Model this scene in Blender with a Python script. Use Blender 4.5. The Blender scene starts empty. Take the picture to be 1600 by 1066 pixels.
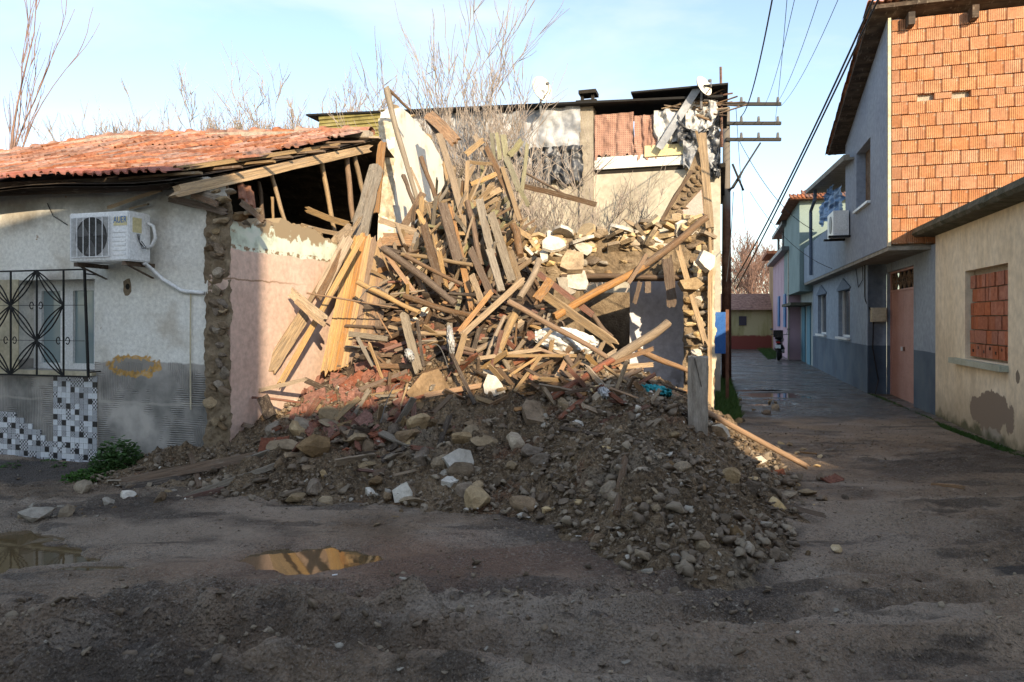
import bpy, bmesh, math, random
import numpy as np
from mathutils import Vector, Matrix, noise as mnoise
random.seed(7)
rad = math.radians
scn = bpy.context.scene
COL = scn.collection
# ------------------------------------------------------------------ camera, sky, sun, exposure
F, CX, HZ, EYE = 1100.0, 800.0, 500.0, 1.6
cam = bpy.data.cameras.new('camera')
cam.sensor_width = 36.0
cam.lens = 36.0 * F / 1600.0
cam.shift_y = -(533.0 - HZ) / 1600.0
cam.clip_start = 0.05
cam.clip_end = 3000
camo = bpy.data.objects.new('camera', cam)
camo.location = (0, 0, EYE)
camo.rotation_euler = (rad(90), 0, 0)
COL.objects.link(camo)
scn.camera = camo
SUN_EL = rad(18)
SH = (0.30, -0.954)                     # horizontal direction to the sun
sun = bpy.data.lights.new('sun', 'SUN')
sun.energy = 3.8
sun.angle = rad(0.5)
sun.color = (1.0, 0.80, 0.55)
suno = bpy.data.objects.new('sun', sun)
sd = Vector((SH[0] * math.cos(SUN_EL), SH[1] * math.cos(SUN_EL), math.sin(SUN_EL)))
suno.rotation_euler = sd.to_track_quat('Z', 'Y').to_euler()
suno.location = (3, -9, 12)
COL.objects.link(suno)
world = bpy.data.worlds.new('World')
scn.world = world
world.use_nodes = True
nt = world.node_tree
nt.nodes.clear()
wo = nt.nodes.new('ShaderNodeOutputWorld')
bg = nt.nodes.new('ShaderNodeBackground')
sky = nt.nodes.new('ShaderNodeTexSky')
sky.sky_type = 'NISHITA'
sky.sun_disc = False
sky.sun_elevation = SUN_EL
sky.sun_rotation = math.atan2(SH[0], SH[1])
sky.air_density = 1.0
sky.dust_density = 0.6
sky.ozone_density = 1.2
bg.inputs['Strength'].default_value = 0.14
tc = nt.nodes.new('ShaderNodeTexCoord')
mp = nt.nodes.new('ShaderNodeMapping')
mp.inputs['Scale'].default_value = (1.0, 1.0, 3.2)
mp.inputs['Location'].default_value = (0.35, 0.1, 0.2)
cn = nt.nodes.new('ShaderNodeTexNoise')
cn.inputs['Scale'].default_value = 1.9
cn.inputs['Detail'].default_value = 7
cn.inputs['Roughness'].default_value = 0.55
cn.inputs['Distortion'].default_value = 0.35
cr = nt.nodes.new('ShaderNodeValToRGB')
cr.color_ramp.elements[0].position = 0.42
cr.color_ramp.elements[0].color = (0.0, 0.0, 0.0, 1)
cr.color_ramp.elements[1].position = 0.70
cr.color_ramp.elements[1].color = (0.75, 0.75, 0.75, 1)
mx = nt.nodes.new('ShaderNodeMix'); mx.data_type = 'RGBA'
mx.inputs['B'].default_value = (3.7, 3.85, 4.0, 1)
sxyz = nt.nodes.new('ShaderNodeSeparateXYZ')
hr = nt.nodes.new('ShaderNodeMapRange')      # thin white veil towards the horizon
hr.inputs['From Min'].default_value = 0.0
hr.inputs['From Max'].default_value = 0.55
hr.inputs['To Min'].default_value = 0.30
hr.inputs['To Max'].default_value = 0.04
mxm = nt.nodes.new('ShaderNodeMath'); mxm.operation = 'MAXIMUM'
nt.links.new(tc.outputs['Generated'], mp.inputs['Vector'])
nt.links.new(mp.outputs[0], cn.inputs['Vector'])
nt.links.new(cn.outputs['Fac'], cr.inputs['Fac'])
nt.links.new(tc.outputs['Generated'], sxyz.inputs[0])
nt.links.new(sxyz.outputs['Z'], hr.inputs['Value'])
nt.links.new(hr.outputs[0], mxm.inputs[0])
nt.links.new(cr.outputs['Color'], mxm.inputs[1])
nt.links.new(mxm.outputs[0], mx.inputs['Factor'])
nt.links.new(sky.outputs[0], mx.inputs['A'])
nt.links.new(mx.outputs['Result'], bg.inputs['Color'])
nt.links.new(bg.outputs[0], wo.inputs['Surface'])
scn.view_settings.view_transform = 'Standard'
scn.view_settings.look = 'None'
scn.view_settings.gamma = 1
scn.view_settings.use_curve_mapping = False
scn.view_settings.exposure = 1.15
scn.cycles.max_bounces = 6
scn.cycles.diffuse_bounces = 3

# ------------------------------------------------------------------ coordinates
TH = rad(16.5)
UX, UY = math.cos(TH), -math.sin(TH)      # along the house fronts (right, towards camera)
VX, VY = math.sin(TH), math.cos(TH)       # along the lane (away)


def P(px, py, Y):
    return Vector(((px - CX) / F * Y, Y, EYE - (py - HZ) / F * Y))


class Frame:
    """street-aligned frame: a along fronts, b along the lane"""
    def __init__(s, ox, oy):
        s.ox, s.oy = ox, oy

    def w(s, a, b, z=0.0):
        return Vector((s.ox + a * UX + b * VX, s.oy + a * UY + b * VY, z))

    def front(s, px, py, b=0.0):
        k = (px - CX) / F
        x0, y0 = s.ox + b * VX, s.oy + b * VY
        a = (k * y0 - x0) / (UX - k * UY)
        Y = y0 + a * UY
        return (a, EYE - (py - HZ) / F * Y)

    def side(s, px, py, a=0.0):
        k = (px - CX) / F
        x0, y0 = s.ox + a * UX, s.oy + a * UY
        b = (k * y0 - x0) / (VX - k * VY)
        Y = y0 + b * VY
        return (b, EYE - (py - HZ) / F * Y)

    def loc(s, p):
        dx, dy = p[0] - s.ox, p[1] - s.oy
        return Vector((dx * UX + dy * UY, dx * VX + dy * VY, p[2]))


# ------------------------------------------------------------------ numpy noise
def _h(ix, iy, seed):
    n = (ix.astype(np.int64) * 374761393 + iy.astype(np.int64) * 668265263 + seed * 974711) & 0x7fffffff
    n = ((n ^ (n >> 13)) * 1274126177) & 0x7fffffff
    n = n ^ (n >> 16)
    return (n & 0xffff) / 65535.0


def vnoise(x, y, seed=0):
    ix, iy = np.floor(x), np.floor(y)
    fx, fy = x - ix, y - iy
    fx = fx * fx * (3 - 2 * fx); fy = fy * fy * (3 - 2 * fy)
    a = _h(ix, iy, seed); b = _h(ix + 1, iy, seed)
    c = _h(ix, iy + 1, seed); d = _h(ix + 1, iy + 1, seed)
    return (a * (1 - fx) + b * fx) * (1 - fy) + (c * (1 - fx) + d * fx) * fy


def fbm(x, y, sc, octv=4, seed=0, gain=0.5):
    x = np.asarray(x, float); y = np.asarray(y, float)
    r = 0; amp = 1; tot = 0
    for i in range(octv):
        r = r + amp * vnoise(x * sc, y * sc, seed + i * 7)
        tot += amp; amp *= gain; sc *= 2.03
    return r / tot - 0.5


# ------------------------------------------------------------------ materials
def lk(nt, a, b):
    nt.links.new(a, b)


def mat(name, cols, scale=4, stretch=(1, 1, 1), rough=0.85, bump=0.3, bscale=40, bdist=0.01,
        rnd=0.0, detail=6, metal=0.0, rough2=None, spec=0.35, contrast=(0.3, 0.7), vary=None):
    m = bpy.data.materials.new(name)
    m.use_nodes = True
    t = m.node_tree
    b = t.nodes['Principled BSDF']
    b.inputs['Specular IOR Level'].default_value = spec
    b.inputs['Metallic'].default_value = metal
    b.inputs['Roughness'].default_value = rough
    tcn = t.nodes.new('ShaderNodeTexCoord')
    mpn = t.nodes.new('ShaderNodeMapping')
    mpn.inputs['Scale'].default_value = stretch
    lk(t, tcn.outputs['Object'], mpn.inputs['Vector'])
    vec = mpn.outputs[0]
    oi = t.nodes.new('ShaderNodeObjectInfo')
    if rnd:
        ad = t.nodes.new('ShaderNodeVectorMath'); ad.operation = 'ADD'
        ml = t.nodes.new('ShaderNodeMath'); ml.operation = 'MULTIPLY'; ml.inputs[1].default_value = 57.0
        lk(t, oi.outputs['Random'], ml.inputs[0])
        lk(t, vec, ad.inputs[0]); lk(t, ml.outputs[0], ad.inputs[1])
        vec = ad.outputs[0]
    n = t.nodes.new('ShaderNodeTexNoise')
    n.inputs['Scale'].default_value = scale; n.inputs['Detail'].default_value = detail
    n.inputs['Roughness'].default_value = 0.62
    lk(t, vec, n.inputs['Vector'])
    r = t.nodes.new('ShaderNodeValToRGB')
    e = r.color_ramp.elements
    k = len(cols)
    e[0].position = contrast[0]; e[0].color = (*cols[0], 1)
    e[1].position = contrast[1]; e[1].color = (*cols[-1], 1)
    for i in range(1, k - 1):
        q = e.new(contrast[0] + (contrast[1] - contrast[0]) * i / (k - 1)); q.color = (*cols[i], 1)
    lk(t, n.outputs['Fac'], r.inputs['Fac'])
    col = r.outputs['Color']
    if rnd:
        hs = t.nodes.new('ShaderNodeHueSaturation')
        mr = t.nodes.new('ShaderNodeMapRange')
        mr.inputs['To Min'].default_value = 1 - rnd; mr.inputs['To Max'].default_value = 1 + rnd
        lk(t, oi.outputs['Random'], mr.inputs['Value']); lk(t, mr.outputs[0], hs.inputs['Value'])
        m2 = t.nodes.new('ShaderNodeMath'); m2.operation = 'FRACT'
        m3 = t.nodes.new('ShaderNodeMath'); m3.operation = 'MULTIPLY'; m3.inputs[1].default_value = 13.7
        lk(t, oi.outputs['Random'], m3.inputs[0]); lk(t, m3.outputs[0], m2.inputs[0])
        mr2 = t.nodes.new('ShaderNodeMapRange')
        mr2.inputs['To Min'].default_value = 1 - rnd * 1.2; mr2.inputs['To Max'].default_value = 1 + rnd * 0.5
        lk(t, m2.outputs[0], mr2.inputs['Value']); lk(t, mr2.outputs[0], hs.inputs['Saturation'])
        lk(t, col, hs.inputs['Color'])
        col = hs.outputs[0]
    n2 = t.nodes.new('ShaderNodeTexNoise')
    n2.inputs['Scale'].default_value = bscale; n2.inputs['Detail'].default_value = 8
    n2.inputs['Roughness'].default_value = 0.65
    lk(t, vec, n2.inputs['Vector'])
    # fine value grain
    mg = t.nodes.new('ShaderNodeMix'); mg.data_type = 'RGBA'; mg.blend_type = 'MULTIPLY'
    mg.inputs['Factor'].default_value = 0.55
    gr = t.nodes.new('ShaderNodeMapRange')
    gr.inputs['From Min'].default_value = 0.3; gr.inputs['From Max'].default_value = 0.7
    gr.inputs['To Min'].default_value = 0.55; gr.inputs['To Max'].default_value = 1.25
    lk(t, n2.outputs['Fac'], gr.inputs['Value'])
    lk(t, col, mg.inputs['A']); lk(t, gr.outputs[0], mg.inputs['B'])
    col = mg.outputs['Result']
    bp = t.nodes.new('ShaderNodeBump')
    bp.inputs['Strength'].default_value = bump; bp.inputs['Distance'].default_value = bdist
    ah = t.nodes.new('ShaderNodeMath'); ah.operation = 'ADD'
    lk(t, n.outputs['Fac'], ah.inputs[0]); lk(t, n2.outputs['Fac'], ah.inputs[1])
    lk(t, ah.outputs[0], bp.inputs['Height'])
    lk(t, bp.outputs[0], b.inputs['Normal'])
    if rough2 is not None:
        mr3 = t.nodes.new('ShaderNodeMapRange')
        mr3.inputs['From Min'].default_value = 0.35; mr3.inputs['From Max'].default_value = 0.65
        mr3.inputs['To Min'].default_value = rough2; mr3.inputs['To Max'].default_value = rough
        lk(t, n.outputs['Fac'], mr3.inputs['Value']); lk(t, mr3.outputs[0], b.inputs['Roughness'])
    lk(t, col, b.inputs['Base Color'])
    m['_n'] = 1
    return m


class MN:
    """add masked layers to a mat() material"""
    def __init__(s, m):
        s.t = m.node_tree
        s.b = s.t.nodes['Principled BSDF']
        s.tc = s.t.nodes.new('ShaderNodeTexCoord')
        s.sep = s.t.nodes.new('ShaderNodeSeparateXYZ')
        lk(s.t, s.tc.outputs['Object'], s.sep.inputs[0])
        s.X, s.Y, s.Z = s.sep.outputs

    def math(s, op, a, b=None, c=None):
        n = s.t.nodes.new('ShaderNodeMath'); n.operation = op
        for i, v in enumerate((a, b, c)):
            if v is None: continue
            if isinstance(v, (int, float)): n.inputs[i].default_value = v
            else: lk(s.t, v, n.inputs[i])
        return n.outputs[0]

    def noise(s, scale, detail=4, stretch=(1, 1, 1), off=0.0, rough=0.55):
        mpn = s.t.nodes.new('ShaderNodeMapping'); mpn.inputs['Scale'].default_value = stretch
        mpn.inputs['Location'].default_value = (off, off * 1.7, off * .6)
        lk(s.t, s.tc.outputs['Object'], mpn.inputs['Vector'])
        n = s.t.nodes.new('ShaderNodeTexNoise'); n.inputs['Scale'].default_value = scale
        n.inputs['Detail'].default_value = detail; n.inputs['Roughness'].default_value = rough
        lk(s.t, mpn.outputs[0], n.inputs['Vector'])
        return n.outputs['Fac']

    def voronoi(s, scale, stretch=(1, 1, 1), feature='DISTANCE_TO_EDGE'):
        mpn = s.t.nodes.new('ShaderNodeMapping'); mpn.inputs['Scale'].default_value = stretch
        lk(s.t, s.tc.outputs['Object'], mpn.inputs['Vector'])
        n = s.t.nodes.new('ShaderNodeTexVoronoi'); n.feature = feature
        n.inputs['Scale'].default_value = scale
        lk(s.t, mpn.outputs[0], n.inputs['Vector'])
        return n.outputs['Distance']

    def step(s, v, lo, hi):
        n = s.t.nodes.new('ShaderNodeMapRange')
        n.inputs['From Min'].default_value = lo; n.inputs['From Max'].default_value = hi
        lk(s.t, v, n.inputs['Value'])
        return n.outputs[0]

    def rng(s, v, a, b, c, d):
        n = s.t.nodes.new('ShaderNodeMapRange')
        for nm, x in (('From Min', a), ('From Max', b), ('To Min', c), ('To Max', d)): n.inputs[nm].default_value = x
        lk(s.t, v, n.inputs['Value'])
        return n.outputs[0]

    def ell(s, ax, ay, cx, cy, rx, ry, nz=None, amt=0.8, soft=0.15):
        """ellipse mask with noisy edge"""
        dx = s.math('DIVIDE', s.math('SUBTRACT', ax, cx), rx)
        dy = s.math('DIVIDE', s.math('SUBTRACT', ay, cy), ry)
        d = s.math('SQRT', s.math('ADD', s.math('MULTIPLY', dx, dx), s.math('MULTIPLY', dy, dy)))
        if nz is not None:
            d = s.math('ADD', d, s.math('MULTIPLY', s.math('SUBTRACT', nz, 0.5), amt * 2))
        return s.step(d, 1 + soft / 2, 1 - soft / 2)

    def cur(s):
        return s.b.inputs['Base Color'].links[0].from_socket

    def over(s, mask, color, mode='MIX'):
        n = s.t.nodes.new('ShaderNodeMix'); n.data_type = 'RGBA'; n.blend_type = mode
        lk(s.t, mask, n.inputs['Factor']); lk(s.t, s.cur(), n.inputs['A'])
        if isinstance(color, tuple): n.inputs['B'].default_value = (*color, 1)
        else: lk(s.t, color, n.inputs['B'])
        lk(s.t, n.outputs['Result'], s.b.inputs['Base Color'])

    def ramp(s, v, cols, lo=.3, hi=.7):
        r = s.t.nodes.new('ShaderNodeValToRGB'); e = r.color_ramp.elements
        e[0].position = lo; e[0].color = (*cols[0], 1); e[1].position = hi; e[1].color = (*cols[-1], 1)
        for i in range(1, len(cols) - 1):
            q = e.new(lo + (hi - lo) * i / (len(cols) - 1)); q.color = (*cols[i], 1)
        lk(s.t, v, r.inputs['Fac'])
        return r.outputs['Color']

    def bump(s, h, strength=.5, dist=.01):
        n = s.t.nodes.new('ShaderNodeBump'); n.inputs['Strength'].default_value = strength
        n.inputs['Distance'].default_value = dist
        lk(s.t, h, n.inputs['Height'])
        lk(s.t, s.b.inputs['Normal'].links[0].from_socket, n.inputs['Normal'])
        lk(s.t, n.outputs[0], s.b.inputs['Normal'])


W = {}
GR = dict(scale=2.2, stretch=(1.2, 5, 5), bscale=7, bump=.45, bdist=.006, rnd=.28, rough=.8)
W['tan'] = mat('wood_tan', [(.20, .135, .075), (.34, .24, .135), (.44, .32, .185)], **GR)
W['yellow'] = mat('wood_yellow', [(.25, .155, .07), (.40, .26, .12), (.50, .35, .18)], **GR)
W['orange'] = mat('wood_orange', [(.17, .085, .035), (.32, .17, .07), (.40, .245, .115)], **GR)
W['brown'] = mat('wood_brown', [(.06, .035, .02), (.15, .09, .05), (.22, .14, .08)], **GR)
W['dark'] = mat('wood_dark', [(.02, .014, .01), (.05, .034, .024), (.09, .06, .04)], **GR)
W['grey'] = mat('wood_grey', [(.13, .11, .085), (.24, .205, .155), (.32, .28, .22)], **GR)
W['red'] = mat('wood_red', [(.09, .03, .018), (.20, .065, .035), (.26, .11, .06)], **GR)
W['green'] = mat('wood_green', [(.14, .13, .07), (.24, .23, .125), (.31, .29, .17)], **GR)
for _k, _m in W.items():
    q = MN(_m)
    q.over(q.math('MULTIPLY', q.step(q.noise(3.0, 5, (1.0, 1.6, 1.6), off=3), .46, .64), .55), (.17, .135, .10))
    q.over(q.math('MULTIPLY', q.step(q.noise(3.0, 6, (.5, 16, 16), off=8), .57, .63), .75), (.03, .02, .013))
    q.over(q.math('MULTIPLY', q.step(q.noise(7.0, 5, (3, 1, 1), off=18), .60, .66), .45), (.28, .24, .19))
M = {}
M['mud'] = mat('mudbrick', [(.13, .095, .06), (.22, .165, .105), (.30, .235, .155)], scale=6, bscale=30, bump=.8, bdist=.03)
M['stone'] = mat('stone_tan', [(.20, .14, .08), (.32, .237, .14), (.43, .33, .205)], scale=2.0, bscale=11, bump=.6, bdist=.04, rnd=.3)
M['clod'] = mat('earth_clod', [(.125, .081, .042), (.215, .146, .082), (.30, .213, .127)], scale=2.0, bscale=11, bump=.7, bdist=.05, rnd=.3)
M['plaster_chip'] = mat('plaster_chip', [(.42, .37, .30), (.62, .57, .48), (.72, .68, .60)], scale=1.6, bscale=9, bump=.4, bdist=.03, rnd=.16)
M['chip_yellow'] = mat('chip_yellow', [(.36, .26, .13), (.52, .38, .20), (.60, .47, .28)], scale=1.6, bscale=9, bump=.4, bdist=.03, rnd=.16)
M['terracotta'] = mat('terracotta', [(.10, .04, .027), (.21, .08, .048), (.29, .13, .085)], scale=5, bscale=28, bump=.4, bdist=.01, rnd=.2)
M['tile_roof'] = mat('roof_terracotta', [(.10, .06, .045), (.30, .125, .075), (.43, .225, .14)], scale=6, bscale=25, bump=.4, bdist=.01, rnd=.32, contrast=(.28, .66))
M['rooftile_shade'] = mat('roof_shade_pink', [(.28, .09, .065), (.36, .13, .09), (.42, .18, .14)], scale=5, bscale=25, bump=.3, rnd=.15)  # eave row only: its shade is put into this pinker tile colour
M['brick'] = mat('hollow_brick', [(.36, .155, .07), (.46, .205, .095), (.52, .265, .14)], scale=3, bscale=25, bump=.25, rnd=.08)
_b = MN(M['brick'])
_w = _b.math('SINE', _b.math('MULTIPLY', _b.X, 2 * math.pi / 0.0285))
_b.bump(_w, .8, .006)
_b.over(_b.rng(_w, -1, -.3, .45, 0), (.28, .11, .05))
_b.over(_b.math('MULTIPLY', _b.step(_b.noise(9, 5, off=3), .60, .68), .6), (.45, .36, .27))
M['brick_red'] = mat('infill_brick', [(.26, .075, .035), (.38, .12, .055), (.44, .17, .09)], scale=3, bscale=25, bump=.25, rnd=.12)
M['mortar'] = mat('mortar', [(.25, .22, .18), (.36, .32, .26), (.45, .40, .33)], scale=7, bscale=40, bump=.6, bdist=.02)
M['concrete'] = mat('concrete', [(.17, .15, .12), (.28, .25, .20), (.36, .33, .27)], scale=4, bscale=35, bump=.5, bdist=.015, rnd=.1)
M['moss_edge'] = mat('mossy_concrete', [(.035, .04, .02), (.09, .085, .055), (.16, .14, .10)], scale=6, bscale=30, bump=.8, bdist=.03)
M['black_iron'] = mat('black_iron', [(.010, .010, .010), (.014, .014, .014), (.02, .019, .018)], scale=9, rough=.6, bump=.2, spec=.2)
M['white_pvc'] = mat('white_pvc', [(.68, .69, .68), (.74, .75, .74), (.78, .78, .77)], scale=3, rough=.4, bump=.03)
M['white_metal'] = mat('white_metal', [(.66, .67, .67), (.74, .75, .75), (.79, .79, .78)], scale=2.5, rough=.42, bump=.03)
M['grey_plastic'] = mat('grey_plastic', [(.10, .10, .10), (.14, .14, .14), (.18, .18, .18)], rough=.5, bump=.05)
M['dark'] = mat('dark_void', [(.012, .010, .008), (.02, .017, .013), (.03, .025, .02)], rough=.95)  # near black, paints the shade of openings and rooms, also the chimney cap
M['wire'] = mat('wire', [(.012, .012, .013), (.018, .018, .02), (.02, .02, .02)], rough=.6)
M['bark'] = mat('bark', [(.22, .165, .14), (.38, .30, .26), (.50, .42, .37)], scale=4, rough=.85)
M['bark2'] = mat('bark_warm', [(.20, .11, .07), (.34, .20, .13), (.40, .26, .18)], scale=4, rough=.85)
M['twig'] = mat('twig', [(.22, .185, .155), (.34, .29, .25), (.42, .37, .32)], scale=4)
M['twig2'] = mat('twig_dark', [(.16, .10, .08), (.24, .15, .12), (.3, .2, .16)], scale=4)
M['leaf'] = mat('leaf', [(.03, .075, .012), (.05, .12, .02), (.09, .17, .04)], scale=30, rnd=.1, rough=.6)
M['grass'] = mat('grass', [(.03, .07, .012), (.05, .11, .02), (.08, .14, .03)], scale=8, rough=.7)


def glass(name, col, rough=.08):
    m = bpy.data.materials.new(name); m.use_nodes = True
    b = m.node_tree.nodes['Principled BSDF']
    b.inputs['Base Color'].default_value = (*col, 1); b.inputs['Roughness'].default_value = rough
    b.inputs['Specular IOR Level'].default_value = .8
    return m


# ------------------------------------------------------------------ object helpers
def tag(o, label=None, cat=None, group=None, kind=None):
    if label: o['label'] = label
    if cat: o['category'] = cat
    if group: o['group'] = group
    if kind: o['kind'] = kind
    return o


def thing(name, label, cat, loc=(0, 0, 0), rot=0.0, group=None):
    o = bpy.data.objects.new(name, None)
    o.empty_display_size = .1
    COL.objects.link(o)
    o.location = loc; o.rotation_euler = (0, 0, rot)
    return tag(o, label, cat, group)


def mesh(name, verts, faces, m=None, smooth=False):
    me = bpy.data.meshes.new(name)
    me.from_pydata([tuple(v) for v in verts], [], faces)
    if m is not None:
        for mm in (m if isinstance(m, (list, tuple)) else [m]): me.materials.append(mm)
    if smooth:
        me.polygons.foreach_set('use_smooth', [True] * len(me.polygons))
    me.update()
    return me


def add(name, me, parent=None, loc=(0, 0, 0), rot=(0, 0, 0), scale=(1, 1, 1)):
    o = bpy.data.objects.new(name, me)
    COL.objects.link(o)
    if parent is not None: o.parent = parent
    o.location = loc; o.rotation_euler = rot; o.scale = scale
    return o


class MB:
    """collects shapes into one mesh"""
    def __init__(s):
        s.v = []; s.f = []; s.mi = []

    def poly(s, pts, mi=0):
        n = len(s.v); s.v += [Vector(p) for p in pts]; s.f.append(list(range(n, n + len(pts)))); s.mi.append(mi)

    def box(s, a0, a1, b0, b1, z0, z1, mi=0):
        n = len(s.v)
        s.v += [Vector(p) for p in ((a0, b0, z0), (a1, b0, z0), (a1, b1, z0), (a0, b1, z0),
                                    (a0, b0, z1), (a1, b0, z1), (a1, b1, z1), (a0, b1, z1))]
        for q in ((0, 3, 2, 1), (4, 5, 6, 7), (0, 1, 5, 4), (1, 2, 6, 5), (2, 3, 7, 6), (3, 0, 4, 7)):
            s.f.append([n + i for i in q]); s.mi.append(mi)

    def bar(s, p, q, w, t, up=(0, 0, 1), mi=0):
        p, q = Vector(p), Vector(q); d = (q - p).normalized()
        up = Vector(up)
        if abs(d.dot(up)) > .98: up = Vector((1, 0, 0))
        x = d.cross(up).normalized() * w / 2; y = x.normalized().cross(d).normalized() * t / 2
        n = len(s.v)
        for e in (p, q):
            s.v += [e - x - y, e + x - y, e + x + y, e - x + y]
        for k in ((0, 1, 2, 3), (7, 6, 5, 4), (0, 4, 5, 1), (1, 5, 6, 2), (2, 6, 7, 3), (3, 7, 4, 0)):
            s.f.append([n + i for i in k]); s.mi.append(mi)

    def tube(s, pts, r, sides=6, mi=0, cap=True):
        pts = [Vector(p) for p in pts]
        rr = r if isinstance(r, (list, tuple)) else [r] * len(pts)
        n0 = len(s.v)
        prevx = None
        for i, p in enumerate(pts):
            d = (pts[min(i + 1, len(pts) - 1)] - pts[max(i - 1, 0)])
            d = d.normalized() if d.length > 1e-9 else Vector((0, 0, 1))
            if prevx is None:
                u = Vector((0, 0, 1)) if abs(d.z) < .9 else Vector((1, 0, 0))
                x = d.cross(u).normalized()
            else:
                x = (prevx - d * prevx.dot(d)).normalized()
            prevx = x; y = d.cross(x)
            for k in range(sides):
                an = 2 * math.pi * k / sides
                s.v.append(p + (x * math.cos(an) + y * math.sin(an)) * rr[i])
        for i in range(len(pts) - 1):
            for k in range(sides):
                a = n0 + i * sides + k; b = n0 + i * sides + (k + 1) % sides
                s.f.append([a, b, b + sides, a + sides]); s.mi.append(mi)
        if cap:
            s.f.append([n0 + k for k in range(sides)][::-1]); s.mi.append(mi)
            m0 = n0 + (len(pts) - 1) * sides
            s.f.append([m0 + k for k in range(sides)]); s.mi.append(mi)

    def prism(s, poly, fn, off, mi=0):
        """poly in 2D, fn maps 2D->3D, off = extrusion vector"""
        n = len(s.v); k = len(poly)
        A = [Vector(fn(*p)) for p in poly]; off = Vector(off)
        s.v += A + [p + off for p in A]
        s.f.append([n + i for i in range(k)]); s.mi.append(mi)
        s.f.append([n + k + i for i in range(k)][::-1]); s.mi.append(mi)
        for i in range(k):
            j = (i + 1) % k
            s.f.append([n + i, n + k + i, n + k + j, n + j]); s.mi.append(mi)

    def me(s, name, m, smooth=False, fixn=True):
        me = mesh(name, s.v, s.f, m, smooth)
        if isinstance(m, (list, tuple)) and len(m) > 1:
            me.polygons.foreach_set('material_index', s.mi)
        if fixn:
            bm = bmesh.new(); bm.from_mesh(me)
            bmesh.ops.recalc_face_normals(bm, faces=bm.faces)
            bm.to_mesh(me); bm.free()
        return me

    def build(s, name, m, parent=None, smooth=False, fixn=True, **k):
        return add(name, s.me(name, m, smooth, fixn), parent, **k)


def catenary(p, q, sag, n=14):
    p, q = Vector(p), Vector(q)
    return [p.lerp(q, i / n) - Vector((0, 0, sag * 4 * (i / n) * (1 - i / n))) for i in range(n + 1)]


def wall_holes(a0, a1, z0, z1, holes, plane, fixed, thick, mi=0):
    """wall face with rectangular openings. plane 'a': face lies in a-z at b=fixed; 'b': face in b-z at a=fixed. thick = signed depth"""
    xs = sorted({a0, a1, *[h[0] for h in holes], *[h[1] for h in holes]})
    zs = sorted({z0, z1, *[h[2] for h in holes], *[h[3] for h in holes]})
    mb = MB()
    f = (lambda x, z, d: (x, fixed + d, z)) if plane == 'a' else (lambda x, z, d: (fixed + d, x, z))
    def solid(i, j):
        if i < 0 or j < 0 or i >= len(xs) - 1 or j >= len(zs) - 1: return False
        cx, cz = (xs[i] + xs[i + 1]) / 2, (zs[j] + zs[j + 1]) / 2
        return not any(h[0] < cx < h[1] and h[2] < cz < h[3] for h in holes)
    for i in range(len(xs) - 1):
        for j in range(len(zs) - 1):
            if not solid(i, j): continue
            x0, x1, y0, y1 = xs[i], xs[i + 1], zs[j], zs[j + 1]
            for d in (0, thick):
                mb.poly([f(x0, y0, d), f(x1, y0, d), f(x1, y1, d), f(x0, y1, d)])
            for (di, dj, e) in ((-1, 0, ((x0, y0), (x0, y1))), (1, 0, ((x1, y0), (x1, y1))), (0, -1, ((x0, y0), (x1, y0))), (0, 1, ((x0, y1), (x1, y1)))):
                if not solid(i + di, j + dj):
                    (p, q), (r, t) = e
                    mb.poly([f(p, q, 0), f(r, t, 0), f(r, t, thick), f(p, q, thick)])
    return mb


def finish_wall(mb, name, m, parent):
    me = mesh(name, mb.v, mb.f, m)
    bm = bmesh.new(); bm.from_mesh(me)
    bmesh.ops.remove_doubles(bm, verts=bm.verts, dist=1e-4)
    bmesh.ops.recalc_face_normals(bm, faces=bm.faces)
    bm.to_mesh(me); bm.free()
    return add(name, me, parent)


# ------------------------------------------------------------------ shared rock / timber meshes
def rock_mesh(name, seed, m, sub=2, flat=1.0, rough=.45, cut=True, k0=.20, k1=.38):
    bm = bmesh.new()
    bmesh.ops.create_icosphere(bm, subdivisions=sub, radius=.5)
    rs = random.Random(seed)
    off = Vector((rs.random() * 50, rs.random() * 50, rs.random() * 50))
    planes = []
    for _ in range(10 if cut else 0):
        d = Vector((rs.gauss(0, 1), rs.gauss(0, 1), rs.gauss(0, 1))).normalized()
        planes.append((d, rs.uniform(k0, k1)))
    for v in bm.verts:
        c = v.co.copy()
        for d, k in planes:
            e = c.dot(d) - k
            if e > 0: c -= d * e
        c *= 1 + rough * .5 * mnoise.noise(c * 2.3 + off) + rough * .28 * mnoise.noise(c * 6 + off)
        v.co = Vector((c.x, c.y, c.z * flat))
    me = bpy.data.meshes.new(name); bm.to_mesh(me); bm.free()
    me.materials.append(m)
    return me


ROCK = {}
for mk in ('stone', 'clod', 'plaster_chip', 'chip_yellow', 'concrete', 'mortar'):
    ROCK[mk] = [rock_mesh('rock_' + mk, hash_ * 13 + len(mk), M[mk], flat=(.62 if hash_ % 2 else .85)) for hash_ in range(6)]


def slab_mesh(name, seed, m):
    rs = random.Random(seed)
    n = rs.randint(5, 8)
    pts = []
    for i in range(n):
        an = 2 * math.pi * (i + rs.uniform(-.3, .3)) / n
        r = rs.uniform(.36, .56); pts.append((math.cos(an) * r, math.sin(an) * r))
    mb = MB(); mb.prism(pts, lambda x, y: (x, y, -.5 + rs.uniform(-.1, .1)), (0, 0, 1))
    return mb.me(name, m)


CHIP = {k: [slab_mesh('chip_' + k, i * 5 + 1, M[k]) for i in range(8)] for k in ('plaster_chip', 'chip_yellow', 'terracotta', 'concrete', 'stone', 'clod')}


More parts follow.
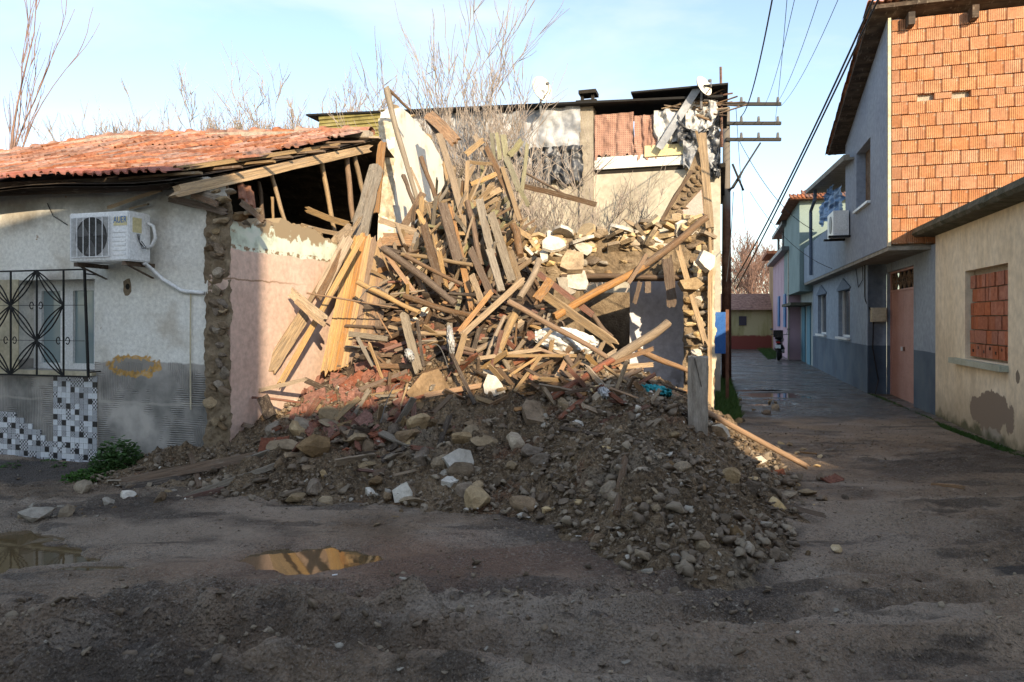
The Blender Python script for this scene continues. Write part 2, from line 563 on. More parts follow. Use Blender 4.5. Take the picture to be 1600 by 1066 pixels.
def plank_mesh(seed, m, jag):
    rs = random.Random(seed)
    nL, nW = 7, 5
    v = []; f = []
    bow = rs.uniform(-.2, .2); cu = rs.uniform(-.12, .12)
    e0 = [rs.uniform(-1, 1) * jag for _ in range(nW)]; e1 = [rs.uniform(-1, 1) * jag for _ in range(nW)]
    if jag < .01: e0 = [jag * k for k in range(nW)]
    for layer in (-.5, .5):
        for i in range(nL):
            t = i / (nL - 1)
            for j in range(nW):
                y = -.5 + j / (nW - 1)
                x = t + (e0[j] if i == 0 else 0) + (e1[j] if i == nL - 1 else 0)
                edge = rs.uniform(-.05, .05) if j in (0, nW - 1) else 0
                v.append((x, y + edge + cu * math.sin(t * math.pi), layer + bow * math.sin(t * math.pi) * 2 + rs.uniform(-.04, .04)))
    K = nL * nW
    for i in range(nL - 1):
        for j in range(nW - 1):
            a = i * nW + j
            f.append((a, a + nW, a + nW + 1, a + 1)); f.append((K + a, K + a + 1, K + a + nW + 1, K + a + nW))
        a = i * nW; f.append((a, K + a, K + a + nW, a + nW))
        a = i * nW + nW - 1; f.append((a, a + nW, K + a + nW, K + a))
    for j in range(nW - 1):
        f.append((j, j + 1, K + j + 1, K + j))
        a = (nL - 1) * nW + j; f.append((a, K + a, K + a + 1, a + 1))
    return mesh('plank', v, f, m)


def log_mesh(seed, m):
    rs = random.Random(seed)
    n, s = 12, 11
    v = []; f = []
    ph = rs.random() * 9; cx = rs.uniform(-.28, .28); cy = rs.uniform(-.28, .28); tp = rs.uniform(.68, .95)
    for i in range(n):
        t = i / (n - 1)
        ox = cx * math.sin(t * math.pi) + .07 * math.sin(t * 9 + ph); oy = cy * math.sin(t * math.pi) + .07 * math.sin(t * 7 + ph * 2)
        r = .5 * (1 + (tp - 1) * t)
        for k in range(s):
            an = 2 * math.pi * k / s
            q = r * (1 + .16 * mnoise.noise(Vector((t * 5 + seed, math.cos(an) * 1.3, math.sin(an) * 1.3))))
            ex = rs.uniform(-.012, .012) if i in (0, n - 1) else 0
            v.append((t + ex, ox + q * math.cos(an), oy + q * math.sin(an)))
    for i in range(n - 1):
        for k in range(s):
            a = i * s + k; b = i * s + (k + 1) % s
            f.append((a, b, b + s, a + s))
    f.append(tuple(range(s))[::-1]); f.append(tuple((n - 1) * s + k for k in range(s)))
    me = mesh('log', v, f, m)
    me.polygons.foreach_set('use_smooth', [len(p.vertices) == 4 for p in me.polygons])
    return me


PLANK = {k: [plank_mesh(i * 3 + len(k), W[k], .012 if i % 2 else .045) for i in range(5)] for k in W}
LOG = {k: [log_mesh(i * 3 + len(k), W[k]) for i in range(3)] for k in W}

# ------------------------------------------------------------------ heap surface
XN = [-5, -4, -3, -2.5, -2, -1.5, -1, -.5, 0, .5, 1, 1.5, 2, 2.5, 3, 4]
YN = [3.9, 4.3, 4.8, 5.5, 6.2, 7, 7.7, 8.5, 9.3, 10, 10.8, 11.6, 13]
ZT = [
    [-.3] * 16,
    [-.3, -.3, -.3, -.3, -.3, -.3, -.3, -.3, -.2, -.12, .04, -.05, -.2, -.3, -.3, -.3],
    [-.3, -.3, -.3, -.3, -.3, -.3, -.3, -.3, -.2, -.05, .20, .14, -.04, -.2, -.3, -.3],
    [-.3, -.3, -.3, -.25, -.2, -.15, -.15, -.12, -.08, .06, .42, .33, .02, -.12, -.2, -.3],
    [-.2, -.1, -.06, -.02, .03, .05, .06, .10, .16, .34, .62, .58, .28, -.04, -.15, -.25],
    [-.1, .03, .10, .22, .34, .40, .45, .50, .56, .70, .84, .78, .50, .14, -.06, -.2],
    [-.1, .1, .32, .44, .58, .70, .80, .84, .88, .98, 1.05, .92, .60, .22, -.05, -.2],
    [-.1, .1, .45, .6, .90, 1.12, 1.25, 1.35, 1.35, 1.28, 1.15, .95, .70, .45, 0, -.1],
    [-.1, .1, .5, .8, 1.35, 1.95, 2.2, 2.25, 2.05, 1.5, 1.1, .9, .65, .4, -.1, -.2],
    [-.1, .1, .5, 1.2, 2.0, 2.8, 3.3, 3.35, 2.8, 1.7, .9, .8, .6, .4, -.1, -.2],
    [-.1, .1, .5, 1.4, 2.1, 3.1, 3.7, 3.8, 3.2, 2.0, .8, .6, .5, .4, -.1, -.2],
    [-.1, .1, .5, 1.2, 1.7, 2.3, 2.6, 2.6, 2.2, 1.2, .5, .4, .4, .3, -.1, -.2],
    [-.1, .0, .1, .3, .4, .4, .5, .5, .4, .2, .2, .2, .1, .0, -.1, -.2]]
GX = np.arange(-5, 4.001, .05); GY = np.arange(3.9, 13.001, .05)
_t = np.array(ZT)
_t1 = np.array([np.interp(GX, XN, r) for r in _t])
HG = np.array([np.interp(GY, YN, _t1[:, j]) for j in range(len(GX))]).T
for _ in range(4):
    p_ = np.pad(HG, 2, mode='edge')
    HG = sum(p_[2 + dy:2 + dy + HG.shape[0], 2 + dx:2 + dx + HG.shape[1]] for dx in (-2, -1, 0, 1, 2) for dy in (-2, -1, 0, 1, 2)) / 25
_gx, _gy = np.meshgrid(GX, GY)
HG = HG + fbm(_gx, _gy, 1.6, 3, 5) * .16 * np.clip(HG * 3 + .4, 0, 1)


def H(x, y):
    fx = (x + 5) / .05; fy = (y - 3.9) / .05
    if fx < 0 or fy < 0 or fx >= len(GX) - 1 or fy >= len(GY) - 1: return -.3
    i, j = int(fx), int(fy); fx -= i; fy -= j
    return (HG[j, i] * (1 - fx) + HG[j, i + 1] * fx) * (1 - fy) + (HG[j + 1, i] * (1 - fx) + HG[j + 1, i + 1] * fx) * fy


def hit(px, py, default=None):
    Y = 3.6
    while Y < 12.2:
        x = (px - CX) / F * Y; z = EYE - (py - HZ) / F * Y
        if z < max(H(x, Y), 0.0): return Y
        Y += .03
    return default if default else None


# ------------------------------------------------------------------ ground
def ground_h(x, y):
    """height of the muddy ground (numpy arrays)"""
    h = fbm(x, y, .5, 3, 3) * .06 + fbm(x, y, 3.0, 4, 11) * .035
    rough = np.clip(fbm(x, y, .8, 2, 21) * 5 + .35, 0, 1)
    # churned strip along the bottom left of the view
    ch = np.exp(-((y - (3.6 + .10 * x)) / .62) ** 2) * np.clip((1.3 - x) / 1.5, .25, 1)
    cl = np.abs(fbm(x * .55, y, 7, 4, 31, .6))
    h = h + ch * (cl * .50 - .015) + rough * np.abs(fbm(x * .5, y, 10, 3, 41)) * .09 + np.abs(fbm(x, y, 22, 3, 61)) * .022 * np.clip((11 - y) / 2, 0, 1)
    # ruts running across
    for (c, s, w, d) in ((4.15, .11, .10, .055), (3.3, .02, .13, .07), (5.15, .22, .12, .04), (2.75, -.04, .12, .06), (6.4, -.32, .16, .05), (3.75, .07, .08, .05)):
        e = (y - (c + s * x + .12 * np.sin(x * 1.3 + c))) / w
        h = h - d * np.exp(-e ** 2) + d * .8 * np.exp(-((np.abs(e) - 1.9) / .7) ** 2)
    # hollows that hold the puddles
    for (cx, cy, rx, ry, d) in PUD:
        n = fbm(x, y, 3.0, 5, 51, .62) * 2.1
        q0 = ((x - cx) / rx) ** 2 + ((y - cy) / ry) ** 2
        q = q0 + n
        w = np.clip(4.2 - q0, 0, 1)
        h = h * (1 - w) + w * np.maximum(h * .5 + .004, -.012)
        k = np.clip(1.35 - q, 0, 1); k = k * k * (3 - 2 * k)
        h = h * (1 - k) + k * (-d)
    far = np.clip((y - 13) / 6, 0, 1)
    h = h * (1 - far)
    return h


PUD = [(-1.38, 4.83, .50, .32, .06), (-3.95, 4.80, 1.05, .58, .07), (-2.72, 4.56, .26, .07, .05), (5.9, 19.5, 1.0, 2.6, .04), (5.6, 15.3, .8, 1.3, .05), (5.4, 17.2, .5, .5, .04), (4.7, 13.4, .7, .22, .04), (5.1, 14.3, .6, .2, .04), (5.5, 16.2, .9, .3, .04), (6.2, 21.5, .8, .6, .04), (5.0, 18.4, .5, .3, .04)]
M['mud_ground'] = mat('wet_mud', [(.105, .069, .041), (.245, .172, .113), (.38, .285, .20)], scale=1.3, bscale=18, bump=.9, bdist=.03, rough=.80, rough2=.42, detail=12, spec=.4, contrast=(.32, .68))
_g = MN(M['mud_ground'])
_n1 = _g.noise(.45, 5, off=3)
_g.over(_g.math('MULTIPLY', _g.step(_n1, .50, .60), .75), (.34, .27, .205))
_g.over(_g.math('MULTIPLY', _g.step(_g.noise(1.1, 6, (.6, 1.5, 1), off=61), .55, .63), .7), (.36, .29, .225))
_n2 = _g.noise(.6, 4, (1, 1.6, 1), off=9)
_g.over(_g.math('MULTIPLY', _g.step(_n2, .52, .60), .8), (.055, .04, .03))
_g.over(_g.math('MULTIPLY', _g.step(_g.noise(2.6, 6, (.5, 1.6, 1), off=71), .57, .63), .75), (.05, .036, .026))
# reddish patch round the middle puddle
_g.over(_g.math('MULTIPLY', _g.ell(_g.X, _g.Y, -.75, 4.6, 1.3, .5, _g.noise(1.5, 5), .9, .9), .5), (.26, .14, .09))
# gravel: light specks and grit
_v = _g.voronoi(75, feature='F1')
_gm = _g.math('MULTIPLY', _g.step(_v, .26, .16), _g.step(_g.noise(3.2, 3, off=5), .44, .62))
_g.over(_g.math('MULTIPLY', _gm, .5), (.30, .27, .23))
_v2 = _g.voronoi(170, feature='F1')
_g.over(_g.math('MULTIPLY', _g.step(_v2, .22, .1), .30), (.26, .23, .2))
for _sc, _lo, _hi, _am, _c in ((34, .56, .62, .55, (.30, .245, .19)), (46, .57, .64, .7, (.045, .032, .023)), (95, .56, .63, .6, (.34, .29, .235)), (130, .55, .62, .65, (.035, .026, .02))):
    _g.over(_g.math('MULTIPLY', _g.math('MULTIPLY', _g.step(_g.noise(_sc, 3, off=_sc), _lo, _hi), _g.step(_g.noise(1.6, 4, off=_sc * 1.3), .38, .60)), _am), _c)
_g.over(_g.math('MULTIPLY', _g.ell(_g.X, _g.Y, 3.5, 4.45, .75, .22, _g.noise(2.2, 6, off=2), 1.1, .2), .85), (.03, .027, .026))
_g.over(_g.math('MULTIPLY', _g.ell(_g.X, _g.Y, -5.9, 7.3, 1.9, .5, _g.noise(2.2, 6, off=6), .5, .2), .8), (.055, .052, .052))
_g.bump(_g.noise(70, 6), 1.0, .022)
_vb = _g.voronoi(55, feature='F1')
_g.bump(_vb, .7, .02)
# asphalt of the lane, pale dry line where it starts
_la = _g.math('SUBTRACT', _g.Y, _g.math('ADD', 10.2, _g.math('MULTIPLY', _g.noise(.8, 4), 2.4)))
_lx = _g.math('SUBTRACT', _g.X, 4.2)
_lm = _g.math('MULTIPLY', _g.step(_la, -.3, .5), _g.step(_lx, -1.0, .2))
_g.over(_g.math('MULTIPLY', _lm, .8), (.095, .088, .082))
_rl = _g.b.inputs['Roughness'].links[0].from_socket
_wet = _g.math('MULTIPLY', _lm, _g.step(_g.noise(.9, 4, (1, 2.2, 1), off=41), .40, .56))
_rm = _g.t.nodes.new('ShaderNodeMix'); lk(_g.t, _wet, _rm.inputs['Factor']); lk(_g.t, _rl, _rm.inputs['A']); _rm.inputs['B'].default_value = .15
lk(_g.t, _rm.outputs['Result'], _g.b.inputs['Roughness'])


def grid_mesh(name, xs, ys, hf, m, flip=False):
    X, Y = np.meshgrid(xs, ys)
    Z = hf(X, Y)
    v = np.stack([X.ravel(), Y.ravel(), Z.ravel()], 1)
    nx, ny = len(xs), len(ys)
    i = np.arange(nx - 1); j = np.arange(ny - 1)
    I, J = np.meshgrid(i, j); a = (J * nx + I).ravel()
    f = np.stack([a, a + 1, a + nx + 1, a + nx], 1)
    me = bpy.data.meshes.new(name)
    me.vertices.add(len(v)); me.vertices.foreach_set('co', v.ravel())
    me.loops.add(len(f) * 4); me.loops.foreach_set('vertex_index', f.ravel())
    me.polygons.add(len(f)); me.polygons.foreach_set('loop_start', np.arange(len(f)) * 4)
    me.polygons.foreach_set('loop_total', np.full(len(f), 4))
    me.materials.append(m); me.update(calc_edges=True); me.validate()
    me.polygons.foreach_set('use_smooth', [True] * len(f))
    return me


gxs = np.concatenate([np.array([-900, -300, -100, -40, -20, -12]), np.arange(-8, 9.01, .035), np.array([12, 16, 20, 28, 60, 200, 900])])
gys = np.concatenate([np.array([-60, -30, -12, -5, -1, .6]), np.arange(1.4, 9.5, .028), np.arange(9.5, 20, .09), np.arange(20, 44, .3), np.array([60, 120, 400, 1500.])])
g = add('ground', grid_mesh('ground', gxs, gys, ground_h, M['mud_ground']))
tag(g, 'wet churned mud of the square with ruts and puddles', None, kind='structure')
# water sheets lying in the hollows
M['water'] = bpy.data.materials.new('muddy_water'); M['water'].use_nodes = True
_t = M['water'].node_tree; _bb = _t.nodes['Principled BSDF']
_bb.inputs['Base Color'].default_value = (.10, .068, .032, 1)
_bb.inputs['Roughness'].default_value = .035; _bb.inputs['Specular IOR Level'].default_value = .6
_wn = _t.nodes.new('ShaderNodeTexNoise'); _wn.inputs['Scale'].default_value = 9
_wb = _t.nodes.new('ShaderNodeBump'); _wb.inputs['Strength'].default_value = .03; _wb.inputs['Distance'].default_value = .01
_wt = _t.nodes.new('ShaderNodeTexCoord'); lk(_t, _wt.outputs['Object'], _wn.inputs['Vector'])
lk(_t, _wn.outputs['Fac'], _wb.inputs['Height']); lk(_t, _wb.outputs[0], _bb.inputs['Normal'])
for k, (cx, cy, rx, ry, d) in enumerate(PUD):
    pts = [(cx + rx * 1.3 * math.cos(2 * math.pi * i / 24), cy + ry * 1.35 * math.sin(2 * math.pi * i / 24), 0) for i in range(24)]
    lv = -d * .45
    mb = MB(); mb.poly([(p[0], p[1], lv) for p in pts])
    o = mb.build('puddle', M['water'], fixn=False)
    tag(o, ['muddy orange puddle in the middle reflecting the sunlit timbers', 'shallow olive puddle before the window grille at far left', 'narrow streak of muddy water between the two puddles', 'wet sheen far up the lane by the motorcycle', 'wet patch of the lane in front of the two blue windows', 'small wet patch in the middle of the lane', 'first thin film of water where the lane begins', 'second thin film of water on the lane', 'third thin film of water on the lane', 'thin film of water far up the lane', 'thin film of water at the left lane edge'][k], kind='structure')

# ------------------------------------------------------------------ rubble heap (earth) and debris core
def heap_mesh(name, y0, y1, amp, m, step=.022, seed=3):
    xs = np.arange(-4.6, 3.7, step); ys = np.arange(y0, y1, step)
    def hf(X, Y):
        fx = np.clip((X + 5) / .05, 0, len(GX) - 1.001); fy = np.clip((Y - 3.9) / .05, 0, len(GY) - 1.001)
        i = fx.astype(int); j = fy.astype(int); fx = fx - i; fy = fy - j
        h = (HG[j, i] * (1 - fx) + HG[j, i + 1] * fx) * (1 - fy) + (HG[j + 1, i] * (1 - fx) + HG[j + 1, i + 1] * fx) * fy
        e = np.clip(h * 5 + .3, 0, 1)
        c = np.abs(fbm(X, Y, 3.2, 4, seed, .6)) * .34 + np.abs(fbm(X, Y, 8, 3, seed + 9, .6)) * .24 + np.abs(fbm(X, Y, 19, 3, seed + 4)) * .10
        return h + e * (c * amp - .04)
    return grid_mesh(name, xs, ys, hf, m)


M['earth'] = mat('rubble_earth', [(.09, .058, .031), (.19, .13, .074), (.30, .212, .127)], scale=2.2, bscale=22, bump=1.0, bdist=.04, rough=.92, detail=12)
_e = MN(M['earth'])
_v = _e.voronoi(30, feature='F1')
_e.over(_e.math('MULTIPLY', _e.math('MULTIPLY', _e.step(_v, .30, .2), _e.step(_e.noise(4, 3), .48, .6)), .6), (.26, .215, .16))
_e.over(_e.step(_e.noise(1.1, 4, off=4), .60, .68), (.21, .165, .115))
_e.over(_e.math('MULTIPLY', _e.step(_e.noise(2.0, 4, off=14), .60, .66), .5), (.20, .085, .045))
for _sc, _lo, _hi, _am, _c in ((18, .56, .62, .5, (.33, .25, .165)), (40, .56, .62, .6, (.36, .28, .19)), (28, .57, .63, .7, (.045, .03, .02)), (90, .56, .62, .6, (.04, .028, .02))):
    _e.over(_e.math('MULTIPLY', _e.step(_e.noise(_sc, 3, off=_sc), _lo, _hi), _am), _c)
_e.bump(_e.noise(45, 6), 1.0, .03)
_e.bump(_e.voronoi(22, feature='F1'), .8, .04)
o = add('rubble_heap', heap_mesh('rubble_heap', 3.95, 8.3, 1.0, M['earth']))
tag(o, 'heap of brown earth and crumbled mud brick spilled onto the street', 'rubble', kind='stuff')
M['core'] = mat('debris_core', [(.03, .02, .013), (.09, .06, .04), (.17, .12, .08)], scale=7, bscale=40, bump=1, bdist=.04)
o = add('debris_heap', heap_mesh('debris_heap', 8.27, 12.9, .7, M['core'], .035, 8))
tag(o, 'packed dark debris beneath the tangle of broken roof timbers', 'rubble', kind='stuff')


def stones_stuff(name, label, mk, pts, sub=1, kind_cat='rubble'):
    """many small stones in one mesh: pts = (x,y,z,size)"""
    base = [rock_mesh('tmp', 90 + i, M[mk[0]], sub=2, flat=.8, k0=.12, k1=.36, rough=.7) for i in range(5)]
    bv = []; bf = []
    for b_ in base:
        a = np.empty(len(b_.vertices) * 3); b_.vertices.foreach_get('co', a); bv.append(a.reshape(-1, 3))
        bf.append(np.array([p.vertices[:] for p in b_.polygons]))
    V = []; Fc = []; MI = []; n = 0
    for (x, y, z, s) in pts:
        k = random.randrange(5)
        R = np.array(Matrix.Rotation(random.random() * 6.28, 3, 'Z') @ Matrix.Rotation(random.uniform(-.7, .7), 3, 'X'))
        sc = np.array([s * random.uniform(.8, 1.3), s, s * random.uniform(.6, 1)])
        V.append((bv[k] * sc) @ R.T + np.array([x, y, z])); Fc.append(bf[k] + n); n += len(bv[k])
        MI.append(np.full(len(bf[k]), random.choices(range(len(mk)), weights=[6, 4, .45, .13][:len(mk)])[0]))
    V = np.concatenate(V); Fc = np.concatenate(Fc); MI = np.concatenate(MI)
    me = bpy.data.meshes.new(name)
    me.vertices.add(len(V)); me.vertices.foreach_set('co', V.ravel())
    me.loops.add(Fc.size); me.loops.foreach_set('vertex_index', Fc.ravel())
    me.polygons.add(len(Fc)); me.polygons.foreach_set('loop_start', np.arange(len(Fc)) * 3); me.polygons.foreach_set('loop_total', np.full(len(Fc), 3))
    for q in mk: me.materials.append(M[q])
    me.polygons.foreach_set('material_index', MI)
    me.update(calc_edges=True)
    return tag(add(name, me), label, kind_cat, kind='stuff')


pts = []
while len(pts) < 8500:
    x = random.uniform(-4.2, 3.6); y = random.uniform(4.1, 8.9)
    h = H(x, y)
    if h < -.02: continue
    right = x > .3
    if not right and random.random() < .55: continue
    s = min(.016 + random.expovariate(1 / .030), .15)
    pts.append((x, y, max(h, 0) + .055 * random.random() + .01, s))
stones_stuff('rubble_stones', 'countless small stones and clods over the brown rubble heap', ['clod', 'stone', 'mortar', 'plaster_chip'], pts)
pts = []
gp = np.array([(random.uniform(-5, 6.5), random.uniform(2.2, 11)) for _ in range(9500)])
dens = fbm(gp[:, 0], gp[:, 1], .7, 3, 77)
gh = ground_h(gp[:, 0], gp[:, 1])
for (x, y), d_, hh in zip(gp, dens, gh):
    if d_ < -.03 and random.random() < .8: continue
    if any(((x - c[0]) / c[2]) ** 2 + ((y - c[1]) / c[3]) ** 2 < 1.8 for c in PUD): continue
    pts.append((x, y, hh + .004, min(.008 + random.expovariate(1 / .008), .06)))
cq = []
for _ in range(3000):
    x = random.uniform(-4.5, 3.2); y = random.gauss(3.6 + .10 * x, .42)
    if y < 2.3 or (x > 1.3 and random.random() < .7): continue
    cq.append((x, y))
cq = np.array(cq)
for (x, y), hh in zip(cq, ground_h(cq[:, 0], cq[:, 1])):
    pts.append((x, y, float(hh) + .004, min(.012 + random.expovariate(1 / .016), .085)))
stones_stuff('gravel', 'loose gravel and small clods scattered over the muddy ground', ['clod', 'stone', 'mortar', 'plaster_chip'], pts, kind_cat='gravel')

# ------------------------------------------------------------------ timber placement
def orient(p, q, w, t, roll=0.0):
    """matrix mapping unit plank (x along, y width, z thickness) between points"""
    d = (q - p); L = d.length; x = d / L
    mid = (p + q) / 2
    n = (Vector((0, 0, EYE)) - mid).normalized()
    n = (n - x * n.dot(x))
    n = n.normalized() if n.length > 1e-4 else Vector((0, 0, 1))
    n = Matrix.Rotation(roll, 3, x) @ n
    y = n.cross(x)
    m = Matrix(((x.x * L, y.x * w, n.x * t, p.x), (x.y * L, y.y * w, n.y * t, p.y), (x.z * L, y.z * w, n.z * t, p.z), (0, 0, 0, 1)))
    return m


def timber(px1, py1, px2, py2, w, col, kind='plank', label=None, group=None, Y1=None, Y2=None, lift=.05, roll=None, thick=None, name=None, clear=True):
    y1 = Y1 or hit(px1, py1) or 10.4
    y2 = Y2 or hit(px2, py2) or 10.4
    i1, i2 = 1 / y1, 1 / y2
    if clear:
        need = 0
        for k in range(9):
            s = k / 8
            yy = hit(px1 + (px2 - px1) * s, py1 + (py2 - py1) * s)
            if yy: need = max(need, 1 / yy - (i1 * (1 - s) + i2 * s))
        if Y1 is None: i1 += need
        if Y2 is None: i2 += need
    y1, y2 = 1 / i1 - lift, 1 / i2 - lift
    p, q = P(px1, py1, y1), P(px2, py2, y2)
    wm = w * (y1 + y2) / 2 / F
    if roll is None: roll = random.uniform(-.5, .5)
    if kind == 'log':
        me = random.choice(LOG[col]); m = orient(p, q, wm, wm, random.uniform(0, 6.28))
    else:
        me = random.choice(PLANK[col]); m = orient(p, q, wm / max(math.cos(roll), .6), thick or max(.02, wm * .28), roll)
    o = add(name or ('log' if kind == 'log' else 'plank'), me)
    o.matrix_world = m
    tag(o, label, 'log' if kind == 'log' else 'plank', group)
    return o


# filler tangles first: short laths of the fallen roof, lying in all directions
def filler(n, box, ang, ln, w, cols, label, group, kind='plank', name='lath', poly=None, lift=(0, .25), where='', noun=''):
    k = 0; tries = 0
    while k < n and tries < n * 12:
        tries += 1
        px, py = random.uniform(box[0], box[2]), random.uniform(box[1], box[3])
        if poly and not poly(px, py): continue
        yy = hit(px, py)
        if not yy: continue
        a = rad(random.gauss(*random.choice(ang))); L = random.uniform(*ln)
        dx, dy = math.cos(a) * L / 2, -math.sin(a) * L / 2
        li = random.uniform(*lift); tilt = random.uniform(-.25, .25)
        col = random.choice(cols)
        if where:
            vx = min(int(5 * (px - box[0]) / (box[2] - box[0])), 4); vy = min(int(3 * (py - box[1]) / (box[3] - box[1])), 2)
            am = math.degrees(a) % 180
            ori = 'lying level' if am < 25 or am > 155 else 'rising right' if am < 68 else 'standing upright' if am < 112 else 'rising left'
            label = '%s %s %s, %s %s of the %s' % (col, noun, ori, ('upper', 'middle', 'lower')[vy], ('far left', 'left', 'centre', 'right', 'far right')[vx], where)
        timber(px - dx, py - dy, px + dx, py + dy, random.uniform(*w), col, kind, label, group,
               Y1=yy - li + tilt, Y2=yy - li - tilt, lift=0, roll=random.uniform(-1, 1), name=name, clear=False)
        k += 1


# ================================================================== LEFT HOUSE
FA = Frame(-3.0, 7.49)
HA = thing('old_house', 'low white house with red tile roof, iron window grille and torn open gable end', 'house', (FA.ox, FA.oy, 0), -TH)
M['wallA'] = mat('old_white_plaster', [(.50, .47, .40), (.69, .67, .60), (.76, .75, .69)], scale=1.3, bscale=22, bump=.35, bdist=.02, rough=.9, detail=9, contrast=(.25, .55))
n = MN(M['wallA'])
a1_, z1_ = FA.front(208, 572)
zedge = n.math('ADD', n.Z, n.math('MULTIPLY', n.math('SUBTRACT', n.noise(3, 4), .5), .10))
n.over(n.math('MULTIPLY', n.step(n.noise(1.7, 6, off=2), .54, .66), .5), (.36, .29, .20))
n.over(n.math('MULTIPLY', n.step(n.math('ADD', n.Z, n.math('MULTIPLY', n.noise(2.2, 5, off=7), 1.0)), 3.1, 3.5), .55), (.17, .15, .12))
n.over(n.step(n.noise(5, 7, off=11), .69, .705), (.33, .24, .16))
cem = n.ramp(n.noise(2.4, 7, off=5), [(.17, .165, .15), (.29, .275, .25), (.44, .41, .37)], .35, .65)
low = n.step(zedge, 1.135, 1.115)
n.over(low, cem)
comb = n.math('SINE', n.math('ADD', n.math('MULTIPLY', n.Z, 260), n.math('MULTIPLY', n.noise(2.5, 3, off=8), 9)))
comb2 = n.math('SINE', n.math('ADD', n.math('MULTIPLY', n.X, 260), n.math('MULTIPLY', n.noise(2.5, 3, off=9), 9)))
sel = n.step(n.noise(1.6, 2, off=12), .47, .5)
cmb = n.math('ADD', n.math('MULTIPLY', comb, sel), n.math('MULTIPLY', comb2, n.math('SUBTRACT', 1, sel)))
cl = n.math('MULTIPLY', low, n.step(n.noise(2.2, 3, off=20), .47, .56))
n.over(n.math('MULTIPLY', cl, n.rng(cmb, -1, .3, .45, 0)), (.12, .11, .10))
n.bump(n.math('MULTIPLY', cl, cmb), .6, .012)
nn = n.noise(9, 5, off=3)
op = n.ell(n.X, n.Z, a1_, z1_ - .0, .36, .125, nn, .75, .12)
n.over(op, n.ramp(n.noise(16, 5, off=9), [(.30, .20, .09), (.52, .29, .07), (.5, .36, .2)], .35, .65))
n.over(n.ell(n.X, n.Z, a1_, z1_ + .01, .28, .07, n.noise(20, 5, off=6), 1.0, .12), (.27, .25, .22))
n.over(n.math('MULTIPLY', n.step(n.math('ABSOLUTE', n.math('SUBTRACT', n.Z, n.math('ADD', .62, n.math('MULTIPLY', n.noise(3, 4, off=31), .12)))), .02, .01), .5), (.42, .39, .34))
wa0, _ = FA.front(28, 500); wa1, _ = FA.front(148, 500)
_, wz1 = FA.front(90, 437); _, wz0 = FA.front(140, 580)
hol = (wa0, wa1, wz0, wz1)
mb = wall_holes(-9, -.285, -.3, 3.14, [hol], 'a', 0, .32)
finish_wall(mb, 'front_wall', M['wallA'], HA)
# left side / back closing walls
mb = MB(); mb.box(-9.3, -9, 0, 6.5, -.3, 3.1); mb.box(-9, -.3, 6.3, 6.6, -.3, 3.1)
mb.build('rear_wall', M['wallA'], HA)
mb = MB(); mb.box(-9, -.29, .33, 6.2, 2.35, 2.45); mb.poly([(-2.6, .33, 2.45), (-2.6, 6.2, 2.45), (-2.6, 6.2, 3.1), (-2.6, 3.4, 4.1), (-2.6, .33, 3.1)])  # near-black floor and added partition paint the open attic's shade
mb.build('attic_dark_lining', M['dark'], HA)
# cream plaster panel left of window + cavity
M['cream_panel'] = mat('cream_panel', [(.42, .36, .24), (.52, .46, .32), (.56, .50, .38)], scale=2, bscale=20, bump=.2)
mb = MB(); pa, _ = FA.front(30, 500)
mb.box(pa - 1.2, pa, -.012, -.002, wz0 + .005, wz1 + .01); mb.build('plaster_panel', M['cream_panel'], HA)
# window: frame, panes, curtain, sill
win = MB()
sb = .20
def fbox(x0, x1, z0, z1, d0=sb, d1=sb + .06): win.box(x0, x1, d0, d1, z0, z1)
fx0, fx1 = wa0, wa1 - .10
fbox(fx0, fx1, wz1 - .12, wz1); fbox(fx0, fx1, wz0, wz0 + .07)
fbox(fx0, fx0 + .09, wz0 + .07, wz1 - .12); fbox(fx1 - .07, fx1, wz0 + .07, wz1 - .12)
mid = (fx0 + fx1) / 2; fbox(mid - .05, mid + .05, wz0 + .07, wz1 - .12)
for x0, x1 in ((fx0 + .09, mid - .05), (mid + .05, fx1 - .07)):
    fbox(x0, x0 + .045, wz0 + .07, wz1 - .12, sb - .012, sb + .048); fbox(x1 - .045, x1, wz0 + .07, wz1 - .12, sb - .012, sb + .048)
wf = win.build('window', M['white_pvc'], HA)
M['pane'] = glass('pane_pale', (.22, .29, .30), .12)
for x0, x1 in ((fx0 + .135, mid - .095), (mid + .095, fx1 - .115)):
    mb = MB(); mb.box(x0, x1, sb + .02, sb + .03, wz0 + .07, wz1 - .12); mb.build('pane', M['pane'], wf)
mb = MB(); mb.box(wa1 - .10, wa1, .1, .3, wz0, wz1); mb.build('shutter_rail', M['grey_plastic'], wf)
mb = MB(); mb.box(wa0 - .9, wa1 + .02, -.06, .2, wz0 - .05, wz0 - .001); mb.build('sill', M['cream_panel'], wf)
# hole in plaster
hx, hz_ = FA.front(199, 448)
mb = MB()
for k, (r0, d) in enumerate(((.075, -.004), )):
    p_ = [(hx + r0 * random.uniform(.75, 1.1) * math.cos(t * .524) * .8, hz_ + r0 * 1.4 * random.uniform(.8, 1.1) * math.sin(t * .524)) for t in range(12)]
    mb.prism(p_, lambda x, z: (x, d, z), (0, .003, 0))
mb.build('plaster_scar', M['mud'], HA)
mb = MB(); mb.prism([(hx + .01 + .03 * math.cos(t * .63), hz_ + .035 * math.sin(t * .63)) for t in range(10)], lambda x, z: (x, -.007, z), (0, .003, 0)); mb.build('hole', M['dark'], HA)

